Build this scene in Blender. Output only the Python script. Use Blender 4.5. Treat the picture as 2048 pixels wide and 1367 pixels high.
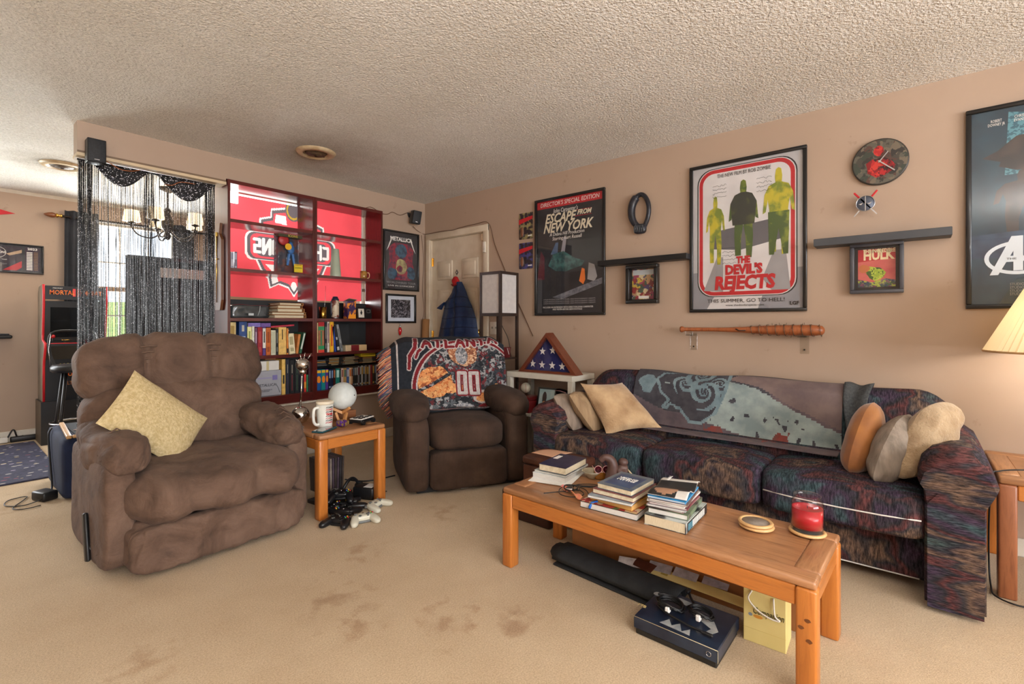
import bpy, bmesh, math, random
from mathutils import Vector, Matrix, noise
R = math.radians
random.seed(7)
for o in list(bpy.data.objects): bpy.data.objects.remove(o)
S = bpy.context.scene
COL = S.collection
# ---------------------------------------------------------------- camera
CAM = (-3.444, -4.097, 1.151); YAW = 50.24; FPX = 968.6; HOR = 645.0
cd = bpy.data.cameras.new('camera'); cam = bpy.data.objects.new('camera', cd); COL.objects.link(cam)
cam.location = CAM; cam.rotation_euler = (R(90), 0, R(-YAW))
cd.sensor_width = 36; cd.lens = FPX/2048*36; cd.shift_y = -(683.5-HOR)/2048; cd.clip_start = .02
S.camera = cam
# ---------------------------------------------------------------- world, daylight, exposure
W = bpy.data.worlds.new('sky'); S.world = W; W.use_nodes = True
bg = W.node_tree.nodes['Background']; bg.inputs[0].default_value = (.80, .90, 1, 1); bg.inputs[1].default_value = 2.6
S.view_settings.view_transform = 'Standard'; S.view_settings.look = 'None'
S.view_settings.gamma = 1; S.view_settings.use_curve_mapping = False
S.view_settings.exposure = 0.5
def area(name, loc, rot, sx, sy, power, col=(1, 1, 1)):
    d = bpy.data.lights.new(name, 'AREA'); d.shape = 'RECTANGLE'; d.size = sx; d.size_y = sy; d.energy = power; d.color = col
    o = bpy.data.objects.new(name, d); COL.objects.link(o); o.location = loc; o.rotation_euler = rot; return o
def point(name, loc, power, r=.05, col=(1, .85, .65)):
    d = bpy.data.lights.new(name, 'POINT'); d.energy = power; d.shadow_soft_size = r; d.color = col
    o = bpy.data.objects.new(name, d); COL.objects.link(o); o.location = loc; return o
# area lights: the dining window, plus unseen windows and an uplight added for brightness
area('unseen_front_window_light', (-3.5, -9.02, 1.45), (R(90), 0, 0), 4.3, 1.6, 195, (.97, .98, 1))  # unseen window light, widened and set far back to even the light
area('added_ceiling_fill', (-3.9, -5.6, 1.42), (R(180), 0, 0), .34, .34, 130, (.97, .98, 1))  # uplight added to brighten the ceiling
area('daylight_dining_window', (-1.85, 2.78, 1.6), (R(90), 0, R(180)), .85, 1.1, 76, (.97, .98, 1))
area('added_dining_window_light', (-4.1, 2.72, 1.45), (R(90), 0, R(180)), 1.3, 1.4, 46, (.98, .99, 1))  # unseen second window, added to light the dining side
# ---------------------------------------------------------------- pixel -> place (real planes of the room)
_fw = (math.sin(R(YAW)), math.cos(R(YAW))); _rt = (math.cos(R(YAW)), -math.sin(R(YAW)))
def _ray(px, py):
    a = (px-1024)/FPX; return (_fw[0]+a*_rt[0], _fw[1]+a*_rt[1], (HOR-py)/FPX)
def _on(px, py, ax, v):
    d = _ray(px, py); t = (v-CAM[ax])/d[ax]; return Vector([CAM[i]+t*d[i] for i in range(3)])
def onX(px, py, x=0.): return _on(px, py, 0, x)
def onY(px, py, y=0.): return _on(px, py, 1, y)
def onZ(px, py, z=0.): return _on(px, py, 2, z)
# ---------------------------------------------------------------- materials
def lin(c):
    if isinstance(c, (int, float)): c = (c, c, c)
    r = []
    for x in c[:3]:
        x = x/255.; r.append(x/12.92 if x <= .04045 else ((x+.055)/1.055)**2.4)
    return (*r, 1)
_M = {}
def _base(name):
    m = bpy.data.materials.new(name); m.use_nodes = True
    nt = m.node_tree; return m, nt, nt.nodes['Principled BSDF']
def _coords(nt, stretch=(1, 1, 1), rot=(0, 0, 0)):
    tc = nt.nodes.new('ShaderNodeTexCoord'); mp = nt.nodes.new('ShaderNodeMapping')
    nt.links.new(tc.outputs['Object'], mp.inputs[0]); mp.inputs['Scale'].default_value = stretch; mp.inputs['Rotation'].default_value = rot
    return mp.outputs[0]
def _noise(nt, co, scale, detail=3, rough=.55, dist=0):
    n = nt.nodes.new('ShaderNodeTexNoise'); n.inputs['Scale'].default_value = scale; n.inputs['Detail'].default_value = detail
    n.inputs['Roughness'].default_value = rough; n.inputs['Distortion'].default_value = dist; nt.links.new(co, n.inputs['Vector']); return n.outputs[0]
def _ramp(nt, fac, stops, interp='LINEAR'):
    r = nt.nodes.new('ShaderNodeValToRGB'); r.color_ramp.interpolation = interp
    e = r.color_ramp.elements
    while len(e) < len(stops): e.new(.5)
    for i, (p, c) in enumerate(stops): e[i].position = p; e[i].color = lin(c)
    nt.links.new(fac, r.inputs[0]); return r.outputs[0]
def _mix(nt, fac, a, b, mode='MIX'):
    m = nt.nodes.new('ShaderNodeMix'); m.data_type = 'RGBA'; m.blend_type = mode
    for s, v in ((0, fac), (6, a), (7, b)):
        if hasattr(v, 'is_linked') or hasattr(v, 'links'): nt.links.new(v, m.inputs[s])
        else: m.inputs[s].default_value = v
    return m.outputs[2]
def _bump(nt, bs, h, strength, dist=.01, prev=None):
    b = nt.nodes.new('ShaderNodeBump'); b.inputs['Strength'].default_value = strength; b.inputs['Distance'].default_value = dist
    nt.links.new(h, b.inputs['Height'])
    if prev: nt.links.new(prev, b.inputs['Normal'])
    nt.links.new(b.outputs[0], bs.inputs['Normal']); return b.outputs[0]
def M(name, c, rough=.6, metal=0, c2=None, scale=6, detail=3, lo=.35, hi=.65, bump=0, bscale=60, bdist=.004, stretch=(1, 1, 1), spec=.5, coat=0, sheen=0, sub=None):
    """general procedural surface: one colour or two blended by noise, optional fine relief"""
    if name in _M: return _M[name]
    m, nt, bs = _base(name)
    bs.inputs['Roughness'].default_value = rough; bs.inputs['Metallic'].default_value = metal
    bs.inputs['Specular IOR Level'].default_value = spec; bs.inputs['Coat Weight'].default_value = coat; bs.inputs['Coat Roughness'].default_value = .08
    bs.inputs['Sheen Weight'].default_value = sheen
    co = _coords(nt, stretch)
    if c2 is None:
        d = [min(255, x*1.06+2) for x in ((c,)*3 if isinstance(c, (int, float)) else c)]
        c2 = d
    nt.links.new(_ramp(nt, _noise(nt, co, scale, detail), [(lo, c), (hi, c2)]), bs.inputs['Base Color'])
    if bump: _bump(nt, bs, _noise(nt, co, bscale, 3), bump, bdist)
    _M[name] = m; return m
def glassy(name, col=(1, 1, 1, 1), rough=.03, ior=1.45, tint=.0):
    """clear pane: Fresnel mix of a see-through and a mirror layer"""
    if name in _M: return _M[name]
    m = bpy.data.materials.new(name); m.use_nodes = True; nt = m.node_tree; nt.nodes.clear()
    o = nt.nodes.new('ShaderNodeOutputMaterial'); t = nt.nodes.new('ShaderNodeBsdfTransparent'); g = nt.nodes.new('ShaderNodeBsdfGlossy')
    f = nt.nodes.new('ShaderNodeLayerWeight'); x = nt.nodes.new('ShaderNodeMixShader'); f.inputs[0].default_value = .5
    pw = nt.nodes.new('ShaderNodeMath'); pw.operation = 'POWER'; pw.inputs[1].default_value = 4; nt.links.new(f.outputs['Facing'], pw.inputs[0]); ma = nt.nodes.new('ShaderNodeMath'); ma.operation = 'MULTIPLY_ADD'; ma.inputs[1].default_value = .7; ma.inputs[2].default_value = .035; nt.links.new(pw.outputs[0], ma.inputs[0])
    t.inputs[0].default_value = col; g.inputs['Roughness'].default_value = rough
    nt.links.new(ma.outputs[0], x.inputs[0]); nt.links.new(t.outputs[0], x.inputs[1]); nt.links.new(g.outputs[0], x.inputs[2]); nt.links.new(x.outputs[0], o.inputs[0])
    _M[name] = m; return m
def emit(name, c, strength):
    if name in _M: return _M[name]
    m, nt, bs = _base(name); bs.inputs['Base Color'].default_value = lin(c); bs.inputs['Emission Color'].default_value = lin(c); bs.inputs['Emission Strength'].default_value = strength
    _M[name] = m; return m
def wood(name, c, c2, rough=.4, axis=0, scale=5, coat=.2, c3=None):
    if name in _M: return _M[name]
    m, nt, bs = _base(name); bs.inputs['Roughness'].default_value = rough; bs.inputs['Coat Weight'].default_value = coat; bs.inputs['Coat Roughness'].default_value = .2
    st = [14, 14, 14]; st[axis] = 1.2
    co = _coords(nt, st); n1 = _noise(nt, co, scale*.6, 6, .65, .6)
    col = _ramp(nt, n1, [(.3, c), (.5, c2), (.72, c3 or c)])
    nt.links.new(col, bs.inputs['Base Color']); _bump(nt, bs, n1, .12, .002)
    _M[name] = m; return m
# ---------------------------------------------------------------- mesh builder
class MB:
    def __init__(s): s.v = []; s.f = []; s.mi = []; s.ms = []; s.cur = 0; s.sm = []
    def use(s, m):
        if m not in s.ms: s.ms.append(m)
        s.cur = s.ms.index(m); return s
    def add(s, vs, fs, smooth=False, T=None):
        o = len(s.v)
        for v in vs: s.v.append(tuple(T @ Vector(v)) if T else tuple(v))
        for f in fs: s.f.append(tuple(i+o for i in f)); s.mi.append(s.cur); s.sm.append(smooth)
        return s
    def box(s, c, d, rot=None):
        x, y, z = d[0]/2, d[1]/2, d[2]/2
        T = Matrix.Translation(c)
        if rot: T = T @ _eul(rot)
        return s.add([(-x, -y, -z), (x, -y, -z), (x, y, -z), (-x, y, -z), (-x, -y, z), (x, -y, z), (x, y, z), (-x, y, z)],
              [(0, 3, 2, 1), (4, 5, 6, 7), (0, 1, 5, 4), (1, 2, 6, 5), (2, 3, 7, 6), (3, 0, 4, 7)], False, T)
    def bb(s, a, b): return s.box([(a[i]+b[i])/2 for i in range(3)], [abs(b[i]-a[i]) for i in range(3)])
    def rbox(s, c, d, r=.01, seg=2, rot=None):
        bm = bmesh.new(); bmesh.ops.create_cube(bm, size=1)
        for v in bm.verts: v.co = Vector((v.co.x*d[0], v.co.y*d[1], v.co.z*d[2]))
        bmesh.ops.bevel(bm, geom=bm.edges[:], offset=min(r, min(d)*.49), segments=seg, profile=.5, affect='EDGES')
        T = Matrix.Translation(c)
        if rot: T = T @ _eul(rot)
        bm.verts.index_update(); s.add([v.co[:] for v in bm.verts], [[v.index for v in f.verts] for f in bm.faces], seg > 1, T); bm.free(); return s
    def cyl(s, p0, p1, r0, r1=None, n=16, caps=True, smooth=True):
        r1 = r0 if r1 is None else r1; p0, p1 = Vector(p0), Vector(p1); q = (p1-p0).to_track_quat('Z', 'Y')
        vs = []
        for p, r in ((p0, r0), (p1, r1)):
            for i in range(n):
                a = 2*math.pi*i/n; vs.append(p+q @ Vector((r*math.cos(a), r*math.sin(a), 0)))
        s.add(vs, [(i, (i+1) % n, n+(i+1) % n, n+i) for i in range(n)], smooth)
        if caps:
            s.add(vs[:n], [tuple(range(n-1, -1, -1))]); s.add(vs[n:], [tuple(range(n))])
        return s
    def tube(s, pts, r, n=6, closed=False):
        P = [Vector(p) for p in pts]; m = len(P); rs = r if isinstance(r, (list, tuple)) else [r]*m; vs = []
        t0 = (P[1]-P[0]).normalized(); up = Vector((0, 0, 1)) if abs(t0.z) < .9 else Vector((1, 0, 0)); nx = t0.cross(up).normalized()
        for i in range(m):
            t = ((P[(i+1) % m] if (closed or i < m-1) else P[i])-(P[i-1] if (closed or i > 0) else P[i]))
            if t.length < 1e-9: t = t0
            t.normalize(); nx = (nx-t*nx.dot(t)); nx = nx.normalized() if nx.length > 1e-6 else t.orthogonal().normalized(); ny = t.cross(nx)
            for k in range(n):
                a = 2*math.pi*k/n; vs.append(P[i]+nx*(rs[i]*math.cos(a))+ny*(rs[i]*math.sin(a)))
        fs = []
        for i in range(m if closed else m-1):
            j = (i+1) % m
            for k in range(n): fs.append((i*n+k, i*n+(k+1) % n, j*n+(k+1) % n, j*n+k))
        if not closed: fs += [tuple(range(n-1, -1, -1)), tuple((m-1)*n+k for k in range(n))]
        return s.add(vs, fs, True)
    def lathe(s, prof, c=(0, 0, 0), n=24, rot=None, smooth=True):
        T = Matrix.Translation(c)
        if rot: T = T @ _eul(rot)
        vs = []; fs = []; m = len(prof)
        for r, z in prof:
            for i in range(n):
                a = 2*math.pi*i/n; vs.append((r*math.cos(a), r*math.sin(a), z))
        for j in range(m-1):
            for i in range(n): fs.append((j*n+i, j*n+(i+1) % n, (j+1)*n+(i+1) % n, (j+1)*n+i))
        if prof[0][0] > 1e-5: fs.append(tuple(range(n-1, -1, -1)))
        if prof[-1][0] > 1e-5: fs.append(tuple((m-1)*n+i for i in range(n)))
        return s.add(vs, fs, smooth, T)
    def sph(s, c, r, n=16, m=10):
        rr = r if isinstance(r, (list, tuple)) else (r, r, r)
        T = Matrix.Translation(c) @ Matrix.Diagonal((*rr, 1))
        return s._sph(T, n, m)
    def _sph(s, T, n, m):
        vs = [(0, 0, -1)]; fs = []
        for j in range(1, m):
            for i in range(n):
                a = 2*math.pi*i/n; b = math.pi*j/m; vs.append((math.sin(b)*math.cos(a), math.sin(b)*math.sin(a), -math.cos(b)))
        vs.append((0, 0, 1)); k = len(vs)-1
        for i in range(n): fs.append((0, 1+(i+1) % n, 1+i)); fs.append((k, k-n+i, k-n+(i+1) % n))
        for j in range(m-2):
            for i in range(n): a = 1+j*n; fs.append((a+i, a+(i+1) % n, a+n+(i+1) % n, a+n+i))
        return s.add(vs, fs, True, T)
    def prism(s, pts, y0, y1, plane='xz'):
        """outline (counter-clockwise in the plane) extruded along the third axis"""
        n = len(pts)
        def mk(p, q): return {'xz': (p[0], q, p[1]), 'xy': (p[0], p[1], q), 'yz': (q, p[0], p[1])}[plane]
        vs = [mk(p, y0) for p in pts]+[mk(p, y1) for p in pts]
        fs = [tuple(range(n)), tuple(range(2*n-1, n-1, -1))]+[(i, n+i, n+(i+1) % n, (i+1) % n) for i in range(n)]
        return s.add(vs, fs)
    def soft(s, c, d, p=4., n=10, amp=0., fr=6., fn=None, rot=None, seed=0, wr=0., wf=(9, 9, 3)):
        """upholstered block: rounded-box surface with gentle lumps; fn(u,v,w,P)->P reshapes"""
        vs = []; idx = {}; fs = []
        def vid(a, b, cc):
            k = (a, b, cc)
            if k not in idx:
                q = Vector((a/n*2-1, b/n*2-1, cc/n*2-1)); L = (abs(q.x)**p+abs(q.y)**p+abs(q.z)**p)**(1/p); q2 = q/L
                P = Vector((q2.x*d[0]/2, q2.y*d[1]/2, q2.z*d[2]/2))
                if amp:
                    nn = noise.noise(P*fr+Vector((seed*3.1, seed*1.7, seed))); P += q2.normalized()*nn*amp
                if wr:                                  # creases: ridged, stretched noise
                    W_ = Vector((P.x*wf[0], P.y*wf[1], P.z*wf[2])); W_ += noise.noise_vector(P*5+Vector((seed, 0, 0)))*.5
                    r1_ = 1-abs(noise.noise(W_+Vector((seed*2.3, 1, 4)))); r2_ = 1-abs(noise.noise(W_*2.3+Vector((seed, 7, 2)))); P -= q2.normalized()*wr*(r1_**5+.5*r2_**5)
                if fn: P = Vector(fn(q2.x, q2.y, q2.z, P))
                idx[k] = len(vs); vs.append(P)
            return idx[k]
        for i in range(n):
            for j in range(n):
                fs.append((vid(i, j, 0), vid(i, j+1, 0), vid(i+1, j+1, 0), vid(i+1, j, 0))); fs.append((vid(i, j, n), vid(i+1, j, n), vid(i+1, j+1, n), vid(i, j+1, n)))
                fs.append((vid(i, 0, j), vid(i+1, 0, j), vid(i+1, 0, j+1), vid(i, 0, j+1))); fs.append((vid(i, n, j), vid(i, n, j+1), vid(i+1, n, j+1), vid(i+1, n, j)))
                fs.append((vid(0, i, j), vid(0, i, j+1), vid(0, i+1, j+1), vid(0, i+1, j))); fs.append((vid(n, i, j), vid(n, i+1, j), vid(n, i+1, j+1), vid(n, i, j+1)))
        T = Matrix.Translation(c)
        if rot: T = T @ _eul(rot)
        return s.add(vs, fs, True, T)
    def grid(s, f, nu, nv, smooth=True, pick=None, thick=0.):
        """sheet P=f(u,v), u,v in 0..1; pick(u,v)->material; thick gives it a back side"""
        V = [[Vector(f(i/nu, j/nv)) for j in range(nv+1)] for i in range(nu+1)]
        o = len(s.v)
        for r_ in V:
            for p in r_: s.v.append(tuple(p))
        for i in range(nu):
            for j in range(nv):
                if pick: s.use(pick((i+.5)/nu, (j+.5)/nv))
                a = o+i*(nv+1)+j; s.f.append((a, a+nv+1, a+nv+2, a+1)); s.mi.append(s.cur); s.sm.append(smooth)
        if thick:
            o2 = len(s.v)
            for i in range(nu+1):
                for j in range(nv+1):
                    a = V[min(i+1, nu)][j]-V[max(i-1, 0)][j]; b = V[i][min(j+1, nv)]-V[i][max(j-1, 0)]; nn = a.cross(b)
                    if nn.length > 0: nn.normalize()
                    s.v.append(tuple(V[i][j]-nn*thick))
            w = nv+1
            for i in range(nu):
                for j in range(nv):
                    a = o2+i*w+j; s.f.append((a, a+1, a+w+1, a+w)); s.mi.append(s.cur); s.sm.append(smooth)
            E = [(i*w, (i+1)*w) for i in range(nu)]+[((i+1)*w+nv, i*w+nv) for i in range(nu)]+[(j+1, j) for j in range(nv)]+[(nu*w+j, nu*w+j+1) for j in range(nv)]
            for a, b in E: s.f.append((o+b, o+a, o2+a, o2+b)); s.mi.append(s.cur); s.sm.append(False)
        return s
    def mesh(s, name):
        me = bpy.data.meshes.new(name); me.from_pydata(s.v, [], s.f)
        for m in s.ms: me.materials.append(m)
        me.polygons.foreach_set('material_index', s.mi); me.polygons.foreach_set('use_smooth', s.sm); me.update(); return me
    def build(s, name, parent=None, loc=(0, 0, 0), rot=(0, 0, 0), label=None, kind=None):
        o = bpy.data.objects.new(name, s.mesh(name)); COL.objects.link(o); o.location = loc; o.rotation_euler = rot
        if parent: o.parent = parent
        if label: o['label'] = label
        if kind: o['kind'] = kind
        return o
def _eul(r): 
    from mathutils import Euler
    return Euler(r, 'XYZ').to_matrix().to_4x4()
def mb(m): return MB().use(m)
def tag(o, label, cat, group=None, kind=None):
    o['label'] = label; o['category'] = cat
    if group: o['group'] = group
    if kind: o['kind'] = kind
    return o
def thing(name, label, cat, loc=(0, 0, 0), rz=0, group=None, rot=None):
    o = bpy.data.objects.new(name, None); COL.objects.link(o); o.empty_display_size = .05
    o.location = loc; o.rotation_euler = rot or (0, 0, R(rz)); return tag(o, label, cat, group)
def struct(name, b, parent=None, **k):
    o = b.build(name, parent, **k)
    if not parent: o['kind'] = 'structure'
    return o
_TXT = {}
def text(body, size, m, parent, loc, name='lettering', ext=.0006, align='CENTER', sx=1., shear=0., bold=0., rot=(R(90), 0, 0), mirror=False, maxw=None, space=1.):
    """flat raised lettering in the local x-z plane facing -y"""
    c = bpy.data.curves.new('t', 'FONT'); c.body = body; c.size = size; c.extrude = ext; c.align_x = align; c.align_y = 'CENTER'
    c.shear = shear; c.offset = bold; c.resolution_u = 2; c.space_character = space; c.space_line = .9
    o = bpy.data.objects.new('t', c); COL.objects.link(o)
    dg = bpy.context.evaluated_depsgraph_get(); dg.update(); me = bpy.data.meshes.new_from_object(o.evaluated_get(dg))
    bpy.data.objects.remove(o); bpy.data.curves.remove(c)
    if maxw:
        xs = [v.co.x for v in me.vertices]; w = max(xs)-min(xs) if xs else 1
        sx = maxw/w
    me.materials.clear(); me.materials.append(m); me.name = name
    o = bpy.data.objects.new(name, me); COL.objects.link(o); o.location = loc; o.rotation_euler = rot; o.scale = (-sx if mirror else sx, 1, 1)
    o.parent = parent; return o
def inpoly(x, y, P):
    r = False; j = len(P)-1
    for i in range(len(P)):
        if (P[i][1] > y) != (P[j][1] > y) and x < (P[j][0]-P[i][0])*(y-P[i][1])/(P[j][1]-P[i][1])+P[i][0]: r = not r
        j = i
    return r
def spline(pts, n=6):
    """Catmull-Rom through the points"""
    P = [Vector(p) for p in pts]; P = [P[0]*2-P[1]]+P+[P[-1]*2-P[-2]]; out = []
    for i in range(1, len(P)-2):
        for k in range(n):
            t = k/n; out.append(.5*((2*P[i])+(P[i+1]-P[i-1])*t+(2*P[i-1]-5*P[i]+4*P[i+1]-P[i+2])*t*t+(3*P[i]-P[i-1]-3*P[i+1]+P[i+2])*t**3))
    out.append(P[-2]); return out
def blob(cx, cz, rx, rz, n=14, j=.15, seed=0):
    rd = random.Random(seed*77+5); return [(cx+rx*math.cos(2*math.pi*i/n)*(1+rd.uniform(-j, j)), cz+rz*math.sin(2*math.pi*i/n)*(1+rd.uniform(-j, j))) for i in range(n)]
def rrect(x0, z0, x1, z1, r, n=6):
    o = []
    for cx, cz, a in ((x1-r, z0+r, -90), (x1-r, z1-r, 0), (x0+r, z1-r, 90), (x0+r, z0+r, 180)):
        for i in range(n+1): t = R(a+90*i/n); o.append((cx+r*math.cos(t), cz+r*math.sin(t)))
    return o
def pillow_fn(w, h, t, pinch=.1, sag=0., seed=0, amp=.006, rnd=.0):
    """square cushion: returns f(u,v) for front or back by sign"""
    def mk(sg):
        def f(u, v):
            x = u*2-1; z = v*2-1
            e = (1-abs(x)**2.6)*(1-abs(z)**2.6); th = t/2*max(0, e)**.55
            kx = 1-pinch*(1-abs(z)**2)*abs(x)**3; kz = 1-pinch*(1-abs(x)**2)*abs(z)**3
            n_ = noise.noise(Vector((x*2.5+seed, z*2.5, seed*.7)))*amp*min(1, e*4)
            return (x*w/2*kx*math.sqrt(1-rnd*z*z), sg*(th+n_*1.0), z*h/2*kz*math.sqrt(1-rnd*x*x)-sag*(1-x*x)*max(0, z))
        return f
    return mk
def pillow(name, label, w, h, t, m, loc, rot, group=None, pinch=.1, sag=0., seed=0, n=22, amp=.006, shape=None, rnd=0.):
    k = pillow_fn(w, h, t, pinch, sag, seed, amp, rnd); b = mb(m); F = k(-1); B = k(1)
    if shape:
        F0, B0 = F, B
        F = lambda u, v: shape(u, v, F0(u, v)); B = lambda u, v: shape(u, v, B0(u, v))
    b.grid(F, n, n); b.grid(lambda u, v: B(1-u, v), n, n)
    o = b.build(name, None, loc, rot); tag(o, label, 'pillow', group); return o
def quad_pillow(label, Q, t, m, rnd=.25, grow=1.06, seed=0, n=24, group=None, amp=.006, pinch=0.):
    """cushion whose face fills the four corner points (top left, top right, bottom right, bottom left)"""
    Q = [Vector(q) for q in Q]; c = sum(Q, Vector())/4; Q = [(q-c)*grow for q in Q]; nn = (Q[1]-Q[0]).cross(Q[3]-Q[0]).normalized(); k = pillow_fn(2, 2, t, pinch, 0, seed, amp, rnd)
    def mk(f):
        def g(u, v):
            x, y, z = f(u, v); a = (x+1)/2; e = (z+1)/2; return Q[0]*(1-a)*e+Q[1]*a*e+Q[2]*a*(1-e)+Q[3]*(1-a)*(1-e)-nn*y
        return g
    b = mb(m); F = mk(k(1)); B = mk(k(-1)); b.grid(lambda u, v: F(1-u, v), n, n); b.grid(B, n, n)
    o = b.build('throw_pillow', None, c); tag(o, label, 'pillow', group); return o
def dseg(u, v, s):
    ax, ay = s[0]; bx, by = s[1]; dx, dy = bx-ax, by-ay; L2 = dx*dx+dy*dy; t = max(0, min(1, ((u-ax)*dx+(v-ay)*dy)/L2)) if L2 else 0
    return math.hypot(u-ax-t*dx, v-ay-t*dy)
GLY = {'A': [((0, 0), (.5, 1)), ((.5, 1), (1, 0)), ((.22, .38), (.78, .38))], 'T': [((0, .95), (1, .95)), ((.5, 0), (.5, 1))], 'L': [((.1, 0), (.1, 1)), ((.1, .05), (1, .05))], 'N': [((.05, 0), (.05, 1)), ((.05, 1), (.95, 0)), ((.95, 0), (.95, 1))], '0': [((.15, .1), (.15, .9)), ((.85, .1), (.85, .9)), ((.15, .05), (.85, .05)), ((.15, .95), (.85, .95))],
       'C': [((.9, .92), (.15, .92)), ((.12, .9), (.12, .1)), ((.15, .08), (.9, .08))], 'H': [((.1, 0), (.1, 1)), ((.9, 0), (.9, 1)), ((.1, .5), (.9, .5))], 'M': [((.05, 0), (.05, 1)), ((.05, 1), (.5, .4)), ((.5, .4), (.95, 1)), ((.95, 1), (.95, 0))], 'P': [((.1, 0), (.1, 1)), ((.1, .95), (.8, .95)), ((.88, .9), (.88, .55)), ((.1, .48), (.8, .48))], 'I': [((.5, 0), (.5, 1))], 'O': [((.12, .12), (.12, .88)), ((.88, .12), (.88, .88)), ((.15, .06), (.85, .06)), ((.15, .94), (.85, .94))], 'S': [((.9, .93), (.15, .93)), ((.12, .9), (.12, .56)), ((.12, .5), (.88, .5)), ((.88, .45), (.88, .1)), ((.88, .07), (.1, .07))]}
def lett(ch, x, y, w, h, t=.016):
    """stroke segments of a block capital, y measured downwards from its top"""
    return [((x+a[0]*w, y+(1-a[1])*h), (x+c[0]*w, y+(1-c[1])*h), t) for a, c in GLY[ch]]
# ================================================================ THE ROOM
H = 2.44; FAR = 2.65
def m_wall():
    m, nt, bs = _base('tan_wall_paint'); co = _coords(nt); bs.inputs['Roughness'].default_value = .55; bs.inputs['Specular IOR Level'].default_value = .35
    c = _ramp(nt, _noise(nt, co, 1.3, 4), [(.3, (176, 152, 132)), (.7, (183, 159, 139))])
    d = _ramp(nt, _noise(nt, co, 7, 5, .7), [(.24, (168, 134, 112)), (.36, (255, 255, 255))])
    nt.links.new(_mix(nt, .35, c, d, 'MULTIPLY'), bs.inputs['Base Color']); _bump(nt, bs, _noise(nt, co, 90, 3), .12, .002); return m
def m_ceiling():
    m, nt, bs = _base('popcorn_ceiling'); co = _coords(nt); bs.inputs['Roughness'].default_value = .95; bs.inputs['Specular IOR Level'].default_value = .1
    n1 = _noise(nt, co, 95, 2, .5); c = _ramp(nt, n1, [(.3, (222, 219, 214)), (.6, (248, 246, 242))])
    big = _ramp(nt, _noise(nt, co, 1.1, 4, .6), [(.3, (226, 220, 210)), (.65, (255, 255, 255))])
    c = _mix(nt, .5, c, big, 'MULTIPLY')
    for px, py, rad in ((-1.577, -.616, .85), (-2.75, 1.266, .6)):      # soot around the two round vents
        v = nt.nodes.new('ShaderNodeVectorMath'); v.operation = 'DISTANCE'; nt.links.new(co, v.inputs[0]); v.inputs[1].default_value = (px, py, H)
        ad = nt.nodes.new('ShaderNodeMath'); ad.operation = 'MULTIPLY_ADD'; nt.links.new(_noise(nt, co, 9, 4, .7), ad.inputs[0]); ad.inputs[1].default_value = .35; nt.links.new(v.outputs['Value'], ad.inputs[2])
        k = _ramp(nt, ad.outputs[0], [(.24, (150, 136, 116)), (rad, (255, 255, 255))])
        c = _mix(nt, .62, c, k, 'MULTIPLY')
    nt.links.new(c, bs.inputs['Base Color']); p = _bump(nt, bs, _noise(nt, co, 92, 2, .5), 1., .0125); _bump(nt, bs, n1, .5, .005, p); return m
def m_carpet():
    m, nt, bs = _base('beige_carpet'); co = _coords(nt); bs.inputs['Roughness'].default_value = .97; bs.inputs['Specular IOR Level'].default_value = .08; bs.inputs['Sheen Weight'].default_value = .15
    c = _ramp(nt, _noise(nt, co, 1.6, 5, .6), [(.3, (198, 174, 143)), (.55, (212, 190, 160)), (.75, (220, 199, 170))])
    c = _mix(nt, .55, c, _ramp(nt, _noise(nt, co, 170, 3, .7), [(.3, (170, 148, 120)), (.65, (255, 250, 240))]), 'MULTIPLY')
    st = nt.nodes.new('ShaderNodeTexNoise'); st.inputs['Scale'].default_value = 11; st.inputs['Detail'].default_value = 5; nt.links.new(co, st.inputs['Vector'])
    for x, y, r_, col in ((-2.35, -2.25, .34, (176, 138, 98)), (-2.18, -2.72, .30, (184, 142, 100)), (-2.0, -2.9, .22, (176, 132, 92)), (-2.42, -2.5, .2, (186, 148, 108)), (-2.05, -1.95, .3, (196, 158, 116)), (-3.0, -2.1, .3, (188, 152, 112)), (-1.45, -1.9, .3, (190, 156, 118)), (-3.1, .3, .5, (194, 164, 126)), (-2.6, -3.0, .16, (176, 140, 104))):
        v = nt.nodes.new('ShaderNodeVectorMath'); v.operation = 'DISTANCE'; nt.links.new(co, v.inputs[0]); v.inputs[1].default_value = (x, y, 0)
        a = nt.nodes.new('ShaderNodeMath'); a.operation = 'MULTIPLY_ADD'; nt.links.new(st.outputs[0], a.inputs[0]); a.inputs[1].default_value = r_*2.4; 
        b2 = nt.nodes.new('ShaderNodeMath'); b2.operation = 'ADD'; nt.links.new(v.outputs['Value'], a.inputs[2])
        k = _ramp(nt, a.outputs[0], [(r_*1.05, col), (r_*1.55, (255, 255, 255))]); c = _mix(nt, .42, c, k, 'MULTIPLY')
    nt.links.new(c, bs.inputs['Base Color']); p = _bump(nt, bs, _noise(nt, co, 300, 2), .55, .006); _bump(nt, bs, _noise(nt, co, 24, 3), .25, .012, p); return m
WALL = m_wall(); CEIL = m_ceiling(); CARPET = m_carpet()
WHITE = M('cream_trim_paint', (226, 218, 204), .45, c2=(212, 202, 186), scale=9, bump=.05)
DOORP = M('aged_cream_door_paint', (222, 208, 186), .45, c2=(204, 186, 160), scale=7, detail=5, lo=.3, hi=.75, bump=.06)
BRASS = M('polished_brass', (212, 168, 84), .22, 1); BLACK = M('black_plastic', (20, 20, 22), .42); BLKF = M('black_frame_lacquer', (15, 14, 15), .3, coat=.3)
STEEL = M('brushed_steel', (190, 190, 192), .25, 1); GLASS = glassy('picture_glass', rough=.02)
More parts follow.
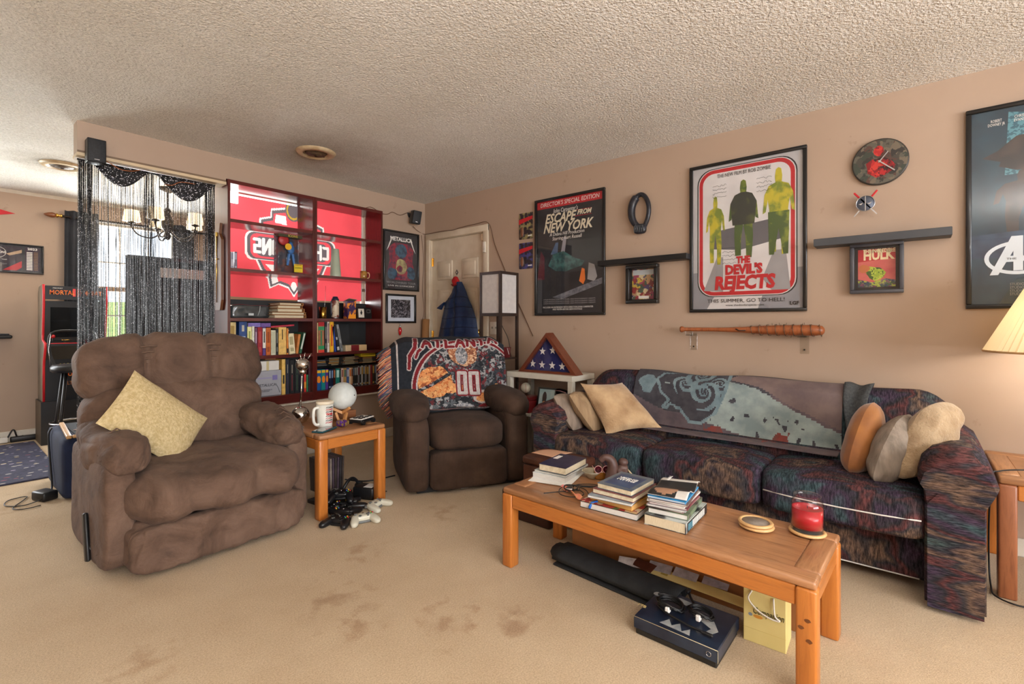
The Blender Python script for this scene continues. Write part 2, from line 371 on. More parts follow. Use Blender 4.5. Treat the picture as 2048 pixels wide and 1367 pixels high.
def wallbox(ax, p0, p1, u0, u1, z0, z1, holes, m):
    b = mb(m)
    def put(a, c, za, zb):
        if c-a > 1e-4 and zb-za > 1e-4:
            if ax == 'x': b.bb((p0, a, za), (p1, c, zb))
            else: b.bb((a, p0, za), (c, p1, zb))
    u = u0
    for a, c, za, zb in sorted(holes): put(u, a, z0, z1); put(a, c, z0, za); put(a, c, zb, z1); u = c
    put(u, u1, z0, z1); return b
struct('floor', mb(CARPET).bb((-7.0, -9.0, -.06), (.1, FAR+.1, 0)))
struct('ceiling', mb(CEIL).bb((-7.1, -9.1, H), (.1, FAR+.1, H+.06)))
DY0, DY1, DZ = -.884, -.094, 2.036
struct('wall_right', wallbox('x', 0, .1, -9.0, FAR+.1, 0, H, [(DY0, DY1, 0, DZ)], WALL))
BX0, BXM, BX1, BZ0, BZ1 = -1.975, -1.266, -.556, .468, 2.262           # bookcase opening in the back wall
b = mb(WALL); b.bb((BX0-.01, 0, 0), (0, .12, .456)); b.bb((BX1+.004, 0, .456), (0, .12, H)); b.bb((-2.845, 0, 2.236), (BX0-.004, .12, H)); b.bb((BX0-.004, 0, BZ1+.004), (BX1+.004, .12, H))
struct('wall_back', b)
wx0, wx1 = onY(178, 500, FAR).x, onY(352, 500, FAR).x; wz1, wz0 = onY(260, 448, FAR).z, .86
struct('wall_far', wallbox('y', FAR, FAR+.1, -7.0, 0, 0, H, [(-4.8, -3.4, .7, 2.2), (wx0, wx1, wz0, wz1)], WALL))
struct('wall_left', wallbox('x', -7.1, -7.0, -9.0, FAR+.1, 0, H, [], WALL))
struct('wall_front', wallbox('y', -9.1, -9.0, -7.0, .1, 0, H, [(-5.7, -1.3, .6, 2.3)], WALL))
struct('baseboard_right', mb(WHITE).rbox((-.008, -4.97, .045), (.016, 8.04, .09), .004, 1))
struct('baseboard_far', mb(WHITE).rbox((-3.5, FAR-.008, .05), (6.98, .016, .1), .004, 1))
struct('baseboard_back', mb(WHITE).rbox((-1.0, -.008, .045), (1.94, .016, .09), .004, 1))
struct('trim_1', mb(WHITE).rbox((-1.275, -.012, .461), (1.44, .05, .014), .003, 1))                                   # sill under the bookcases
tb = mb(M('header_trim_wood', (206, 184, 150), .45)); tb.bb((-2.848, -.014, 2.216), (BX0-.006, .125, 2.236)); tb.use(M('header_trim_dark_line', (120, 96, 74), .5)).bb((-2.845, -.004, 2.236), (BX0-.006, 0, 2.252))  # thin dark brown strip along the wall above the header trim
struct('trim_2', tb)
struct('trim_3', mb(WHITE).prism([(FAR, H), (FAR-.022, H), (FAR, H-.03)], -6.98, -.02, 'yz'))                              # pale strip where the far wall meets the ceiling
# door in the right-hand wall, right beside the corner
door = mb(DOORP).rbox((0, 0, DZ/2), (DY1-DY0-.006, .04, DZ-.012), .003, 1); door = struct('door_1', door, loc=(.04, (DY0+DY1)/2, 0), rot=(0, 0, R(-90)))
for cx in (-.185, .185):
    for z0, z1 in ((1.60, 1.80), (.98, 1.50), (.14, .88)):
        p = mb(DOORP); w = .225; zc = (z0+z1)/2; h = z1-z0
        p.rbox((0, -.006, 0), (w, .016, h), .007, 2); p.rbox((0, -.012, 0), (w-.06, .018, h-.06), .008, 2); p.build('panel', door, (cx, -.018, zc))
for z in (1.80, 1.02, .25):
    h = mb(BRASS); h.cyl((0, 0, -.045), (0, 0, .045), .007, n=10); h.box((.012, .006, 0), (.022, .004, .088)); h.build('hinge', door, (-.388, -.026, z))
k = mb(BRASS); k.lathe([(.032, 0), (.033, .004), (.024, .008), (.011, .012), (.011, .03), (.026, .038), (.03, .05), (.024, .062), (.001, .066)], rot=(R(90), 0, 0)); k.build('door_knob', door, (.325, -.02, 1.058))
k = mb(BRASS); k.lathe([(.03, 0), (.03, .006), (.02, .012), (.02, .018), (.001, .019)], rot=(R(90), 0, 0)); k.box((0, -.024, 0), (.008, .012, .03)); k.build('deadbolt', door, (.325, -.02, .93))
pe = mb(M('dull_sticker_grey', (92, 84, 76), .4)); pe.prism([(0, -.03), (.022, 0), (0, .03), (-.022, 0)], 0, -.003); pe.use(WHITE).cyl((0, -.003, 0), (0, -.006, 0), .007, n=12); pe.build('diamond_plate', door, (-.01, -.02, 1.668))
hk = mb(WHITE); hk.box((0, 0, .03), (.022, .006, .07)); hk.tube([(0, -.003, 0), (0, -.02, -.012), (0, -.032, 0), (0, -.034, .014)], .0045); hk.build('coat_hook', door, (-.02, -.022, 1.565))
cs = mb(DOORP); t = .066
cs.rbox((-(DY1-DY0)/2-t/2+.004, -.010, (DZ+t)/2), (t, .022, DZ+t), .006, 2); cs.rbox(((DY1-DY0)/2+t/2-.004, -.010, (DZ+t)/2), (t, .022, DZ+t), .006, 2); cs.rbox((0, -.010, DZ+t/2-.002), (DY1-DY0+2*t-.008, .0225, t), .006, 2)
for sx in (-1, 1): cs.box((sx*((DY1-DY0)/2-.001), .05, DZ/2), (.004, .095, DZ))
cs.box((0, .05, DZ-.003), (DY1-DY0, .095, .004)); struct('trim_4', cs, loc=(0, (DY0+DY1)/2, 0), rot=(0, 0, R(-90)))
o = thing('door_sensor', 'small white alarm sensor on the door frame by the upper door edge', 'sensor', (-.026, -.905, 1.88), -90)
mb(WHITE).rbox((0, 0, 0), (.036, .018, .105), .006, 2).build('case', o); mb(M('grey_seam', (150, 146, 140))).box((0, -.0095, -.02), (.03, .001, .002)).build('seam', o)
o = thing('wall_patch', 'tan plastic alarm contact stuck to the top corner of the door', 'sensor', (-.002, -.872, 1.985), -90); mb(M('tan_plastic', (206, 180, 148))).rbox((0, -.006, 0), (.05, .012, .07), .004, 2).build('case', o); mb(WHITE).box((0, -.0125, .0), (.03, .001, .004)).build('seam', o)
o = thing('light_switch', 'double light switch plate on the wall behind the floor lamp', 'switch', (-.004, -1.02, 1.10), -90)
mb(WHITE).rbox((0, 0, 0), (.116, .007, .118), .003, 2).build('plate', o)
for sx in (-.024, .024): mb(M('switch_toggle_grey', (120, 112, 100))).rbox((sx, -.008, .004), (.009, .014, .018), .002, 1).build('toggle', o)
# far window
w = mb(WHITE); ww = wx1-wx0; wh = wz1-wz0; t = .05
for sx in (-1, 1): w.bb((sx*ww/2, -.03, 0), (sx*(ww/2-t), .07, wh))
w.bb((-ww/2, -.03, 0), (ww/2, .07, t)); w.bb((-ww/2, -.03, wh-t), (ww/2, .07, wh)); win = struct('window_1', w, loc=((wx0+wx1)/2, FAR+.02, wz0))
mb(M('window_rail_tan', (176, 146, 116))).bb((-ww/2+t, -.015, .59), (ww/2-t, .03, .64)).build('meeting_rail', win)
zr = onY(230, 578, FAR).z-wz0
win.children[0].location.z = zr-.615
for dz in (zr+.29, zr-.29):
    mb(WHITE).bb((-ww/2+t, 0, dz-.008), (ww/2-t, .02, dz+.008)).build('muntin', win)
for x in (-ww/6, ww/6): mb(WHITE).bb((x-.007, 0, t), (x+.007, .02, wh-t)).build('muntin', win)
for za, zb in ((t, zr-.02), (zr+.02, wh-t)): mb(glassy('window_glass', rough=.01)).bb((-ww/2+t, .02, za), (ww/2-t, .024, zb)).build('pane', win)
mb(WHITE).rbox((0, -.05, -.012), (ww+.1, .10, .025), .005, 2).build('window_sill', win)
g = mb(M('lawn_green', (128, 158, 70), .9, c2=(170, 190, 92), scale=2.2, detail=5, bump=.5, bscale=9, bdist=.1)); g.grid(lambda u, v: (-26+50*u, FAR+.6+40*v, -.35+v*v*3.2+.12*math.sin(u*23)*math.sin(v*17)), 40, 30)
struct('ground', g)
# round ceiling vents
CV = M('vent_yellowed_enamel', (206, 184, 148), .4, c2=(176, 146, 108), scale=18, lo=.4, hi=.7); CVD = M('vent_sooty_metal', (104, 82, 58), .55, c2=(58, 44, 34), scale=20)
def vent(x, y, label):
    o = thing('ceiling_vent', label, 'vent', (x, y, H), 0, 'round ceiling vents')
    mb(CV).lathe([(.088, -.004), (.10, -.022), (.132, -.016), (.142, -.004), (.143, 0)], n=40).build('flange', o)
    mb(M('vent_dark_throat', (22, 18, 15), .9)).lathe([(.10, -.001), (.10, -.003), (.001, -.003)], n=32).build('throat', o)
    for r_, z in ((.078, -.012), (.052, -.018), (.026, -.022)): mb(CVD).lathe([(r_-.016, z-.006), (r_, z+.006), (r_+.002, z+.006), (r_-.013, z-.008)], n=32).build('ring_vane', o)
    mb(CVD).cyl((0, 0, -.004), (0, 0, -.03), .012, n=12).build('hub', o)
    for a in (20, 140, 260): mb(CVD).box((math.cos(R(a))*.045, math.sin(R(a))*.045, -.012), (.09, .006, .003), (0, 0, R(a))).build('spoke', o)
vent(-1.577, -.616, 'sooty round ceiling vent above the bookcases'); vent(-2.75, 1.266, 'yellowed round ceiling vent over the dining side by the hanging strings')
# unseen ceiling dome and uplight added behind the camera for more light
o = thing('added_ceiling_lamp', 'unseen frosted glass dome ceiling lamp added for down light', 'lamp', (-2.6, -5.3, H)); mb(STEEL).lathe([(.19, 0), (.19, -.03), (.17, -.035)], n=32).build('rim', o)
mb(emit('added_dome_glow', (255, 240, 220), 1.5)).lathe([(.17, -.03), (.155, -.07), (.11, -.1), (.05, -.115), (.001, -.118)], n=32).build('shade', o)
o = thing('added_torchiere', 'unseen tall black torchiere floor lamp added to light the ceiling', 'lamp', (-3.9, -5.6, 0)); mb(BLACK).lathe([(.14, 0), (.14, .02), (.03, .03), (.012, .05)], n=28).build('base', o); mb(BLACK).cyl((0, 0, .04), (0, 0, 1.32), .012, n=12).build('pole', o); mb(M('frosted_bowl', (230, 224, 212), .5)).lathe([(.02, 1.29), (.10, 1.32), (.18, 1.37), (.20, 1.41), (.185, 1.375), (.02, 1.31)], n=32).build('bowl', o)  # unseen lamp body made up to go with the added uplight
# ================================================================ UPHOLSTERY AND TABLES
def m_suede(name, c1, c2, c3, stain=None):
    m, nt, bs = _base(name); co = _coords(nt); bs.inputs['Roughness'].default_value = .8; bs.inputs['Specular IOR Level'].default_value = .25; bs.inputs['Sheen Weight'].default_value = .04
    n1 = _noise(nt, co, 5, 5, .65, .8); c = _ramp(nt, n1, [(.28, c3), (.46, c1), (.7, c2)])
    if stain:
        v = nt.nodes.new('ShaderNodeVectorMath'); v.operation = 'DISTANCE'; nt.links.new(co, v.inputs[0]); v.inputs[1].default_value = stain[:3]
        a = nt.nodes.new('ShaderNodeMath'); a.operation = 'MULTIPLY_ADD'; nt.links.new(_noise(nt, co, 14, 4), a.inputs[0]); a.inputs[1].default_value = .14; nt.links.new(v.outputs['Value'], a.inputs[2])
        c = _mix(nt, .75, c, _ramp(nt, a.outputs[0], [(stain[3]*.5, (112, 112, 118)), (stain[3]*1.5, (255, 255, 255))]), 'MULTIPLY')
    nt.links.new(c, bs.inputs['Base Color'])
    co2 = _coords(nt, (1, 1, 1)); p = _bump(nt, bs, _noise(nt, co2, 12, 6, .6, 1.5), .45, .02); _bump(nt, bs, _noise(nt, co, 160, 2), .15, .002, p); return m
SUEDE = m_suede('brown_suede', (100, 78, 65), (120, 96, 81), (74, 57, 47)); SUEDE_B = m_suede('brown_suede_headrest', (100, 78, 65), (120, 96, 81), (76, 59, 49), (.08, -.12, .13, .17))
def m_cord():
    m, nt, bs = _base('dark_brown_corduroy'); bs.inputs['Roughness'].default_value = .85; bs.inputs['Sheen Weight'].default_value = .03; bs.inputs['Specular IOR Level'].default_value = .2
    co = _coords(nt); c = _ramp(nt, _noise(nt, co, 7, 5, .6), [(.3, (60, 45, 37)), (.6, (80, 61, 50)), (.8, (96, 75, 61))])
    w = nt.nodes.new('ShaderNodeTexWave'); w.inputs['Scale'].default_value = 60; w.inputs['Distortion'].default_value = 1.5; w.inputs['Detail'].default_value = 2; nt.links.new(co, w.inputs['Vector'])
    nt.links.new(_mix(nt, .35, c, _ramp(nt, w.outputs[0], [(.2, (170, 170, 170)), (.8, (255, 255, 255))]), 'MULTIPLY'), bs.inputs['Base Color']); _bump(nt, bs, w.outputs[0], .4, .003); return m
CORD = m_cord()
def m_sofa(name, st, fine):
    m, nt, bs = _base(name); bs.inputs['Roughness'].default_value = .85; bs.inputs['Specular IOR Level'].default_value = .2
    co = _coords(nt, st); big = _noise(nt, co, 1., 3, .5, .25)
    c = _ramp(nt, big, [(.28, (46, 46, 54)), (.36, (68, 90, 96)), (.43, (78, 62, 84)), (.48, (56, 56, 62)), (.52, (108, 64, 64)), (.56, (62, 62, 68)), (.60, (128, 104, 88)), (.65, (60, 56, 66)), (.72, (76, 94, 94)), (.80, (112, 70, 66))])
    co2 = _coords(nt, fine)
    f = _ramp(nt, _noise(nt, co2, 1., 3, .7), [(.36, (70, 68, 74)), (.5, (186, 182, 180)), (.62, (255, 252, 246))])
    nt.links.new(_mix(nt, .85, c, f, 'MULTIPLY'), bs.inputs['Base Color']); _bump(nt, bs, _noise(nt, co2, 1.2, 2), .5, .004); return m
SOFA = m_sofa('multicolour_woven_stripe', (3.6, 8, 3), (190, 34, 34)); SOFA_A = m_sofa('multicolour_woven_stripe_arm', (2.2, 3, 7), (30, 30, 190))
OAK = wood('honey_oak', (168, 94, 36), (190, 116, 50), .38, 0, c3=(160, 94, 40)); OAKV = wood('honey_oak_leg', (174, 98, 36), (194, 118, 50), .38, 2, c3=(168, 98, 38)); OAKY = wood('honey_oak_cross', (168, 94, 36), (190, 116, 50), .38, 1, c3=(160, 94, 40))
OAKT = wood('worn_oak_top', (140, 92, 56), (172, 122, 82), .42, 0, 6, .25, (132, 86, 52)); OAKTY = wood('worn_oak_top_cross', (140, 92, 56), (172, 122, 82), .42, 1, 6, .25, (132, 86, 52)); OAKD = wood('reddish_oak_leg', (128, 74, 44), (150, 90, 56), .4, 2, c3=(112, 62, 36))
# ---- big brown recliner --------------------------------------------------
r1 = thing('recliner', 'large brown suede recliner with pillow arms and a dark stain on its headrest', 'armchair', (-2.49, -1.0, 0))
mb(M('chair_base_black', (24, 20, 18), .7)).box((0, .04, .025), (.72, .74, .05)).build('base', r1)
for sx, nm in ((-1, 'arm_panel'), (1, 'arm_panel')):
    mb(SUEDE).soft((sx*.405, .03, .275), (.14, .80, .51), 7, 24, .010, 5, seed=sx, wr=.006, wf=(5, 5, 4)).build('arm_panel', r1)
def armpad(sx):
    def f(u, v, w, P):
        droop = -.05*max(0, -v)**2; P.z += droop+.02*math.sin(v*5+sx); return P
    b = mb(SUEDE).soft((sx*.375, -.02, .545), (.235, .74, .20), 2.8, 36, .016, 9, f, seed=3+sx, wr=.010, wf=(7, 4, 7))
    for k in range(4):
        y0 = -.30+.045*k; b.tube([(sx*(.30+.02*k), y0, .628-.03*(3-k)), (sx*.385, y0-.015, .648-.022*(3-k)), (sx*(.47), y0, .59-.02*(3-k))], .004, 5)
    return b
for sx in (-1, 1): armpad(sx).build('arm_pad', r1)
def footf(u, v, w, P):
    P.y += .018*math.cos(u*9.4)*(.5+.5*w)-.02*(w > 0)*w; return P
mb(SUEDE).soft((0, -.385, .135), (.80, .22, .24), 6, 40, .010, 7, footf, seed=5, wr=.014, wf=(11, 4, 2.5)).build('footrest', r1)
def seatf(u, v, w, P):
    s_ = .5+.5*math.cos(u*math.pi*3)          # three channels across the front
    P.z += .016*s_ if w > 0 else -.026*s_*(v < 0)
    if v < -.5: P.y -= .035*s_*(1-w*w); P.z -= .035*max(0, w)*(-v-.5)
    return P
mb(SUEDE).soft((0, -.155, .348), (.83, .80, .23), 3.6, 48, .010, 6, seatf, seed=6, wr=.009, wf=(13, 3, 5)).build('seat', r1)
def lowf(u, v, w, P):
    P.y += -.03*(1-u*u)*(1-w*w)*(v < 0); return P
mb(SUEDE).soft((0, .27, .60), (.92, .30, .42), 4, 36, .014, 6, lowf, (R(-10), 0, 0), 7, wr=.009, wf=(8, 5, 4)).build('lower_back', r1)
def headf(u, v, w, P):
    g1 = math.exp(-((abs(u)-.36)/.06)**2); P.y += .045*g1*(v < 0); P.z += -.02*g1*max(0, w); P.y -= .05*max(0, 1-(w*1.1)**2)*(v < 0)
    if w < -.3: P.y += .05*(-w-.3)*(v < 0)
    P.x *= 1-.07*max(0, w)**3
    return P
mb(SUEDE_B).soft((0, .36, .885), (.94, .27, .42), 3.6, 48, .010, 7, headf, (R(-12), 0, 0), 8, wr=.008, wf=(7, 4, 6)).build('headrest', r1)
for sx in (-1, 1):                                             # gathered seams of the headrest
    b = mb(SUEDE)
    for k in range(9):
        z = .74+k*.035; b.tube([(sx*.125, .205+.022*(k/9), z), (sx*.165, .218+.02*(k/9), z+.004*(k % 2)), (sx*.205, .205+.022*(k/9), z-.004)], .0055, 5)
    b.build('gathered_seam', r1)
lv = mb(BLACK); lv.rbox((0, 0, .10), (.018, .05, .22), .008, 2, (R(-18), 0, 0)); lv.cyl((.02, -.02, .05), (-.004, -.02, .05), .02, n=14); lv.build('recline_lever', r1, (-.487, -.12, .05))
TWEED = M('cream_boucle', (222, 202, 156), .95, c2=(196, 172, 122), scale=70, detail=3, bump=.9, bscale=110, bdist=.008)
pillow('throw_pillow', 'cream woven lumbar pillow lying tilted on the big brown recliner', .47, .33, .12, TWEED, (-2.675, -1.02, .635), (R(-24), R(41), R(6)), pinch=.04, seed=1, amp=.004)
# ---- oak side table ------------------------------------------------------
def oak_table(o, L, Wd, h, lw, top, topY, legm, apr=.062, grain='x'):
    """rounded four-leg table, local x = length; top is a framed panel"""
    t = .028
    mb(top if grain == 'x' else topY).rbox((0, 0, h-t/2-.002), (L-.15, Wd-.15, t-.004), .004, 1).build('top_panel', o)
    for sy in (-1, 1): mb(top).rbox((0, sy*(Wd/2-.04), h-t/2), (L-.004, .075, t), .009, 2).build('top_rail', o)
    for sx in (-1, 1): mb(topY).rbox((sx*(L/2-.04), 0, h-t/2), (.075, Wd-.155, t), .009, 2).build('top_rail', o)
    za = h-t-apr/2
    for sy in (-1, 1): mb(OAK).rbox((0, sy*(Wd/2-.018), za), (L-2*lw, .024, apr), .004, 1).build('apron', o)
    for sx in (-1, 1): mb(OAKY).rbox((sx*(L/2-.018), 0, za), (.024, Wd-2*lw, apr), .004, 1).build('apron', o)
    for sx in (-1, 1):
        for sy in (-1, 1): mb(legm if sy < 0 else OAKV).rbox((sx*(L/2-lw/2), sy*(Wd/2-lw/2), (h-t)/2), (lw, lw, h-t), .008, 2).build('leg', o)
st = thing('side_table', 'square honey oak side table between the two recliners', 'table', (-1.775, -1.16, 0))
oak_table(st, .46, .58, .495, .058, OAKT, OAKTY, OAKV)
ct = thing('coffee_table', 'long low honey oak coffee table in front of the sofa', 'table', (-1.50, -3.238, 0), -92)
oak_table(ct, 1.285, .455, .372, .058, OAKT, OAKTY, OAKV)
for sx, sz in ((.618, .25), (.622, .19), (.60, .225)):
    b = mb(M('wood_knot_dark', (104, 58, 22), .6)); b.prism(blob(0, 0, .008, .006, 9, .3, int(sz*100)), -.0006, .0006); b.build('knot', ct, (sx, -.2282, sz))
et = thing('end_table', 'oak end table at the right end of the sofa holding the lamp', 'table', (-.29, -4.63, 0), -90)
oak_table(et, .53, .58, .505, .058, OAKT, OAKTY, OAKD)
# ---- dark brown recliner in the corner -----------------------------------
r2 = thing('recliner', 'dark brown corduroy recliner in the corner under a black and red tapestry throw', 'armchair', (-.885, -1.42, 0), -30)
mb(M('chair_base_black', (24, 20, 18), .7)).box((0, 0, .03), (.70, .66, .05)).build('base', r2)
def armR2(sx):
    b = mb(CORD); b.soft((sx*.355, -.02, .27), (.17, .78, .52), 7, 10, .006, 6, seed=11+sx)
    return b
for sx in (-1, 1):
    armR2(sx).build('arm_panel', r2)
    def af(u, v, w, P): P.z += -.02*max(0, -v)**3; return P
    mb(CORD).soft((sx*.365, -.01, .56), (.255, .80, .19), 2.6, 16, .012, 9, af, seed=13+sx).build('arm_pad', r2)
mb(CORD).soft((0, -.33, .155), (.55, .16, .26), 8, 12, .006, 6, seed=15).build('footrest', r2)
mb(CORD).soft((0, -.10, .375), (.55, .62, .21), 4.5, 16, .006, 6, seed=16).build('seat', r2)
def r2back(u, v, w, P):
    P.y += .03*(u*u)*(v < 0); return P
BK2 = dict(c=(0, .29, .70), d=(.84, .24, .62), tilt=-13)
mb(CORD).soft(BK2['c'], BK2['d'], 4.5, 18, .006, 5, r2back, (R(BK2['tilt']), 0, 0), 17).build('backrest', r2)
for sx in (-.22, .22): mb(BLACK).lathe([(.018, 0), (.02, .02), (.012, .03)], (sx, -.30, 0), 12).build('glide', r2)
# ---- sofa -----------------------------------------------------------------
so = thing('sofa', 'long sofa in dark multicolour woven stripes with rolled arms', 'sofa', (-.465, -3.212, 0), -90)
mb(SOFA).rbox((0, -.03, .165), (1.86, .50, .23), .015, 2).build('front_panel', so)
mb(M('sofa_white_piping', (206, 200, 192), .6)).tube([(-.9, -.285, .06), (0, -.288, .055), (.9, -.285, .06)], .003).build('piping', so)
mb(SOFA).rbox((0, .18, .27), (1.9, .40, .42), .02, 2).build('frame', so)
for i in range(3):
    def cf(u, v, w, P):
        P.z += .014*(1-u*u)*(1-v*v)*(w > 0); P.y += -.02*(1-w*w)*(v < 0); return P
    c = mb(SOFA).soft((-.615+.615*i, -.115, .348), (.620, .60, .19), 10, 20, .004, 5, cf, seed=20+i).build('seat_cushion', so)
    if i == 2: mb(M('sofa_white_piping', (206, 200, 192), .6)).tube([(.325, -.424, .352), (.45, -.438, .348), (.62, -.441, .346), (.78, -.438, .348), (.905, -.424, .352)], .0032).build('piping', c)
def prof(t):
    """front surface of the sofa back, from behind the top over the front down to the seat: (y, z)"""
    P = [(.40, .60), (.405, .74), (.35, .80), (.27, .805), (.205, .76), (.165, .66), (.14, .56), (.12, .46), (.115, .42)]
    k = t*(len(P)-1); i = min(int(k), len(P)-2); f = k-i; f = f*f*(3-2*f)*.3+f*.7
    return (P[i][0]+(P[i+1][0]-P[i][0])*f, P[i][1]+(P[i+1][1]-P[i][1])*f)
def sback(u, t):
    x = -1.0+2.04*u; y, z = prof(t); e = abs(x-.02)/1.02; dz = .10*max(0, (e-.84)/.16)**2.2
    z = z-dz*max(0, min(1, (z-.42)/.2)); lob = .014*(1-abs(math.sin((x+.0)/.615*math.pi/1)) ** 6)
    return (x, y+.01*math.sin(x*9)*.5+lob*0, z+.006*math.sin(x*7.3))
b = mb(SOFA); b.grid(lambda u, v: sback(u, v), 60, 24)
b.add([sback(0, i/24) for i in range(25)], [tuple(range(25))]); b.add([sback(1, i/24) for i in range(25)], [tuple(range(24, -1, -1))]); b.build('backrest', so)
def arm(sx):
    pr = [(-.09, .03), (.09, .03), (.09, .44), (.118, .50), (.126, .555), (.105, .61), (.06, .645), (0, .652), (-.06, .638), (-.098, .6), (-.112, .55), (-.095, .49), (-.09, .44)]
    if sx < 0: pr = [(-x, z) for x, z in reversed(pr)]
    b = mb(SOFA_A); n = len(pr); ys = [-.425, -.405, -.2, .1, .36]; vs = []; 
    for j, y in enumerate(ys):
        k = .93 if j == 0 else 1
        for x, z in pr: vs.append((sx*0+x*k, y, .33+(z-.33)*k-(.03*max(0, (-y-.1)/.3) if z > .5 else 0)))
    fs = [(j*n+i, j*n+(i+1) % n, (j+1)*n+(i+1) % n, (j+1)*n+i) for j in range(len(ys)-1) for i in range(n)]
    b.add(vs, fs, True); b.add(vs[:n], [tuple(range(n-1, -1, -1))]); b.add(vs[-n:], [tuple(range(n))]); return b
for sx in (-1, 1):
    a = arm(sx).build('arm', so, (1.005 if sx > 0 else -.968, 0, 0))
    p = mb(SOFA_A).prism([(-.082, .02), (.082, .02), (.082, .43), (.05, .475), (-.05, .475), (-.082, .43)], -.43, -.415).build('arm_front', a)
# ---- printed throw over the sofa back --------------------------------------
TB1 = M('throw_plum_grey', (84, 74, 80), .92, c2=(104, 90, 92), scale=14, bump=.4, bscale=220); TB2 = M('throw_dark_grey', (56, 55, 62), .92, c2=(70, 68, 74), scale=20, bump=.4, bscale=220)
TB3 = M('throw_steel_blue', (122, 142, 148), .9, c2=(98, 118, 126), scale=16, bump=.4, bscale=220); TB4 = M('throw_pale_blade', (152, 164, 160), .9, c2=(124, 138, 138), scale=12, bump=.4, bscale=220)
TB5 = M('throw_rust_red', (128, 58, 50), .92, c2=(108, 66, 62), scale=18, bump=.4, bscale=220); TB6 = M('throw_pinkish_taupe', (122, 104, 100), .92, c2=(104, 88, 88), scale=10, bump=.4, bscale=220)
PX = lambda x: (x-1290)/(1800-1290)       # the print is laid out over the throw, left to right 0..1, top to bottom 0..1
tip = [(.02, .44), (.06, .36), (.10, .36), (.13, .42), (.10, .52), (.06, .52)]
ring = [(.12, .40), (.15, .30), (.20, .28), (.26, .20), (.34, .15), (.44, .17), (.52, .26), (.51, .45), (.47, .62), (.40, .72), (.33, .72), (.27, .62), (.22, .60), (.20, .64), (.17, .62), (.20, .56), (.15, .50)]
holes0 = [[(.155, .44), (.17, .36), (.20, .36), (.21, .44), (.19, .50), (.16, .49)], [(.24, .34), (.30, .26), (.31, .34), (.28, .44), (.25, .44)], [(.33, .24), (.42, .22), (.44, .30), (.37, .33)], [(.36, .40), (.43, .38), (.45, .48), (.40, .56), (.36, .50)], [(.27, .50), (.32, .48), (.34, .58), (.31, .62)], [(.45, .40), (.49, .38), (.48, .50)]]
blade = [(.42, .55), (.50, .36), (.66, .44), (.82, .56), (1.0, .66), (1.0, .86), (.88, .86), (.70, .82), (.52, .74), (.40, .70)]
upper = [(.50, .34), (.56, .26), (.70, .24), (1., .26), (1., .64), (.82, .54), (.66, .42)]
redz = [(.40, .72), (.46, .72), (.60, .83), (.72, .78), (.76, .72), (.84, .80), (.90, .90), (.74, .93), (.60, .91), (.48, .80)]
zbar = [[(.165, .78), (.205, .78), (.205, .80), (.165, .80)], [(.165, .88), (.205, .88), (.205, .90), (.165, .90)], [(.165, .80), (.175, .80), (.205, .88), (.195, .88)], [(.175, .42), (.205, .42), (.205, .435), (.175, .435)]]
def tpick(u, v):
    w = v+.012*noise.noise(Vector((u*40, v*40, 0)))
    q = u+.006*noise.noise(Vector((u*50, v*50, 3)))
    for z in zbar:
        if inpoly(u, v, z): return TB4
    if inpoly(q, w, tip): return TB3
    if inpoly(u, v, holes0[0]): return TB2
    if inpoly(q, w, ring):
        for ox, oy, s_, k_ in ((.36, .29, 1, .10), (.40, .47, -1, .09), (.29, .40, 1, .07), (.47, .40, 1, .05)):
            dx, dy = (u-ox), (v-oy)*.62; r_ = math.hypot(dx, dy)
            if .006 < r_ < k_ and math.sin(2*s_*math.atan2(dy, dx)+7*math.log(r_*20)) > .1: return TB3
        if min(dseg(u, v, (ring[i], ring[i-1])) for i in range(len(ring))) < .017: return TB3
        return TB2
    if inpoly(q, w+.06*noise.noise(Vector((u*30, v*12, 9))), redz): return TB5
    if inpoly(q, w, blade):
        return TB2 if noise.noise(Vector((u*34, v*20, 5)))+max(0, w-.7)*1.2 > .42 else TB4
    if inpoly(u, v, upper): return TB6
    return TB1 if v > .55+.1*math.sin(u*6) else TB2
def thr(u, v):
    x = -.625+1.21*u; t = .10+.98*v
    if t <= 1: 
        p = Vector(sback((x+1.0)/2.04, t)); q = Vector(sback((x+1.0)/2.04, min(1, t+.02)))-Vector(sback((x+1.0)/2.04, max(0, t-.02)))
        nn = Vector((0, q.z, -q.y)).normalized(); p += nn*(.008+.004*math.sin(x*11+v*5))
        if t > .82: p.y -= .05*(t-.82)/.18; p.z = max(p.z, .478)
    else:
        p = Vector(sback((x+1.0)/2.04, 1)); p.y -= .058+(t-1)*1.6; p.z = .482
    return p
b = MB(); b.grid(lambda u, v: thr(u, v), 240, 90, True, tpick, -.004)
o = b.build('throw_blanket'); o.location = so.location; o.rotation_euler = so.rotation_euler
tag(o, 'grey printed throw with a blue-grey blade design draped over the sofa back', 'blanket')
SC = M('charcoal_knit', (52, 54, 56), .95, c2=(70, 72, 72), scale=90, bump=.8, bscale=160)
def scarf(u, v):
    x = .63+.012*math.sin(v*6)+(.11+.02*math.sin(v*5))*(u-.5)+.03*v; t = .12+.62*v; p = Vector(sback((x+1.0)/2.04, t)); q = Vector(sback((x+1.0)/2.04, t+.02))-Vector(sback((x+1.0)/2.04, t-.02))
    return p+Vector((0, q.z, -q.y)).normalized()*(.016+.008*math.sin(u*7+v*3))
o = mb(SC).grid(scarf, 12, 30, True, None, -.004).build('scarf'); o.location = so.location; o.rotation_euler = so.rotation_euler; tag(o, 'narrow charcoal knitted scarf hung over the sofa back beside the throw', 'scarf')
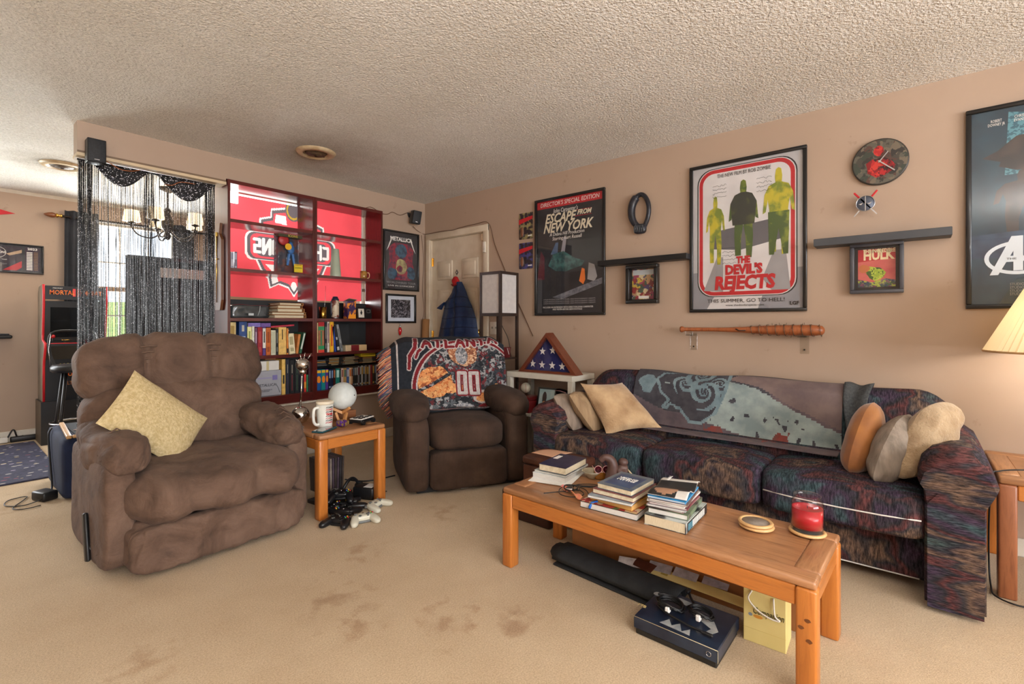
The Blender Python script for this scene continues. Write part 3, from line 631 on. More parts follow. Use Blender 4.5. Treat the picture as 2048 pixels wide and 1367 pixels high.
# ---- pillows on the sofa ---------------------------------------------------
RIB = M('grey_ribbed_knit', (150, 132, 116), .95, c2=(124, 108, 94), scale=26, stretch=(1, 1, .15), bump=.8, bscale=60, bdist=.008); RIBT = M('tan_ribbed_knit', (168, 140, 106), .95, c2=(138, 112, 84), scale=26, stretch=(1, 1, .15), bump=.8, bscale=60, bdist=.008)
FUR = M('tan_plush', (196, 164, 124), .95, c2=(158, 124, 88), scale=7, detail=5, bump=.7, bscale=90, bdist=.008, sheen=.3); FUR2 = M('taupe_plush', (176, 152, 120), .95, c2=(140, 114, 84), scale=9, detail=5, bump=.7, bscale=90, bdist=.008, sheen=.3)
MUST = M('mustard_velvet', (150, 90, 22), .7, c2=(124, 70, 16), scale=8, sheen=.5, bump=.15, bscale=40); RIBG = M('stone_ribbed_knit', (146, 132, 118), .95, c2=(118, 106, 94), scale=24, stretch=(1, 1, .2), bump=.8, bscale=50, bdist=.008)
quad_pillow('grey-brown ribbed pillow leaning on the left sofa arm', [(-.82, -2.269, .667), (-.60, -2.251, .650), (-.56, -2.359, .445), (-.76, -2.382, .450)], .12, RIB, .2, 1.12, 2)
quad_pillow('tan ribbed pillow between the grey-brown ribbed one and the plush one', [(-.80, -2.377, .685), (-.58, -2.347, .674), (-.52, -2.484, .440), (-.70, -2.511, .440)], .12, RIBT, .2, 1.1, 3)
quad_pillow('large tan plush pillow with pointed corners on the left of the sofa', [(-.70, -2.409, .749), (-.42, -2.559, .738), (-.46, -2.848, .485), (-.72, -2.608, .450)], .14, FUR, .0, 1.03, 4, pinch=.10)
quad_pillow('mustard velvet pillow standing on edge on the sofa seat', [(-.62, -3.918, .747), (-.44, -3.958, .738), (-.56, -3.906, .445), (-.74, -3.851, .470)], .13, MUST, .42, 1.16, 5)
quad_pillow('stone grey ribbed pillow slumped between the mustard and taupe pillows', [(-.66, -4.035, .719), (-.45, -4.101, .693), (-.62, -4.018, .440), (-.80, -3.947, .460)], .13, RIBG, .40, 1.16, 6, amp=.014)
quad_pillow('taupe plush pillow drooping against the right sofa arm', [(-.62, -4.111, .772), (-.44, -4.263, .771), (-.60, -4.185, .545), (-.74, -4.021, .455)], .13, FUR2, .40, 1.16, 7, amp=.014)
# ================================================================ BOOKCASES
CHERRY = wood('dark_cherry', (74, 24, 20), (92, 32, 26), .28, 2, 5, .5, (58, 18, 16)); CHERX = wood('dark_cherry_shelf', (78, 24, 20), (96, 34, 28), .28, 0, 5, .5, (60, 18, 16))
SZ = [.543, .882, 1.189, 1.578, 1.960]; YB0, YB1 = -.018, .255
def bookcase(x0, x1, label):
    o = thing('bookcase', label, 'bookcase', ((x0+x1)/2, 0, .468)); w = x1-x0
    for sx in (-1, 1): mb(CHERRY).bb((sx*(w/2-.001), YB0, 0), (sx*(w/2-.021), YB1, BZ1-.468)).build('side_panel', o)
    mb(CHERX).bb((-w/2+.021, YB0+.002, BZ1-.468-.028), (w/2-.021, YB1, BZ1-.468)).build('top_board', o)
    for z in SZ: mb(CHERX).bb((-w/2+.021, YB0+.003, z-.468-.026), (w/2-.021, YB1-.01, z-.468)).build('shelf', o)
    mb(CHERX).bb((-w/2+.021, YB0+.012, 0), (w/2-.021, YB0+.03, SZ[0]-.468-.026)).build('kick_board', o)
    mb(M('dark_interior_black', (20, 21, 22), .6, c2=(34, 36, 38), scale=4)).bb((-w/2+.021, YB1-.008, SZ[0]-.468), (w/2-.021, YB1, 1.345-.468)).build('dark_interior_sheet', o)  # black sheet standing in for the dark interior behind the lower shelves
    hp = mb(M('pin_hole_dark', (40, 14, 12), .7))
    for k in range(22):
        for yy in (.03, .2): hp.cyl((w/2-.0212, yy, .12+k*.075), (w/2-.0222, yy, .12+k*.075), .0035, n=6)
    hp.build('pin_holes', o, kind='stuff'); return o
bookcase(BX0, BXM, 'dark cherry bookcase beside the string curtain'); bookcase(BXM, BX1, 'dark cherry bookcase beside the two framed pictures near the corner')
YF = .03
PAGE = M('book_pages', (226, 214, 186), .9, c2=(206, 192, 160), scale=60, stretch=(20, 1, 1))
def bookmesh(o, w, h, d, col, hard=True, band=None):
    """standing book, spine facing -y, origin at bottom of the spine's middle"""
    c = M('cover_%d_%d_%d' % tuple(col), col, .5, c2=[min(255, x*1.15+6) for x in col], scale=25, coat=.15); t = .0022
    b = mb(c); b.bb((-w/2, 0, 0), (-w/2+t, d, h)); b.bb((w/2-t, 0, 0), (w/2, d, h)); b.rbox((0, .0015, h/2), (w, .003, h), .0012, 1); b.build('cover', o)
    mb(PAGE).bb((-w/2+t, .004, .003), (w/2-t, d-.004, h-.003)).build('pages', o)
    if band:
        for k, (z0, z1, bc, f) in enumerate(band): mb(M('band_%d_%d_%d' % tuple(bc), bc, .5)).bb((-w/2*f, -.0008, z0*h), (w/2*f, .001, z1*h)).build('spine_label', o)
def shelf_book(zs, p0, p1, ptop, col, label, lean=0, d=.17, band=None, y=YF, group=None):
    a = onY(p0, 690, y).x; c = onY(p1, 690, y).x; h = onY((p0+p1)/2, ptop, y).z-zs; w = max(.008, c-a-.001)
    o = thing('book', label, 'book', ((a+c)/2, y, zs+(abs(math.sin(R(lean)))*w/2 if lean else 0)), 0, group); o.rotation_euler = (0, R(lean), 0); bookmesh(o, w, h, d, col, band=band); return o
T_ = lambda c, f=.55: [(.12, .3, c, f), (.45, .85, c, f)]
SB = 'books on the middle bookcase shelves'
z = SZ[1]
shelf_book(z, 458, 472, 644, (214, 190, 128), 'cream thick book with brown spine lettering at the string-curtain end of its shelf', band=[(.1, .9, (176, 142, 70), .55)])
shelf_book(z, 478, 494, 643, (24, 62, 120), 'thick royal blue book with pale emblem panels on its spine', band=[(.72, .9, (196, 190, 170), .3), (.5, .58, (180, 190, 210), .6), (.3, .36, (180, 190, 210), .6)])
shelf_book(z, 494.6, 503.6, 653, (226, 216, 150), 'pale yellow book right of the royal blue one', band=T_((150, 160, 90), .4))
shelf_book(z, 504, 509, 652, (216, 212, 196), 'thin white book with a blue square low on its spine', band=[(.25, .42, (50, 70, 160), .8)])
shelf_book(z, 509.6, 514.6, 655, (104, 62, 92), 'thin purple book beside the dark red one', band=T_((190, 170, 190), .4))
shelf_book(z, 515, 525, 654, (140, 18, 34), 'dark red hardback with faint spine lettering', band=T_((176, 60, 60), .45))
shelf_book(z, 525.3, 531.6, 654, (78, 54, 120), 'purple book with a tall white title label', band=[(.26, .96, (226, 220, 208), .96), (.45, .85, (40, 40, 44), .35)])
shelf_book(z, 532, 541.6, 655, (184, 92, 28), 'orange-brown hardback right of the white-labelled purple book', band=T_((150, 66, 14), .5))
shelf_book(z, 542, 551.6, 660, (206, 204, 180), 'pale grey-green book beside the thin black one', band=[(.05, .95, (188, 188, 160), .75)])
shelf_book(z, 552, 556.6, 657, (24, 26, 28), 'thin black book between the pale grey-green and tan ones', band=T_((130, 130, 120), .4))
shelf_book(z, 557, 572.6, 654, (214, 174, 96), 'thick tan book with black vertical lettering', band=[(.55, .92, (50, 38, 22), .12)])
shelf_book(z, 573, 577, 656, (206, 124, 50), 'thin orange paperback with a dark figure patch at its foot', band=[(.05, .22, (40, 30, 26), .9)])
shelf_book(z, 579, 591, 667, (218, 206, 168), 'cream speckled paperback leaning left', -5, band=T_((170, 160, 120), .6))
shelf_book(z, 591.5, 596.5, 668, (190, 120, 60), 'tan-orange paperback behind the leaning green one', 8)
shelf_book(z, 598, 603, 664, (44, 92, 66), 'dark green book leaning right, last in its row', 13, band=[(.2, .95, (200, 206, 196), .6)])
def flat_book(x0, x1, z, h, y, d, col, label, cat='book', rz=0, tilt=0, name='book', pages=True):
    o = thing(name, label, cat, ((x0+x1)/2, y, z), 0); o.rotation_euler = (0, R(tilt), R(rz)); w = x1-x0; c = M('cover_%d_%d_%d' % tuple(col), col, .5, c2=[min(255, x*1.15+6) for x in col], scale=25, coat=.15); t = min(.0025, h*.2)
    b = mb(c); b.bb((-w/2, 0, 0), (w/2, d, t)); b.bb((-w/2, 0, h-t), (w/2, d, h)); b.rbox((0, .001, h/2), (w, .003, h), .001, 1); b.build('cover', o)
    mb(PAGE).bb((-w/2+.003, .003, t), (w/2-.003, d-.003, h-t)).build('pages', o); return o
zt = z+.232; xx = lambda p, y=YF: onY(p, 690, y).x
flat_book(xx(497), xx(522), zt+.002, .034, .04, .14, (122, 106, 176), 'lavender book lying across the tops of the row of books')
flat_book(xx(523), xx(543), zt+.002, .032, .045, .13, (110, 80, 150), 'violet book lying flat beside the lavender one')
flat_book(xx(545), xx(592), zt+.002, .014, .06, .16, (176, 40, 62), 'crimson folder lying sloped across the book tops', 'folder', tilt=-4)
flat_book(xx(577), xx(592), z+.196, .010, .16, .09, (214, 210, 200), 'white notepad behind the leaning paperbacks', 'notepad')
z = SZ[3-1]
# shelf with folders (third from below) -------------------------------------------
FOLD = M('kraft_folder', (176, 124, 76), .8, c2=(150, 100, 58), scale=8)
for i, (p0, p1, zz, hh, sh) in enumerate(((546, 612, 0, .028, 3), (545, 613, .029, .022, -3), (553, 609, .052, .030, 2), (556, 606, .083, .026, -2), (558, 607, .11, .022, 1))):
    o = thing('file_folder', ['bottom', 'second', 'middle', 'fourth', 'topmost'][i]+' kraft cardboard folder of the folder pile on the bookcase', 'folder', ((xx(p0)+xx(p1))/2, .02, z+zz+.001)); w = xx(p1)-xx(p0)
    b = mb(FOLD); b.box((0, .11, .002), (w, .2, .003), (0, 0, R(sh))); b.box((0, .11, hh-.003), (w, .2, .003), (R(-1), 0, R(sh*.5))); b.rbox((w/2-.004, .11, hh/2), (.006, .2, hh-.002), .002, 1, (0, 0, R(sh))); b.build('cover', o)
    mb(PAGE).box((-.004, .11, hh/2), (w-.03, .18, hh-.008), (0, 0, R(sh))).build('papers', o)
o = thing('storage_bag', 'clear grey plastic storage bag lying beside the kraft folders', 'bag', ((xx(474)+xx(545))/2, .14, z))
mb(M('grey_plastic_film', (74, 78, 78), .18, c2=(40, 44, 46), scale=6, coat=.4)).soft((0, .03, .055), (xx(545)-xx(474)+.03, .12, .11), 9, 12, .008, 14).build('bag', o)
mb(M('plastic_glint', (190, 196, 196), .2)).tube([(.03, -.084, .02), (.045, -.086, .06), (.05, -.082, .10)], .002).build('fold_glint', o); mb(M('plastic_glint', (190, 196, 196), .2)).box((-.02, -.08, .03), (.04, .003, .018)).build('sticker', o)  # pale fold line painted as a glint; the sticker shares its colour
# lowest shelf, left unit --------------------------------------------------
z = SZ[0]
o = thing('storage_box', 'grey printed carton on the lowest shelf behind the brown recliner', 'box', ((xx(512)+xx(563))/2, .03, z)); w = xx(563)-xx(512)
GC = M('grey_carton', (176, 176, 182), .6, c2=(160, 160, 168), scale=5); mb(GC).rbox((0, .1, .105), (w, .2, .21), .004, 1).build('carton', o)
mb(M('lilac_print', (120, 112, 168), .6)).bb((w/2-.075, -.0012, .13), (w/2-.035, .0005, .17)).build('stamp', o); mb(M('lilac_pale_print', (150, 146, 180), .6)).bb((-w/2+.01, -.0012, .145), (w/2-.08, .0005, .155)).build('stripe', o)
text('METALLICA', .032, M('ink_black', (18, 18, 20), .6), o, (-.02, -.0012, .09), maxw=.15); text('& SAN FRANCISCO\nSYMPHONY', .013, M('ink_black', (18, 18, 20), .6), o, (-.03, -.0012, .045)); mb(M('ink_black', (18, 18, 20))).tube([(.055, -.001, .10), (.075, -.001, .06), (.09, -.001, .02)], .0016).build('print_line', o)
o = thing('flat_box', 'white flat box lying on top of the grey printed carton', 'box', ((xx(516)+xx(558))/2, .025, z+.211)); w = xx(558)-xx(516); mb(M('white_card', (222, 218, 210), .6)).rbox((0, .1, .04), (w, .2, .08), .004, 1).build('carton', o); mb(M('cream_tape', (206, 190, 140), .5)).bb((-.02, -.001, .001), (.0, .0, .079)).build('tape', o)
o = thing('carton', 'small kraft carton standing behind the white flat box', 'box', ((xx(546)+xx(560))/2, .17, z+.212)); mb(FOLD).rbox((0, 0, .05), (.09, .06, .1), .003, 1).build('carton', o); mb(M('cream_tape', (206, 190, 140), .5)).bb((-.045, -.0312, .05), (.045, -.03, .065)).build('tape', o)
shelf_book(z, 563.6, 571, 718, (222, 178, 92), 'tall tan book with bold black lettering beside the grey carton', band=[(.3, .55, (44, 34, 20), .5)])
for i, (a, c, col, bc, lb) in enumerate(((571.5, 579, (20, 30, 44), (70, 40, 60), 'tall navy book with a cream and plum stripe, next to the tan one'), (579.4, 589, (18, 16, 18), (132, 40, 48), 'tall black book with a red and silver spine bar'), (589.4, 598.4, (20, 22, 26), (60, 90, 60), 'tall black book with faint green spine print'), (598.8, 607.6, (24, 20, 34), (52, 60, 96), 'tall black book partly behind the chrome lamp'))):
    shelf_book(z, a, c, 718+i, col, lb, band=[(.08, .55, bc, .14), (.6, .85, (170, 160, 140) if i < 2 else bc, .14)])
shelf_book(z, 608, 612.4, 747, (200, 44, 36), 'red and orange paperback on the lowest shelf', band=[(.2, .55, (226, 150, 50), .8)]); shelf_book(z, 612.8, 616.4, 749, (40, 112, 74), 'green paperback next to the red and orange one'); shelf_book(z, 617, 623.5, 722, (58, 18, 30), 'maroon book at the end of the lowest shelf')
# right unit, shelf of books -------------------------------------------------
z = SZ[1]
shelf_book(z, 633.6, 636.2, 645, (224, 196, 136), 'thin cream book first in the right-hand book row'); shelf_book(z, 636.6, 648.6, 643, (150, 98, 66), 'thick brown book with green and red bands on its spine', band=[(.86, .99, (180, 32, 40), 1), (.72, .84, (52, 140, 92), 1), (.10, .22, (40, 140, 84), 1), (.0, .08, (214, 60, 46), 1), (.24, .70, (60, 120, 80), .25)])
shelf_book(z, 649.6, 654, 644, (36, 30, 38), 'dark book with small white lettering', band=T_((150, 144, 140), .35)); shelf_book(z, 654.4, 659, 643, (212, 200, 190), 'white book with dark red vertical lettering', band=[(.3, .95, (110, 50, 56), .4)])
shelf_book(z, 659.6, 667.4, 643, (236, 168, 30), 'bright orange-yellow book with red lettering', band=[(.2, .9, (190, 70, 20), .35)]); shelf_book(z, 669, 673, 652, (36, 66, 150), 'blue book leaning next to the orange-yellow one', -6)
shelf_book(z, 674.5, 680, 650, (26, 26, 30), 'black book with white marks leaning left', -9, band=[(.05, .18, (200, 196, 190), .8), (.45, .55, (190, 190, 190), .5)]); shelf_book(z, 682, 686.5, 648, (136, 138, 138), 'grey book leaning furthest left', -11, band=T_((90, 92, 94), .4))
o = flat_book(xx(690), xx(732), z+.001, .055, .02, .14, (196, 172, 136), 'fat tan book with a red spine patch lying flat on the shelf'); w = xx(732)-xx(690); mb(M('cover_140_30_30', (120, 24, 28), .5)).bb((-.055, -.0012, 0), (.03, .001, .055)).build('spine_label', o); mb(M('cover_cream_patch', (222, 190, 140), .5)).bb((.032, -.0012, 0), (w/2, .001, .055)).build('spine_label', o)
o = thing('art_board', 'black board leaning at the back of the shelf above the flat book', 'board', ((xx(686)+xx(716))/2, .19, z)); mb(M('black_board', (30, 31, 33), .45, c2=(42, 44, 46), scale=5)).box((0, 0, .13), (.17, .006, .25), (R(-6), 0, 0)).build('board', o); mb(M('black_board_edge', (14, 14, 15))).box((0, -.004, .002), (.17, .012, .004)).build('edge', o)
# disc cases -------------------------------------------------------------------
z = SZ[0]; rd = random.Random(4)
sleeve = {}
def disc_case(x, w, h, col, acc, label, group=None, y=YF, zz=z, flat=False, rz=0):
    c = M('sleeve_%d_%d_%d' % tuple(col), col, .35, coat=.3); a = M('sleeve_%d_%d_%d' % tuple(acc), acc, .4)
    b = mb(c)
    if flat: b.rbox((0, .07, w/2), (h, .135, w), .0015, 1); b.use(a); b.bb((-h*.3, -.0006, w*.2), (h*.25, .003, w*.8))
    else: b.rbox((0, .07, h/2), (w, .135, h), .0015, 1); b.use(a); b.bb((-w*.3, -.0006, h*.55), (w*.3, .003, h*.92)); b.bb((-w*.3, -.0006, h*.06), (w*.3, .003, h*.14))
    o = b.build('disc_case', None, (x, y, zz), (0, 0, R(rz))); tag(o, label, 'disc case', group); return o
for p0, p1, col, acc, lb in ((632.4, 642.8, (30, 92, 160), (240, 130, 40), 'blue boxed set'), (643, 651.2, (30, 140, 140), (240, 160, 40), 'teal boxed set'), (651.4, 657, (92, 56, 140), (240, 130, 40), 'purple boxed set')):
    x0, x1 = xx(p0), xx(p1); h = onY(640, 739, YF).z-z; w = x1-x0-.001; o = thing('disc_set', lb+' with an orange oval on its spine on the lowest shelf', 'disc set', ((x0+x1)/2, YF, z), 0, 'boxed disc sets')
    mb(M('sleeve_%d_%d_%d' % col, col, .35, coat=.3)).rbox((0, .07, h/2), (w, .135, h), .0015, 1).build('slipcase', o); mb(M('oval_orange', (244, 142, 40), .4)).prism([(w*.38*math.cos(R(t)), h*.52+h*.17*math.sin(R(t))) for t in range(0, 360, 20)], -.001, .001).build('oval', o); mb(M('title_yellow', (240, 190, 50), .4)).bb((-w*.42, -.001, h*.84), (w*.42, .001, h*.97)).build('title_band', o)
p = 657.6; i = 0
cols = [((26, 40, 66), (160, 180, 200)), ((20, 34, 60), (120, 150, 190)), ((60, 24, 24), (180, 110, 70)), ((34, 120, 110), (180, 220, 210)), ((30, 34, 36), (90, 110, 100)), ((214, 190, 180), (150, 90, 80)), ((190, 150, 90), (90, 120, 110)), ((74, 104, 160), (190, 190, 200)), ((224, 200, 170), (210, 110, 40)), ((200, 150, 110), (120, 70, 50))]
names = ['navy', 'midnight blue', 'dark maroon', 'sea green', 'slate', 'pale pink', 'mustard and green', 'denim blue', 'white and orange', 'peach']
for k, (c, a) in enumerate(cols):
    w = [4.6, 4.4, 4.6, 8.2, 2.6, 4.6, 6, 5, 3.6, 3.2][k]; x0, x1 = xx(p), xx(p+w); disc_case((x0+x1)/2, x1-x0-.0012, onY(p, 738-k*.35, YF).z-z, c, a, names[k]+' disc case standing on the lowest shelf behind the moon lamp'); p += w+.15
k = 0
while p < 757:
    w = rd.choice((3.1, 3.4, 3.8)); x0, x1 = xx(p), xx(p+w); dark = rd.random() < .62; c = rd.choice(((26, 24, 26), (40, 32, 30), (30, 36, 34), (52, 40, 30))) if dark else rd.choice(((150, 146, 142), (176, 172, 170), (120, 118, 122), (140, 34, 38)))
    a = rd.choice(((170, 170, 165), (190, 150, 70), (120, 40, 40), (90, 110, 130)))
    disc_case((x0+x1)/2, x1-x0-.0012, .19+rd.uniform(-.006, .006)+.006, c, a, {26: 'black', 40: 'umber', 30: 'dark green', 52: 'brown', 150: 'grey', 176: 'silver', 120: 'slate', 140: 'red'}[c[0]]+' slim disc case with a '+{170: 'pale', 190: 'gold', 120: 'red', 90: 'blue'}[a[0]]+' spine title in the tight row', 'slim disc cases in the row'); p += w+.1; k += 1
zz = z+.214; rd = random.Random(9)
for cx, n, x0w, cs in ((644, 4, .185, 'dark'), (669, 5, .18, 'dark'), (700, 5, .185, 'mix'), (737, 4, .19, 'mix')):
    for q in range(n):
        col = rd.choice(((24, 24, 26), (34, 36, 38), (60, 62, 60), (30, 26, 24))) if cs == 'dark' else rd.choice(((120, 84, 56), (70, 40, 36), (90, 90, 84), (40, 36, 34)))
        disc_case(xx(cx)+rd.uniform(-.008, .008), .0142, x0w, col, rd.choice(((150, 140, 110), (90, 90, 88), (176, 130, 70))), {24: 'black', 34: 'charcoal', 60: 'grey', 30: 'dark brown', 120: 'tan', 70: 'maroon', 90: 'stone grey', 40: 'umber'}[col[0]]+' disc case lying flat in the pile '+{644: 'above the boxed sets', 669: 'beside the boxed-set pile', 700: 'left of the yellow box', 737: 'under the bright yellow box'}[cx], 'disc cases lying flat', YF+.005, zz+q*.0148, True, rd.uniform(-3, 3))
o = thing('yellow_box', 'bright yellow box lying on the flat disc cases', 'box', (xx(738), YF, zz+4*.0148+.002)); mb(M('bright_yellow', (226, 200, 40), .5)).rbox((0, .07, .022), (.165, .12, .044), .003, 1).build('carton', o); mb(M('yellow_box_band', (180, 150, 20), .5)).bb((-.08, .009, .016), (.08, .0105, .024)).build('printed_band', o)
# ---- flag and what stands on the upper shelves -----------------------------------
def m_flag(name, col):
    m = bpy.data.materials.new(name); m.use_nodes = True; nt = m.node_tree; nt.nodes.clear(); o = nt.nodes.new('ShaderNodeOutputMaterial'); d = nt.nodes.new('ShaderNodeBsdfDiffuse'); t = nt.nodes.new('ShaderNodeBsdfTranslucent'); x = nt.nodes.new('ShaderNodeMixShader')
    co = _coords(nt); cc = _ramp(nt, _noise(nt, co, 3, 3), [(.3, [v*.96 for v in col]), (.7, col)]); nt.links.new(cc, d.inputs[0]); nt.links.new(cc, t.inputs[0]); x.inputs[0].default_value = .68
    nt.links.new(d.outputs[0], x.inputs[1]); nt.links.new(t.outputs[0], x.inputs[2]); nt.links.new(x.outputs[0], o.inputs[0]); return m
FR, FW, FG = m_flag('flag_red', (250, 92, 104)), m_flag('flag_white', (246, 242, 242)), m_flag('flag_grey', (112, 104, 110))
YFL = .285; fx0, fx1 = onY(452, 450, YFL).x, onY(723, 450, YFL).x; fz0, fz1 = onY(590, 597, YFL).z, onY(590, 375, YFL).z
fl = thing('flag', 'red flag with a white and grey shield hung behind the bookcases, seen from its back', 'flag', ((fx0+fx1)/2, YFL, fz0))
fw, fh = fx1-fx0, fz1-fz0
def F2(px, py): q = onY(px, py, YFL); return (q.x-(fx0+fx1)/2, q.z-fz0)
left = [(588, 409), (576, 414), (541.7, 416.3), (541, 431.7), (519.7, 434.6), (519, 446), (506, 459), (495, 466), (490, 478), (490, 505), (495, 514), (503, 518), (512, 518), (522, 539), (536, 556), (539.5, 575), (557, 567), (576, 574.6), (586, 590.4)]
Lp = [F2(*q) for q in left]; cxf = (F2(490, 490)[0]+F2(671, 490)[0])/2; half = cxf-F2(490, 490)[0]
zt_ = lambda q: q
shield = [(min(q[0], cxf), q[1]) for q in Lp]; shield = shield+[(2*cxf-x, z_) for x, z_ in reversed(shield)]; zc = sum(q[1] for q in shield)/len(shield)
def scl(P, s): return [(cxf+(x-cxf)*s, zc+(z_-zc)*s) for x, z_ in P]
za, zb = F2(506, 517)[1], F2(506, 460)[1]; zp = (za+zb)/2; hp_ = (zb-za)/2
plates = [(rrect(cxf-half+(1-s_)*.30, zp-hp_*s_, cxf+half-(1-s_)*.30, zp+hp_*s_, hp_*s_*.55), m_) for s_, m_ in ((.70, FG), (.85, FR), (.94, FG), (1.0, FW))]
shields = [(scl(shield, s_), m_) for s_, m_ in ((.885, FR), (.955, FG), (1.0, FW))]
lw = half*1.70/9; word = []
for i_, ch in enumerate('CHAMPIONS'): word += [((2*cxf-a[0], a[1]), (2*cxf-c_[0], c_[1]), t_) for a, c_, t_ in lett(ch, cxf-half*.85+lw*i_+lw*.12, -(zp+hp_*.50), lw*.74, hp_*1.0, .0135)]
whites = [[(cxf-.17, Lp[4][1]-.02), (cxf-.06, Lp[4][1]-.03), (cxf-.07, Lp[4][1]+.05), (cxf-.16, Lp[4][1]+.05)], [(cxf+.06, Lp[4][1]-.03), (cxf+.17, Lp[4][1]-.02), (cxf+.16, Lp[4][1]+.05), (cxf+.07, Lp[4][1]+.05)], [(cxf+.05, zp-hp_*1.25), (cxf+.25, zp-hp_*1.22), (cxf+.16, zp-hp_*2.0)], [(cxf-.16, zp-hp_*2.0), (cxf-.25, zp-hp_*1.22), (cxf-.05, zp-hp_*1.25)], blob(cxf-.17, F2(555, 568)[1]+.03, .032, .05, 12, .05, 3), blob(cxf+.17, F2(555, 568)[1]+.03, .032, .05, 12, .05, 3), blob(cxf, F2(586, 578)[1]+.02, .03, .06, 12, .05, 4)]
FGO = m_flag('flag_gold', (196, 164, 70))
def fpick(u, v):
    x, z_ = -fw/2+fw*u, fh*v
    if abs(x-cxf) < half and abs(z_-zp) < hp_:
        if min(dseg(x, -z_, s)-s[2] for s in word) < 0: return FW
        for P_, m_ in plates:
            if inpoly(x, z_, P_): return m_
    r_ = math.hypot((x-cxf)/.075, (z_-Lp[0][1]+.055)/.10)
    if r_ < 1: return FGO if .68 < r_ < .86 and x < cxf+.03 else FG
    if inpoly(x, z_, shields[2][0]):
        if inpoly(x, z_, shields[0][0]):
            for P_ in whites:
                if inpoly(x, z_, P_): return FW
        for P_, m_ in shields:
            if inpoly(x, z_, P_): return m_
    return FR
MB().grid(lambda u, v: (-fw/2+fw*u, .008*math.sin(u*26+v*5)*.5+.006*math.sin(u*9), fh*v-.012*math.sin(u*math.pi)*(1-v)), 330, 190, True, fpick).build('cloth', fl)
mb(FW).tube([(fw/2, 0, .0), (fw/2, 0, fh)], .005, 6).build('sleeve', fl)
o = thing('white_pole', 'white pole standing behind the right bookcase at the edge of the red flag', 'pole', (onY(726, 500, .30).x, .30, 0)); mb(WHITE).bb((-.018, 0, 0), (.018, .03, 2.43)).build('pole', o); mb(STEEL).bb((-.022, -.006, 1.47), (.022, 0, 1.50)).build('bracket', o)
o = thing('glare_strip', 'glowing white bar and square standing in for window glare across the top of the red flag', 'lamp', (onY(466, 394, .24).x, .235, onY(466, 394, .24).z)); GLOW = emit('window_glare_glow', (255, 250, 245), 3.2)  # added glowing bar imitating window glare at the flag's top edge
mb(GLOW).rbox((0, 0, 0), (.075, .02, .10), .006, 2).build('glare_block', o); L_ = onY(585, 413, .24).x-onY(466, 394, .24).x; mb(GLOW).rbox((.04+L_/2, .004, .028), (L_, .01, .012), .003, 1).build('tube', o); mb(WHITE).box((.04+L_/2, .012, .035), (L_, .012, .01)).build('glare_bar_back', o)
def stand_at(px, y, zs): return (onY(px, 600, y).x, y, zs)
z = SZ[3]
for i, (p, col, lb) in enumerate(((459, (40, 34, 66), 'dark violet disc case standing on the upper shelf by the string curtain'), (465, (200, 196, 206), 'pale lilac disc case beside the dark violet one on the upper shelf'), (471.5, (70, 40, 70), 'plum disc case standing slightly open on the upper shelf'))): disc_case(xx(p), .022, onY(p, 503, YF).z-z, col, (150, 150, 170), lb, None, YF, z, False, (0, 4, -10)[i])
o = thing('figure_package', 'clear boxed toy figure package with yellow lettering on the upper shelf', 'toy package', stand_at(580, .05, z)); w, h = .215, onY(580, 467, .05).z-z
mb(M('package_back_card', (70, 74, 92), .5, c2=(120, 70, 66), scale=9, lo=.45, hi=.55)).bb((-w/2, .06, 0), (w/2, .066, h)).build('back_card', o); mb(glassy('blister_plastic', rough=.05)).rbox((0, .025, h/2), (w, .07, h), .006, 2).build('blister', o)
mb(M('package_top_band', (60, 56, 30), .5)).bb((-w/2+.004, -.012, h*.90), (w/2-.004, .058, h*.97)).build('top_band', o); text('ICONS', .028, M('title_gold', (206, 180, 60), .4), o, (.02, -.0135, h*.935))
mb(M('disc_yellow', (232, 176, 30), .4)).cyl((-.02, -.011, h*.66), (-.02, -.014, h*.66), .028, n=20).build('sticker', o); mb(M('label_yellow', (222, 196, 40), .4)).bb((.03, -.0135, .012), (w/2-.002, -.011, h*.24)).build('label_panel', o); text('MARVEL', .018, M('label_red_print', (150, 30, 24), .4), o, (.068, -.0145, h*.215), maxw=.06); text('LEGENDS', .018, M('ink_black', (18, 18, 20), .6), o, (.068, -.0145, h*.145), maxw=.062)
b = mb(M('toy_blue', (44, 104, 168), .45)); b.sph((.02, .025, h*.62), (.03, .018, .045)); b.sph((.02, .025, h*.75), (.016, .016, .02)); b.cyl((.005, .025, h*.5), (-.01, .025, h*.2), .013, .010, 10); b.cyl((.035, .025, h*.5), (.05, .025, h*.2), .013, .010, 10); b.build('toy', o)
mb(M('toy_part_red', (176, 40, 44), .4)).lathe([(.05, 0), (.035, .008), (.001, .012)], (-.045, .02, h*.83), 20, (R(90), 0, 0)).build('toy_disc', o)
o = thing('cone_vase', 'tall pale green tapered vase on the right bookcase upper shelf', 'vase', stand_at(671, .10, z)); h = onY(671, 498, .10).z-z; mb(M('celadon_glaze', (176, 186, 164), .3, coat=.4)).lathe([(.052, 0), (.055, .004), (.05, .02), (.032, h-.004), (.030, h), (.024, h), (.024, h-.03)], n=28).build('body', o); mb(WHITE).lathe([(.05, .004), (.054, .008), (.05, .014)], n=28).build('foot_ring', o)
o = thing('glass_mug', 'amber glass beer mug on the upper shelf in front of the white pole', 'mug', stand_at(727, .12, z)); mb(M('amber_glass', (190, 140, 70), .08, c2=(120, 80, 36), scale=20, coat=.5)).lathe([(.03, 0), (.034, .003), (.034, .085), (.031, .085), (.031, .01)], n=22).build('body', o); mb(M('amber_glass_handle', (214, 180, 130), .1, coat=.5)).tube(spline([(.033, 0, .07), (.06, 0, .072), (.068, 0, .045), (.058, 0, .02), (.033, 0, .018)], 5), .005).build('handle', o)
z = SZ[2]
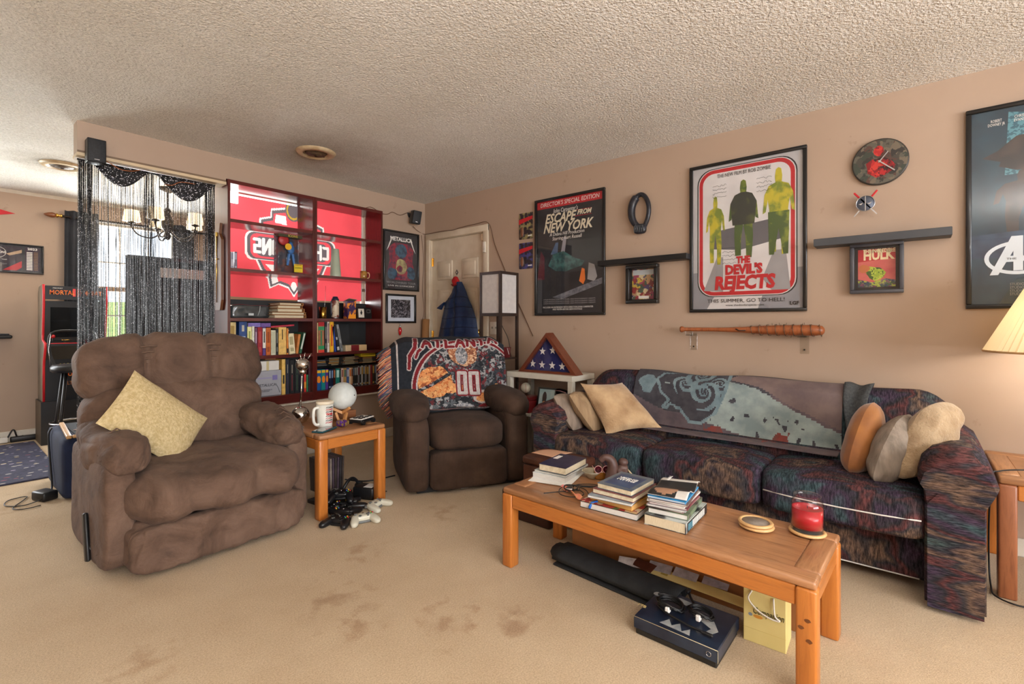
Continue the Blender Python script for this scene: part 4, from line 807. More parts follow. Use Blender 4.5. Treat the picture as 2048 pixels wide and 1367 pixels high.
o = thing('brass_can', 'small brass can with a thin wire standing in it on the right bookcase', 'can', stand_at(645.5, .05, z)); mb(M('brass_can', (178, 140, 66), .25, 1)).lathe([(.03, 0), (.032, .002), (.032, .105), (.029, .105), (.029, .01)], n=24).build('body', o); mb(STEEL).tube([(.012, 0, .01), (.018, 0, .11), (.03, .01, .19), (.033, .01, .30)], .0013, 5).build('wire', o)
o = thing('travel_flask', 'printed steel travel flask with a navy lid on the right bookcase', 'flask', stand_at(670.5, .055, z)); mb(M('flask_wrap', (206, 190, 166), .35, c2=(120, 60, 54), scale=14, lo=.5, hi=.56)).lathe([(.031, .014), (.034, .018), (.034, .165), (.031, .17)], n=26).build('body', o); mb(STEEL).lathe([(.029, 0), (.032, .002), (.032, .014)], n=26).build('base', o); mb(M('navy_plastic', (34, 40, 62), .35)).lathe([(.033, .17), (.034, .18), (.026, .19), (.022, .205), (.001, .207)], n=24).build('lid', o); mb(M('navy_plastic', (34, 40, 62), .35)).tube([(-.03, 0, .178), (-.042, 0, .15), (-.042, 0, .05), (-.034, 0, .03)], .006).build('handle', o)
o = thing('game_box', 'upright carton printed with orange flames and purple on the right bookcase', 'box', stand_at(704, .05, z)); mb(M('flame_print', (60, 36, 84), .5, c2=(236, 140, 30), scale=16, lo=.5, hi=.58)).rbox((0, .04, .085), (.088, .08, .17), .003, 1).build('carton', o); mb(M('grey_card', (142, 128, 110), .6)).box((.01, .04, .178), (.088, .088, .004), (R(-14), R(6), 0)).build('lid_flap', o); mb(M('flame_orange', (238, 150, 30), .5)).prism([(-.042, .002), (.042, .002), (.04, .05), (.025, .035), (.012, .06), (-.005, .036), (-.02, .055), (-.036, .03)], -.0012, 0).build('printed_flames', o)
o = thing('photo_plaque', 'black plaque with a white walking-figure photo on the right bookcase', 'plaque', stand_at(729.5, .03, z)); mb(BLKF).rbox((0, .005, .055), (.158, .012, .11), .003, 1, (R(-6), 0, 0)).build('board', o); mb(WHITE).box((-.041, -.0035, .055), (.062, .002, .085), (R(-6), 0, 0)).build('photo', o); b = mb(M('ink_black', (18, 18, 20), .6)); b.prism([(-.012, .02), (-.004, .02), (0, .04), (.004, .02), (.012, .02), (.006, .05), (.012, .065), (.004, .075), (.004, .086), (-.004, .086), (-.004, .075), (-.012, .06), (-.006, .05)], -.0075, -.005); b.build('printed_figure', o, (-.041, .0015, -.002)); mb(M('plaque_label', (206, 202, 196), .5)).box((.038, -.001, .03), (.07, .002, .022), (R(-6), 0, 0)).build('label', o); b = mb(M('plaque_label', (206, 202, 196), .5)); b.tube([(.02, -.006, .06), (.056, -.006, .06), (.056, -.004, .088), (.02, -.004, .088)], .001, 4, True); b.build('outline', o)
o = thing('wooden_sword_board', 'wooden paddle board with a slim golden sword mounted on the side of the bookcase', 'wall decoration', (BX0-.013, .12, 1.25)); mb(wood('walnut_board', (92, 54, 32), (112, 70, 42), .4, 2)).prism([(-.05, 0), (.05, 0), (.075, .08), (.075, .55), (.03, .60), (.05, .68), (-.05, .68), (-.03, .60), (-.075, .55), (-.075, .08)], -.01, .01, 'yz').build('board', o); b = mb(BRASS); b.tube([(-.016, 0, .06), (-.016, 0, .58)], [.003, .006]); b.tube([(-.016, -.03, .40), (-.016, .03, .40)], .005); b.cyl((-.016, 0, .58), (-.016, 0, .61), .009); b.build('sword', o)
# ================================================================ PICTURES AND THINGS ON THE WALLS
INK = M('ink_black', (18, 18, 20), .6); PW = M('print_white', (232, 228, 222), .55); PR = M('print_red', (186, 26, 36), .5); PGY = M('print_grey', (150, 148, 150), .55); PG2 = M('print_pale_grey', (206, 202, 202), .55)
def m_patch(name, cols, scale, rough=.5, dist=.6):
    """flat print made of irregular colour patches"""
    if name in _M: return _M[name]
    m, nt, bs = _base(name); bs.inputs['Roughness'].default_value = rough; co = _coords(nt)
    n = nt.nodes.new('ShaderNodeTexNoise'); n.inputs['Scale'].default_value = scale*.8; nt.links.new(co, n.inputs['Vector']); v = nt.nodes.new('ShaderNodeTexVoronoi'); v.inputs['Scale'].default_value = scale
    ad = nt.nodes.new('ShaderNodeMix'); ad.data_type = 'VECTOR'; ad.inputs[0].default_value = dist*.12; nt.links.new(co, ad.inputs[4]); nt.links.new(n.outputs['Color'], ad.inputs[5]); nt.links.new(ad.outputs[1], v.inputs['Vector'])
    s = nt.nodes.new('ShaderNodeSeparateColor'); nt.links.new(v.outputs['Color'], s.inputs[0]); k = len(cols)
    nt.links.new(_ramp(nt, s.outputs[0], [(i/k, c) for i, c in enumerate(cols)], 'CONSTANT'), bs.inputs['Base Color']); _M[name] = m; return m
def framed(name, label, w, h, loc, rz, paper, fw=.022, fd=.022, fm=None, cat='picture', mat=0, deep=False):
    """framed picture hung on a wall: local x right, z up, -y towards the room; origin at its lower left corner"""
    o = thing(name, label, cat, loc, rz); fm = fm or BLKF; f = mb(fm)
    for a, b_ in (((0, 0), (w, fw)), ((0, h-fw), (w, h)), ((0, fw), (fw, h-fw)), ((w-fw, fw), (w, h-fw))): f.rbox(((a[0]+b_[0])/2, -fd/2, (a[1]+b_[1])/2), (b_[0]-a[0], fd, b_[1]-a[1]), .004, 2)
    f.build('frame', o); y = -.004
    mb(paper).bb((fw*.8, y, fw*.8), (w-fw*.8, -.001, h-fw*.8)).build('print', o)
    if not deep: mb(GLASS).bb((fw*.8, -.0145, fw*.8), (w-fw*.8, -.0135, h-fw*.8)).build('glass', o)
    return o
class Art:
    """flat print shapes in 0..1 coordinates of the sheet"""
    def __init__(s, o, w, h, fw): s.o = o; s.x0 = fw; s.z0 = fw; s.w = w-2*fw; s.h = h-2*fw; s.y = -.0045; s.b = MB()
    def P(s, p): return (s.x0+p[0]*s.w, s.z0+p[1]*s.h)
    def poly(s, pts, m): s.b.use(m); s.b.prism([s.P(p) for p in pts], s.y-.0004, s.y); s.y -= .00025; return s
    def rr(s, a, b_, c, d, r, m):
        p, q = s.P((a, b_)), s.P((c, d)); s.b.use(m); s.b.prism(rrect(p[0], p[1], q[0], q[1], r), s.y-.0004, s.y); s.y -= .00025
    def txt(s, t, x, z, size, m, **k): p = s.P((x, z)); return text(t, size, m, s.o, (p[0], s.y-.0008, p[1]), ext=.0003, **k)
    def line(s, pts, r, m): s.b.use(m); s.b.tube([(s.P(p)[0], s.y-.0006, s.P(p)[1]) for p in pts], r, 4)
    def done(s): return s.b.build('artwork', s.o)
def wallR(px0, py0, px1, py1, off=.003):
    a, b_ = onX(px0, py0, 0), onX(px1, py1, 0); return (-off, a.y, b_.z), a.y-b_.y, a.z-b_.z
def person_shape(cx, z0, z1, wd, lean=0):
    """plain walking figure outline"""
    H_ = z1-z0; q = [(-.5, .50), (-.62, .48), (-.55, .70), (-.38, .80), (-.12, .83), (-.14, .90), (-.10, .98), (.0, 1.), (.10, .98), (.14, .90), (.12, .83), (.38, .80), (.55, .70), (.62, .48), (.5, .50), (.42, .64), (.36, .52), (.40, .28), (.34, 0), (.12, 0), (.10, .24), (.0, .44), (-.10, .24), (-.10, .03), (-.34, .03), (-.38, .28), (-.36, .52), (-.42, .64)]
    return [(cx+a*wd, z0+b_*H_) for a, b_ in reversed(q)]
# ---- three large framed film posters ------------------------------------------------
loc, w, h = wallR(1072, 403, 1212, 629); h = 1.015; loc = (loc[0], loc[1], 1.213)
o = framed('framed_poster', 'black-framed dark film poster with a red top banner and slanted white title', w, h, loc, -90, M('poster_night', (26, 28, 34), .5, c2=(44, 46, 54), scale=7, detail=5, lo=.3, hi=.8)); A = Art(o, w, h, .022)
A.poly([(0, .935), (1, .935), (1, 1), (0, 1)], PR); A.txt("DIRECTOR'S SPECIAL EDITION", .5, .967, .05, PW, maxw=w*.84, shear=.15)
A.txt("John Carpenter's", .45, .90, .05, PW, maxw=w*.36, shear=.2); CR = M('poster_cream', (224, 214, 188), .5)
A.txt('ESCAPE', .36, .835, .11, CR, maxw=w*.46, shear=.3, bold=.003); A.txt('FROM', .73, .855, .055, CR, maxw=w*.2, shear=.3, bold=.002); A.txt('NEW YORK', .47, .75, .11, CR, maxw=w*.72, shear=.3, bold=.003)
A.poly([(.60, .876), (.84, .876), (.84, .88), (.60, .88)], PR); A.poly([(.60, .826), (.84, .826), (.84, .83), (.60, .83)], PR); A.txt('A Debra Hill Production\nStarring Kurt Russell', .47, .675, .042, PW, maxw=w*.5, shear=.2)
A.poly([(.22, .52), (.30, .62), (.34, .62), (.33, .52)], M('poster_beam', (70, 96, 128), .5)); A.poly([(.38, .52), (.42, .66), (.47, .66), (.44, .52)], M('poster_beam2', (150, 150, 160), .5)); TEAL = M('poster_teal', (58, 108, 108), .5, c2=(30, 66, 70), scale=22, lo=.4, hi=.6)
A.poly([(.18, .42), (.26, .52), (.42, .54), (.60, .47), (.74, .44), (.70, .40), (.56, .38), (.46, .36), (.30, .37)], TEAL); A.poly([(.0, .30), (.06, .56), (.12, .50), (.12, .30)], M('poster_maroon', (84, 22, 38), .5))
A.poly([(.66, .27), (.70, .38), (.74, .37), (.75, .28), (.72, .24)], M('poster_flame', (222, 116, 44), .5)); A.poly([(.78, .28), (.80, .42), (.88, .40), (.92, .30), (.88, .26)], PGY); A.poly([(.25, .14), (1., .29), (1., .24), (.40, .12)], M('poster_ridge', (88, 92, 104), .5, c2=(130, 132, 140), scale=30))
for zz_ in (.118, .10, .083): A.txt('A FILM PRODUCTION WITH MUSIC AND PHOTOGRAPHY CREDITS', .5, zz_, .016, PGY, maxw=w*.74)
A.txt('INCLUDES AN INTERVIEW WITH DIRECTOR JOHN CARPENTER\nAND NEVER-BEFORE-SEEN FOOTAGE', .48, .04, .02, PW, maxw=w*.72); A.done()
loc, w, h = wallR(1381, 338, 1615, 621); h = 1.018; loc = (loc[0], loc[1], 1.222)
o = framed('framed_poster', 'black-framed film poster with a rounded red border and three yellow-green walking figures', w, h, loc, -90, M('poster_pale', (186, 184, 186), .5)); A = Art(o, w, h, .022)
A.poly([(0, .0), (1, 0), (1, .26), (.0, .26)], M('poster_grey_low', (140, 140, 146), .5)); A.poly([(.14, 0), (.36, .26), (.74, .26), (.62, 0)], PG2)
A.rr(.045, .085, .955, .985, .10, INK); A.rr(.055, .09, .945, .98, .10, PG2); A.rr(.065, .095, .935, .975, .095, PR); A.rr(.10, .12, .90, .95, .075, M('poster_ground', (212, 208, 208), .5))
A.poly([(.20, .42), (.46, .40), (.88, .46), (.88, .60), (.20, .54)], M('poster_horizon', (92, 90, 96), .5)); A.poly([(.11, .13), (.24, .36), (.30, .36), (.30, .12)], PGY); A.poly([(.66, .20), (.76, .38), (.86, .38), (.90, .12), (.74, .12)], PGY)
YG = M('figure_yellow', (196, 182, 40), .5, c2=(120, 136, 40), scale=13, lo=.45, hi=.6); GN = M('figure_green', (70, 92, 36), .5, c2=(150, 160, 46), scale=12, lo=.5, hi=.68); DKG = M('figure_dark', (44, 48, 40), .5, c2=(84, 92, 44), scale=14, lo=.55, hi=.75)
A.poly(person_shape(.225, .31, .79, .15), YG); A.poly(person_shape(.49, .345, .875, .22), GN); A.poly([(.39, .57), (.59, .57), (.61, .72), (.57, .775), (.515, .79), (.465, .79), (.41, .775), (.37, .72)], DKG); A.poly(person_shape(.80, .35, .915, .22), YG); A.poly([(.72, .35), (.76, .35), (.80, .52), (.84, .35), (.88, .35), (.89, .63), (.71, .63)], GN)
A.txt('THE NEW FILM BY ROB ZOMBIE', .49, .925, .035, INK, maxw=w*.46); A.txt('THE', .49, .33, .06, PR, bold=.004, maxw=w*.12); A.txt("DEVIL'S", .49, .265, .085, PR, bold=.005, maxw=w*.32); A.txt('REJECTS', .49, .175, .12, PR, bold=.006, maxw=w*.52, shear=.1)
A.txt('THIS SUMMER, GO TO HELL!', .5, .055, .034, INK, maxw=w*.66); A.txt('www.thedevilsrejects.com', .5, .025, .018, INK, maxw=w*.33); A.txt('LGF', .93, .03, .03, INK, bold=.001)
rd = random.Random(3)
for cx, cz, n in ((.27, .86, 4), (.68, .86, 4), (.36, .42, 5)):
    for k in range(n):
        x = cx-.07; pts = []
        while x < cx+.07: pts.append((x, cz-k*.026+rd.uniform(-.008, .008))); x += .012
        A.line(pts, .0008, INK)
A.done()
loc, w, h = wallR(1931, 224, 1934, 617); h = 1.02; w = .715; loc = (loc[0], onX(1931, 224).y, 1.222)
o = framed('framed_poster', 'black-framed teal film poster with a big silver letter mark behind the pleated lamp', w, h, loc, -90, M('poster_storm', (44, 74, 90), .5, c2=(22, 40, 56), scale=6, detail=5, lo=.35, hi=.7)); A = Art(o, w, h, .022)
BLD = M('poster_building', (90, 146, 160), .5, c2=(48, 96, 112), scale=60, lo=.48, hi=.52)
for a, c in ((.18, .32), (.40, .52), (.60, .70)): A.poly([(a, .66), (c, .66), (c, .96), (a+.02, .98)], BLD)
DKB = M('poster_dark_shape', (50, 46, 48), .5, c2=(86, 72, 66), scale=10, lo=.4, hi=.7)
A.poly(blob(.34, .76, .24, .09, 16, .2, 3), DKB); A.poly(person_shape(.28, .36, .68, .26), DKB); A.poly(person_shape(.68, .36, .76, .26), M('poster_maroon2', (98, 40, 46), .5, c2=(140, 116, 112), scale=12, lo=.5, hi=.7)); A.poly([(0, .24), (1, .22), (1, .34), (.5, .38), (0, .36)], M('poster_mist', (60, 84, 110), .5, c2=(30, 44, 66), scale=9, lo=.35, hi=.7))
A.txt('ROBERT\nDOWNEY JR', .135, .935, .020, PW, maxw=w*.085); A.txt('CHRIS\nEVANS', .255, .94, .020, PW, maxw=w*.05); SV = M('poster_silver', (206, 214, 222), .45)
ringp = [(.25+.18*math.cos(R(t)), .235+.085*math.sin(R(t))) for t in range(100, 321, 10)]
A.poly(ringp+[(.25+.155*math.cos(R(t)), .235+.068*math.sin(R(t))) for t in range(320, 99, -10)], SV); A.poly([(.10, .15), (.145, .15), (.225, .27), (.225, .17), (.275, .17), (.275, .345), (.215, .345)], SV); A.poly([(.17, .215), (.255, .215), (.255, .20), (.295, .23), (.255, .26), (.255, .245), (.185, .245)], SV); A.txt('THE', .215, .230, .014, INK, maxw=w*.05); A.txt('VENGERS', .66, .25, .09, SV, maxw=w*.55, bold=.002)
for zz_ in (.10, .083, .066, .05): A.txt('STUDIO PRODUCTION FILM CREDITS AND COMPANY NAMES', .5, zz_, .018, PGY, maxw=w*.55)
A.done()
# ---- pictures on the back wall -----------------------------------------------------
a, b_ = onY(765, 457), onY(836, 583); w, h = b_.x-a.x, .61
o = framed('framed_poster', 'black-framed concert poster with a jagged white band name beside the bookcase', w, h, (a.x, -.003, 1.482), 0, M('poster_charcoal', (46, 46, 50), .5, c2=(60, 60, 64), scale=8), .016); A = Art(o, w, h, .016)
RD2 = M('poster_crimson', (150, 36, 60), .5, c2=(90, 40, 70), scale=26, lo=.45, hi=.6); BL2 = M('poster_bluegreen', (60, 96, 120), .5, c2=(40, 60, 80), scale=26, lo=.45, hi=.6)
A.poly([(.12, .72), (.30, .82), (.70, .82), (.88, .72), (.84, .50), (.92, .30), (.80, .16), (.20, .16), (.08, .30), (.16, .50)], RD2); A.poly(blob(.5, .68, .18, .12, 14, .1, 8), BL2); A.poly(blob(.22, .26, .14, .11, 12, .2, 9), BL2); A.poly(blob(.80, .30, .13, .12, 12, .2, 10), BL2); A.poly(blob(.5, .40, .17, .14, 16, .08, 11), M('poster_bone', (186, 178, 120), .5, c2=(140, 120, 90), scale=20)); A.poly(blob(.45, .36, .09, .06, 12, .1, 12), RD2)
A.txt('METALLICA', .5, .885, .055, PW, maxw=w*.62, bold=.002)
for sx in (0, 1):
    p = [(.2, .90), (.26, .93), (.12, .72), (.06, .66)]; A.poly([(q if not sx else 1-q, z_) for q, z_ in (p if sx else p[::-1])], PW)
A.txt('WORLDWIRED TOUR', .5, .11, .03, PGY, maxw=w*.82); A.txt('LIVE IN CONCERT', .5, .055, .02, PW, maxw=w*.74); A.done()
a, b_ = onY(770, 587), onY(830, 646); w, h = b_.x-a.x, .298
o = framed('framed_photo', 'black-framed black and white crowd photograph in a white mat', w, h, (a.x, -.003, 1.147), 0, M('mat_board', (206, 208, 216), .7), .02, cat='picture'); A = Art(o, w, h, .02); A.poly([(.14, .14), (.86, .14), (.86, .86), (.14, .86)], m_patch('crowd_print', [(24, 22, 26), (52, 48, 54), (30, 28, 32), (120, 112, 118), (40, 36, 42), (176, 170, 176), (28, 26, 30)], 85)); A.done()
# ---- comics in deep black frames ---------------------------------------------------
loc, w, h = wallR(1257, 532, 1320, 606)
o = framed('framed_comic', 'small deep black frame with a colourful comic cover under the short wall shelf', w, h, loc, -90, M('mat_dark', (24, 24, 26), .6), .028, .05, deep=False); A = Art(o, w, h, .028); A.poly([(.03, .02), (.97, .02), (.97, .98), (.03, .98)], m_patch('comic_print_a', [(120, 44, 50), (196, 170, 60), (70, 60, 110), (150, 60, 90), (176, 140, 100), (60, 84, 70), (206, 190, 150), (140, 36, 40)], 34)); A.poly([(.06, .80), (.94, .80), (.94, .96), (.06, .96)], M('comic_pale_band', (176, 184, 190), .5)); A.poly([(.3, .04), (.72, .04), (.72, .13), (.3, .13)], PW); A.done()
loc, w, h = wallR(1701, 491, 1808, 585)
GF = M('grey_black_frame', (70, 70, 76), .4)
o = framed('framed_comic', 'square dark grey frame with a green and red comic cover under the long wall shelf', w, .285, (loc[0], loc[1], 1.317), -90, INK, .02, .045, GF); A = Art(o, w, .285, .02); A.poly([(.08, .07), (.92, .07), (.92, .95), (.08, .95)], M('comic_red_ground', (196, 84, 84), .5, c2=(214, 110, 100), scale=12)); A.poly([(.08, .66), (.92, .72), (.92, .95), (.08, .95)], M('comic_top_red', (176, 34, 40), .5))
CRM = M('comic_cream', (232, 214, 170), .5); A.txt('THE INCREDIBLE', .56, .90, .03, CRM, maxw=w*.6, bold=.001); A.txt('HULK', .54, .80, .075, CRM, maxw=w*.58, bold=.003)
A.poly(blob(.48, .40, .24, .17, 12, .3, 21), m_patch('comic_green', [(150, 176, 50), (190, 204, 70), (60, 90, 30), (170, 190, 60)], 60)); A.poly(blob(.22, .50, .13, .10, 10, .2, 22), M('comic_orange', (186, 106, 60), .5)); A.poly([(.08, .07), (.92, .07), (.92, .22), (.70, .26), (.40, .18), (.08, .26)], m_patch('comic_low', [(60, 90, 60), (120, 50, 90), (40, 60, 90), (170, 180, 70), (120, 110, 110)], 70)); A.done()
# ---- carded toys on the wall ---------------------------------------------------------
for (p, lb, c2) in (((1039, 428, 1066, 476), 'carded toy pinned to the wall, red and black card, above the other one', (150, 138, 90)), ((1039, 487, 1066, 536), 'carded toy pinned to the wall, red and blue card, below the other one', (70, 70, 130))):
    loc, w, h = wallR(*p); o = thing('carded_toy', lb, 'toy package', loc, -90, 'carded toys on the wall'); mb(M('card_dark_%d' % c2[0], (44, 34, 40), .5, c2=c2, scale=22, lo=.48, hi=.6)).prism(rrect(0, 0, w, h, .008), -.003, 0).build('card', o)
    mb(PR).prism([(0, h*.58), (w, h*.74), (w, h*.86), (0, h*.76)], -.004, -.003).build('red_swoosh', o); mb(M('toy_brown', (120, 74, 48), .5)).sph((w*.27, -.012, h*.28), (.018, .010, .045)).build('toy', o); mb(glassy('blister_plastic', rough=.05)).soft((w*.27, -.014, h*.28), (w*.42, .026, h*.5), 5, 6).build('blister', o); mb(PW).bb((w*.66, -.0042, h*.10), (w*.95, -.003, h*.14)).build('label', o)
# ---- shelves, bat, clock, ornaments on the right wall -----------------------------------
SHELF = M('matte_black_shelf', (30, 31, 34), .5, bump=.03); SHELF2 = M('charcoal_shelf', (52, 54, 58), .5)
o = thing('wall_shelf', 'short black floating shelf between the dark poster and the red-bordered poster', 'shelf', (0, 0, 0)); y0, y1 = onX(1210, 517, 0).y+.01, onX(1373, 510, -.2).y
p = onX(1373, 505, -.10); mb(SHELF).rbox((-.052, (y0+p.y)/2, p.z-.02), (.10, y0-p.y, .04), .003, 1).build('board', o); mb(M('shelf_edge_dark', (14, 14, 16), .5)).bb((-.103, p.y+.001, p.z-.038), (-.1015, y0-.001, p.z-.002)).build('front_edge', o)
o = thing('wall_shelf', 'long charcoal floating shelf above the square comic frame', 'shelf', (0, 0, 0)); pa, pb = onX(1627, 478, -.12), onX(1905, 452, -.12); mb(SHELF2).rbox((-.062, (pa.y+pb.y)/2, pb.z-.022), (.12, pa.y-pb.y, .044), .003, 1).build('board', o); mb(M('shelf_edge_grey', (66, 68, 72), .5)).bb((-.1235, pb.y+.001, pb.z-.042), (-.122, pa.y-.001, pb.z-.002)).build('front_edge', o)
bat = thing('baseball_bat', 'brown wooden bat wrapped in wire lying on two clear wall brackets', 'bat', (-.07, -2.83, 1.105), -90); Lb = .86
BW = wood('bat_wood', (138, 72, 36), (164, 92, 50), .4, 2, c3=(110, 54, 26)); mb(BW).lathe([(.001, 0), (.02, .001), (.022, .01), (.02, .018), (.0135, .028), (.0135, .24), (.018, .40), (.027, .52), (.032, .65), (.033, .80), (.028, .845), (.016, Lb-.004), (.001, Lb)], (0, 0, 0), 22, (0, R(90), 0)).build('barrel', bat)
rd = random.Random(5); b = mb(M('rusty_wire', (112, 96, 80), .45, .8)); pts = []
for k in range(0, 17*14):
    t = k/(17*14); x = .44+.40*t; a = k*2*math.pi/14; r_ = .0305+.0045*min(1, (x-.40)*5)+rd.uniform(0, .002) - (.006 if x < .5 else 0); pts.append((x+.012*math.sin(a*.5), r_*math.cos(a), r_*math.sin(a)))
b.tube(pts, .0016, 5)
for k in range(26):
    x = .45+.39*rd.random(); a = rd.uniform(0, 6.28); r_ = .034; c = Vector((x, r_*math.cos(a), r_*math.sin(a))); d = Vector((rd.uniform(-.3, .3), math.cos(a), math.sin(a)))*.012; b.tube([c-d*.2, c+d], .0012, 4)
b.build('barbed_wire', bat); mb(M('grip_band_dark', (44, 26, 16), .6)).tube([(.37, -.018, .006), (.39, -.02, -.006), (.43, -.023, -.004)], .004).build('strap', bat)
CLR = glassy('clear_acrylic', (.93, .93, .92, 1), .05, 1.45)
for yy, lb in ((-2.90, 'clear acrylic bracket under the handle end of the bat'), (-3.575, 'clear acrylic bracket under the wire-wrapped end of the bat')):
    o = thing('bat_bracket', lb, 'bracket', (0, yy, 1.02), -90); b = mb(CLR); b.rbox((0, -.004, .0), (.05, .006, .12), .003, 1); b.rbox((0, -.05, .046), (.05, .09, .006), .002, 1); b.rbox((0, -.095, .058), (.05, .006, .03), .002, 1); b.build('plate', o); mb(M('screw_dark', (60, 56, 50), .4, 1)).cyl((0, -.007, -.035), (0, -.01, -.035), .005, n=10).build('screw', o)
cc = onX(1760, 325); o = thing('wall_clock', 'round wall clock with a red and grey patterned face and silver hands', 'clock', (-.003, cc.y, cc.z), -90); rr_ = .129
mb(M('clock_rim', (52, 48, 44), .4)).lathe([(rr_, 0), (rr_, .018), (rr_-.004, .02), (.001, .02)], (0, 0, 0), 48, (R(90), 0, 0)).build('case', o); mb(m_patch('clock_print', [(70, 66, 58), (92, 88, 76), (54, 50, 46), (112, 100, 84), (60, 66, 56), (86, 60, 52)], 38)).cyl((0, -.02, 0), (0, -.0206, 0), rr_-.006, n=48).build('face', o)
b = mb(m_patch('clock_red_print', [(176, 34, 34), (130, 24, 26), (196, 54, 44), (60, 24, 24)], 42)); b.prism(blob(0, -.03, .062, .055, 14, .18, 31), -.0216, -.0207); b.prism(blob(-.005, .06, .024, .03, 12, .08, 32), -.0216, -.0207); b.build('printed_shape', o)
hb = mb(STEEL); hb.box((.03, -.026, -.028), (.1, .002, .006), (0, R(43), 0)); hb.build('minute_hand', o); mb(STEEL).box((.016, -.0245, .022), (.07, .002, .006), (0, R(-52), 0)).build('hour_hand', o); mb(STEEL).cyl((0, -.021, 0), (0, -.029, 0), .006, n=12).build('hub', o)
cc = onX(1731, 407, -.05); o = thing('wall_ornament', 'round grey metal disc with two crossed red-handled swords standing off the wall', 'wall decoration', (-.05, cc.y, cc.z), -90); GM = M('blue_grey_metal', (88, 94, 108), .35, .6)
b = mb(GM); b.lathe([(.040, 0), (.043, .003), (.043, .006), (.038, .009), (.001, .009)], n=32, rot=(R(90), 0, 0)); b.build('disc', o); mb(STEEL).tube([(.043*math.cos(R(t)), -.009, .043*math.sin(R(t))) for t in range(0, 360, 12)], .0022, 5, True).build('rim', o); mb(STEEL).bb((-.002, -.0105, -.04), (.002, -.0085, .04)).build('bar', o)
for sx in (-1, 1):
    mb(STEEL).prism([(-.003, -.085), (.003, -.085), (.004, .035), (-.004, .035)], -.006+.003*sx, -.004+.003*sx).build('blade', o, rot=(0, R(38*sx), 0)); mb(PR).rbox((0, 0, .062), (.010, .006, .05), .002, 1).build('sword_grip', o, rot=(0, R(38*sx), 0)); mb(STEEL).prism([(.012*sx-.012, -.002), (.012*sx+.010, .004), (.012*sx, -.008)], -.012, -.010).build('slot', o, (.008*sx, 0, 0))
mb(STEEL).cyl((0, 0, 0), (0, .048, 0), .003, n=8).build('standoff', o)
# black curved glove-like ornament
gl = thing('hand_ornament', 'black curved ring-shaped ornament ending in a ribbed claw hung beside the dark poster', 'wall decoration', (-.02, onX(1284, 428).y, 1.97), -90); BR = M('black_rubber', (30, 30, 34), .35, c2=(44, 46, 56), scale=30, bump=.2)
pts = spline([(-.01, 0, -.105), (-.05, -.01, -.06), (-.068, -.015, .0), (-.064, -.012, .07), (-.035, -.008, .125), (0, -.004, .145), (.035, -.006, .125), (.062, -.01, .07), (.068, -.01, .01), (.055, -.008, -.05), (.03, -.004, -.10)], 5)
mb(BR).tube(pts, [.022+.008*math.sin(i/len(pts)*math.pi*1.2) if i < len(pts)*.4 else .017 for i in range(len(pts))], 10).build('loop', gl); mb(BR).soft((0, -.012, -.115), (.10, .05, .075), 3, 10, .003, 30).build('claw_base', gl)
for k in range(6): x = -.035+.014*k; mb(M('claw_rib_grey', (90, 94, 98), .3)).tube([(x*.8, -.036, -.09), (x, -.042, -.115), (x*1.05, -.034, -.14)], .0035, 5).build('rib', gl)
# ---- speakers and wires ---------------------------------------------------------------------
GR = M('speaker_grille', (26, 27, 30), .6, c2=(38, 40, 44), scale=120, bump=.4, bscale=300)
q0, q1 = onY(175, 273, -.10), onY(213, 328, -.10); o = thing('speaker', 'black loudspeaker mounted on the beam above the string curtain', 'speaker', ((q0.x+q1.x)/2, -.055, q1.z)); w, h = q1.x-q0.x, q0.z-q1.z; mb(BLACK).rbox((0, 0, h/2), (w, .085, h), .004, 2).build('cabinet', o); mb(GR).rbox((0, -.0435, h/2), (w-.006, .006, h-.006), .003, 2).build('grille', o); mb(STEEL).bb((-.014, -.048, h*.10), (.012, -.0465, h*.13)).build('badge', o); mb(BLACK).bb((-.02, .04, h*.4), (.02, .054, h*.6)).build('mount', o)
p = onY(830, 435, -.09); o = thing('speaker', 'black loudspeaker on a bracket in the room corner above the door', 'speaker', (p.x, -.10, p.z)); o.rotation_euler = (R(8), R(6), R(-18)); mb(BLACK).rbox((0, 0, 0), (.095, .09, .135), .008, 2).build('cabinet', o); mb(GR).rbox((0, -.046, 0), (.088, .006, .128), .004, 2).build('grille', o); mb(STEEL).bb((-.012, -.051, -.05), (.012, -.0495, -.046)).build('badge', o); b = mb(BLACK); b.cyl((-.03, .04, .03), (-.05, .10, .02), .012, n=10); b.rbox((-.05, .095, .02), (.04, .008, .05), .003, 1); b.build('bracket', o)
WR = M('brown_wire', (96, 62, 40), .5); 
def wire(name, pts, label, r=.003, m=None, n=5): o = mb(m or WR).tube(spline(pts, n), r, 5).build(name); return tag(o, label, 'cable')
wire('speaker_wire', [onY(725, 418, -.006), onY(742, 414, -.006), onY(762, 426, -.006), onY(775, 428, -.006), onY(785, 424, -.006), onY(800, 430, -.006), onY(815, 425, -.02)], 'brown speaker wire looping from the bookcase top to the corner speaker')
wire('speaker_wire', [onY(826, 452, -.03), onY(836, 462, -.004), onY(848, 468, -.006), onX(858, 467, -.03), onX(884, 462, -.028), onX(905, 460, -.028), onX(920, 455, -.028), onX(950, 448, -.028), onX(977, 446, -.022), onX(990, 490, -.006), onX(1012, 545, -.006), onX(1030, 590, -.006), onX(1052, 640, -.006), onX(1066, 672, -.006)], 'thin brown wire running over the door frame and down towards the flag case')
wire('speaker_wire', [onY(843, 470, -.004), onY(847, 520, -.005), onY(845, 580, -.004), onY(848, 620, -.005), onY(845, 640, -.005)], 'brown wire hanging down the wall corner beside the cardboard tube', .0022)
wire('speaker_wire', [onY(213, 322, -.03), onY(240, 338, -.02), onY(262, 342, -.02), onY(280, 340, -.018)], 'short copper wire drooping from the beam speaker', .0028, M('copper_wire', (160, 90, 46), .4))
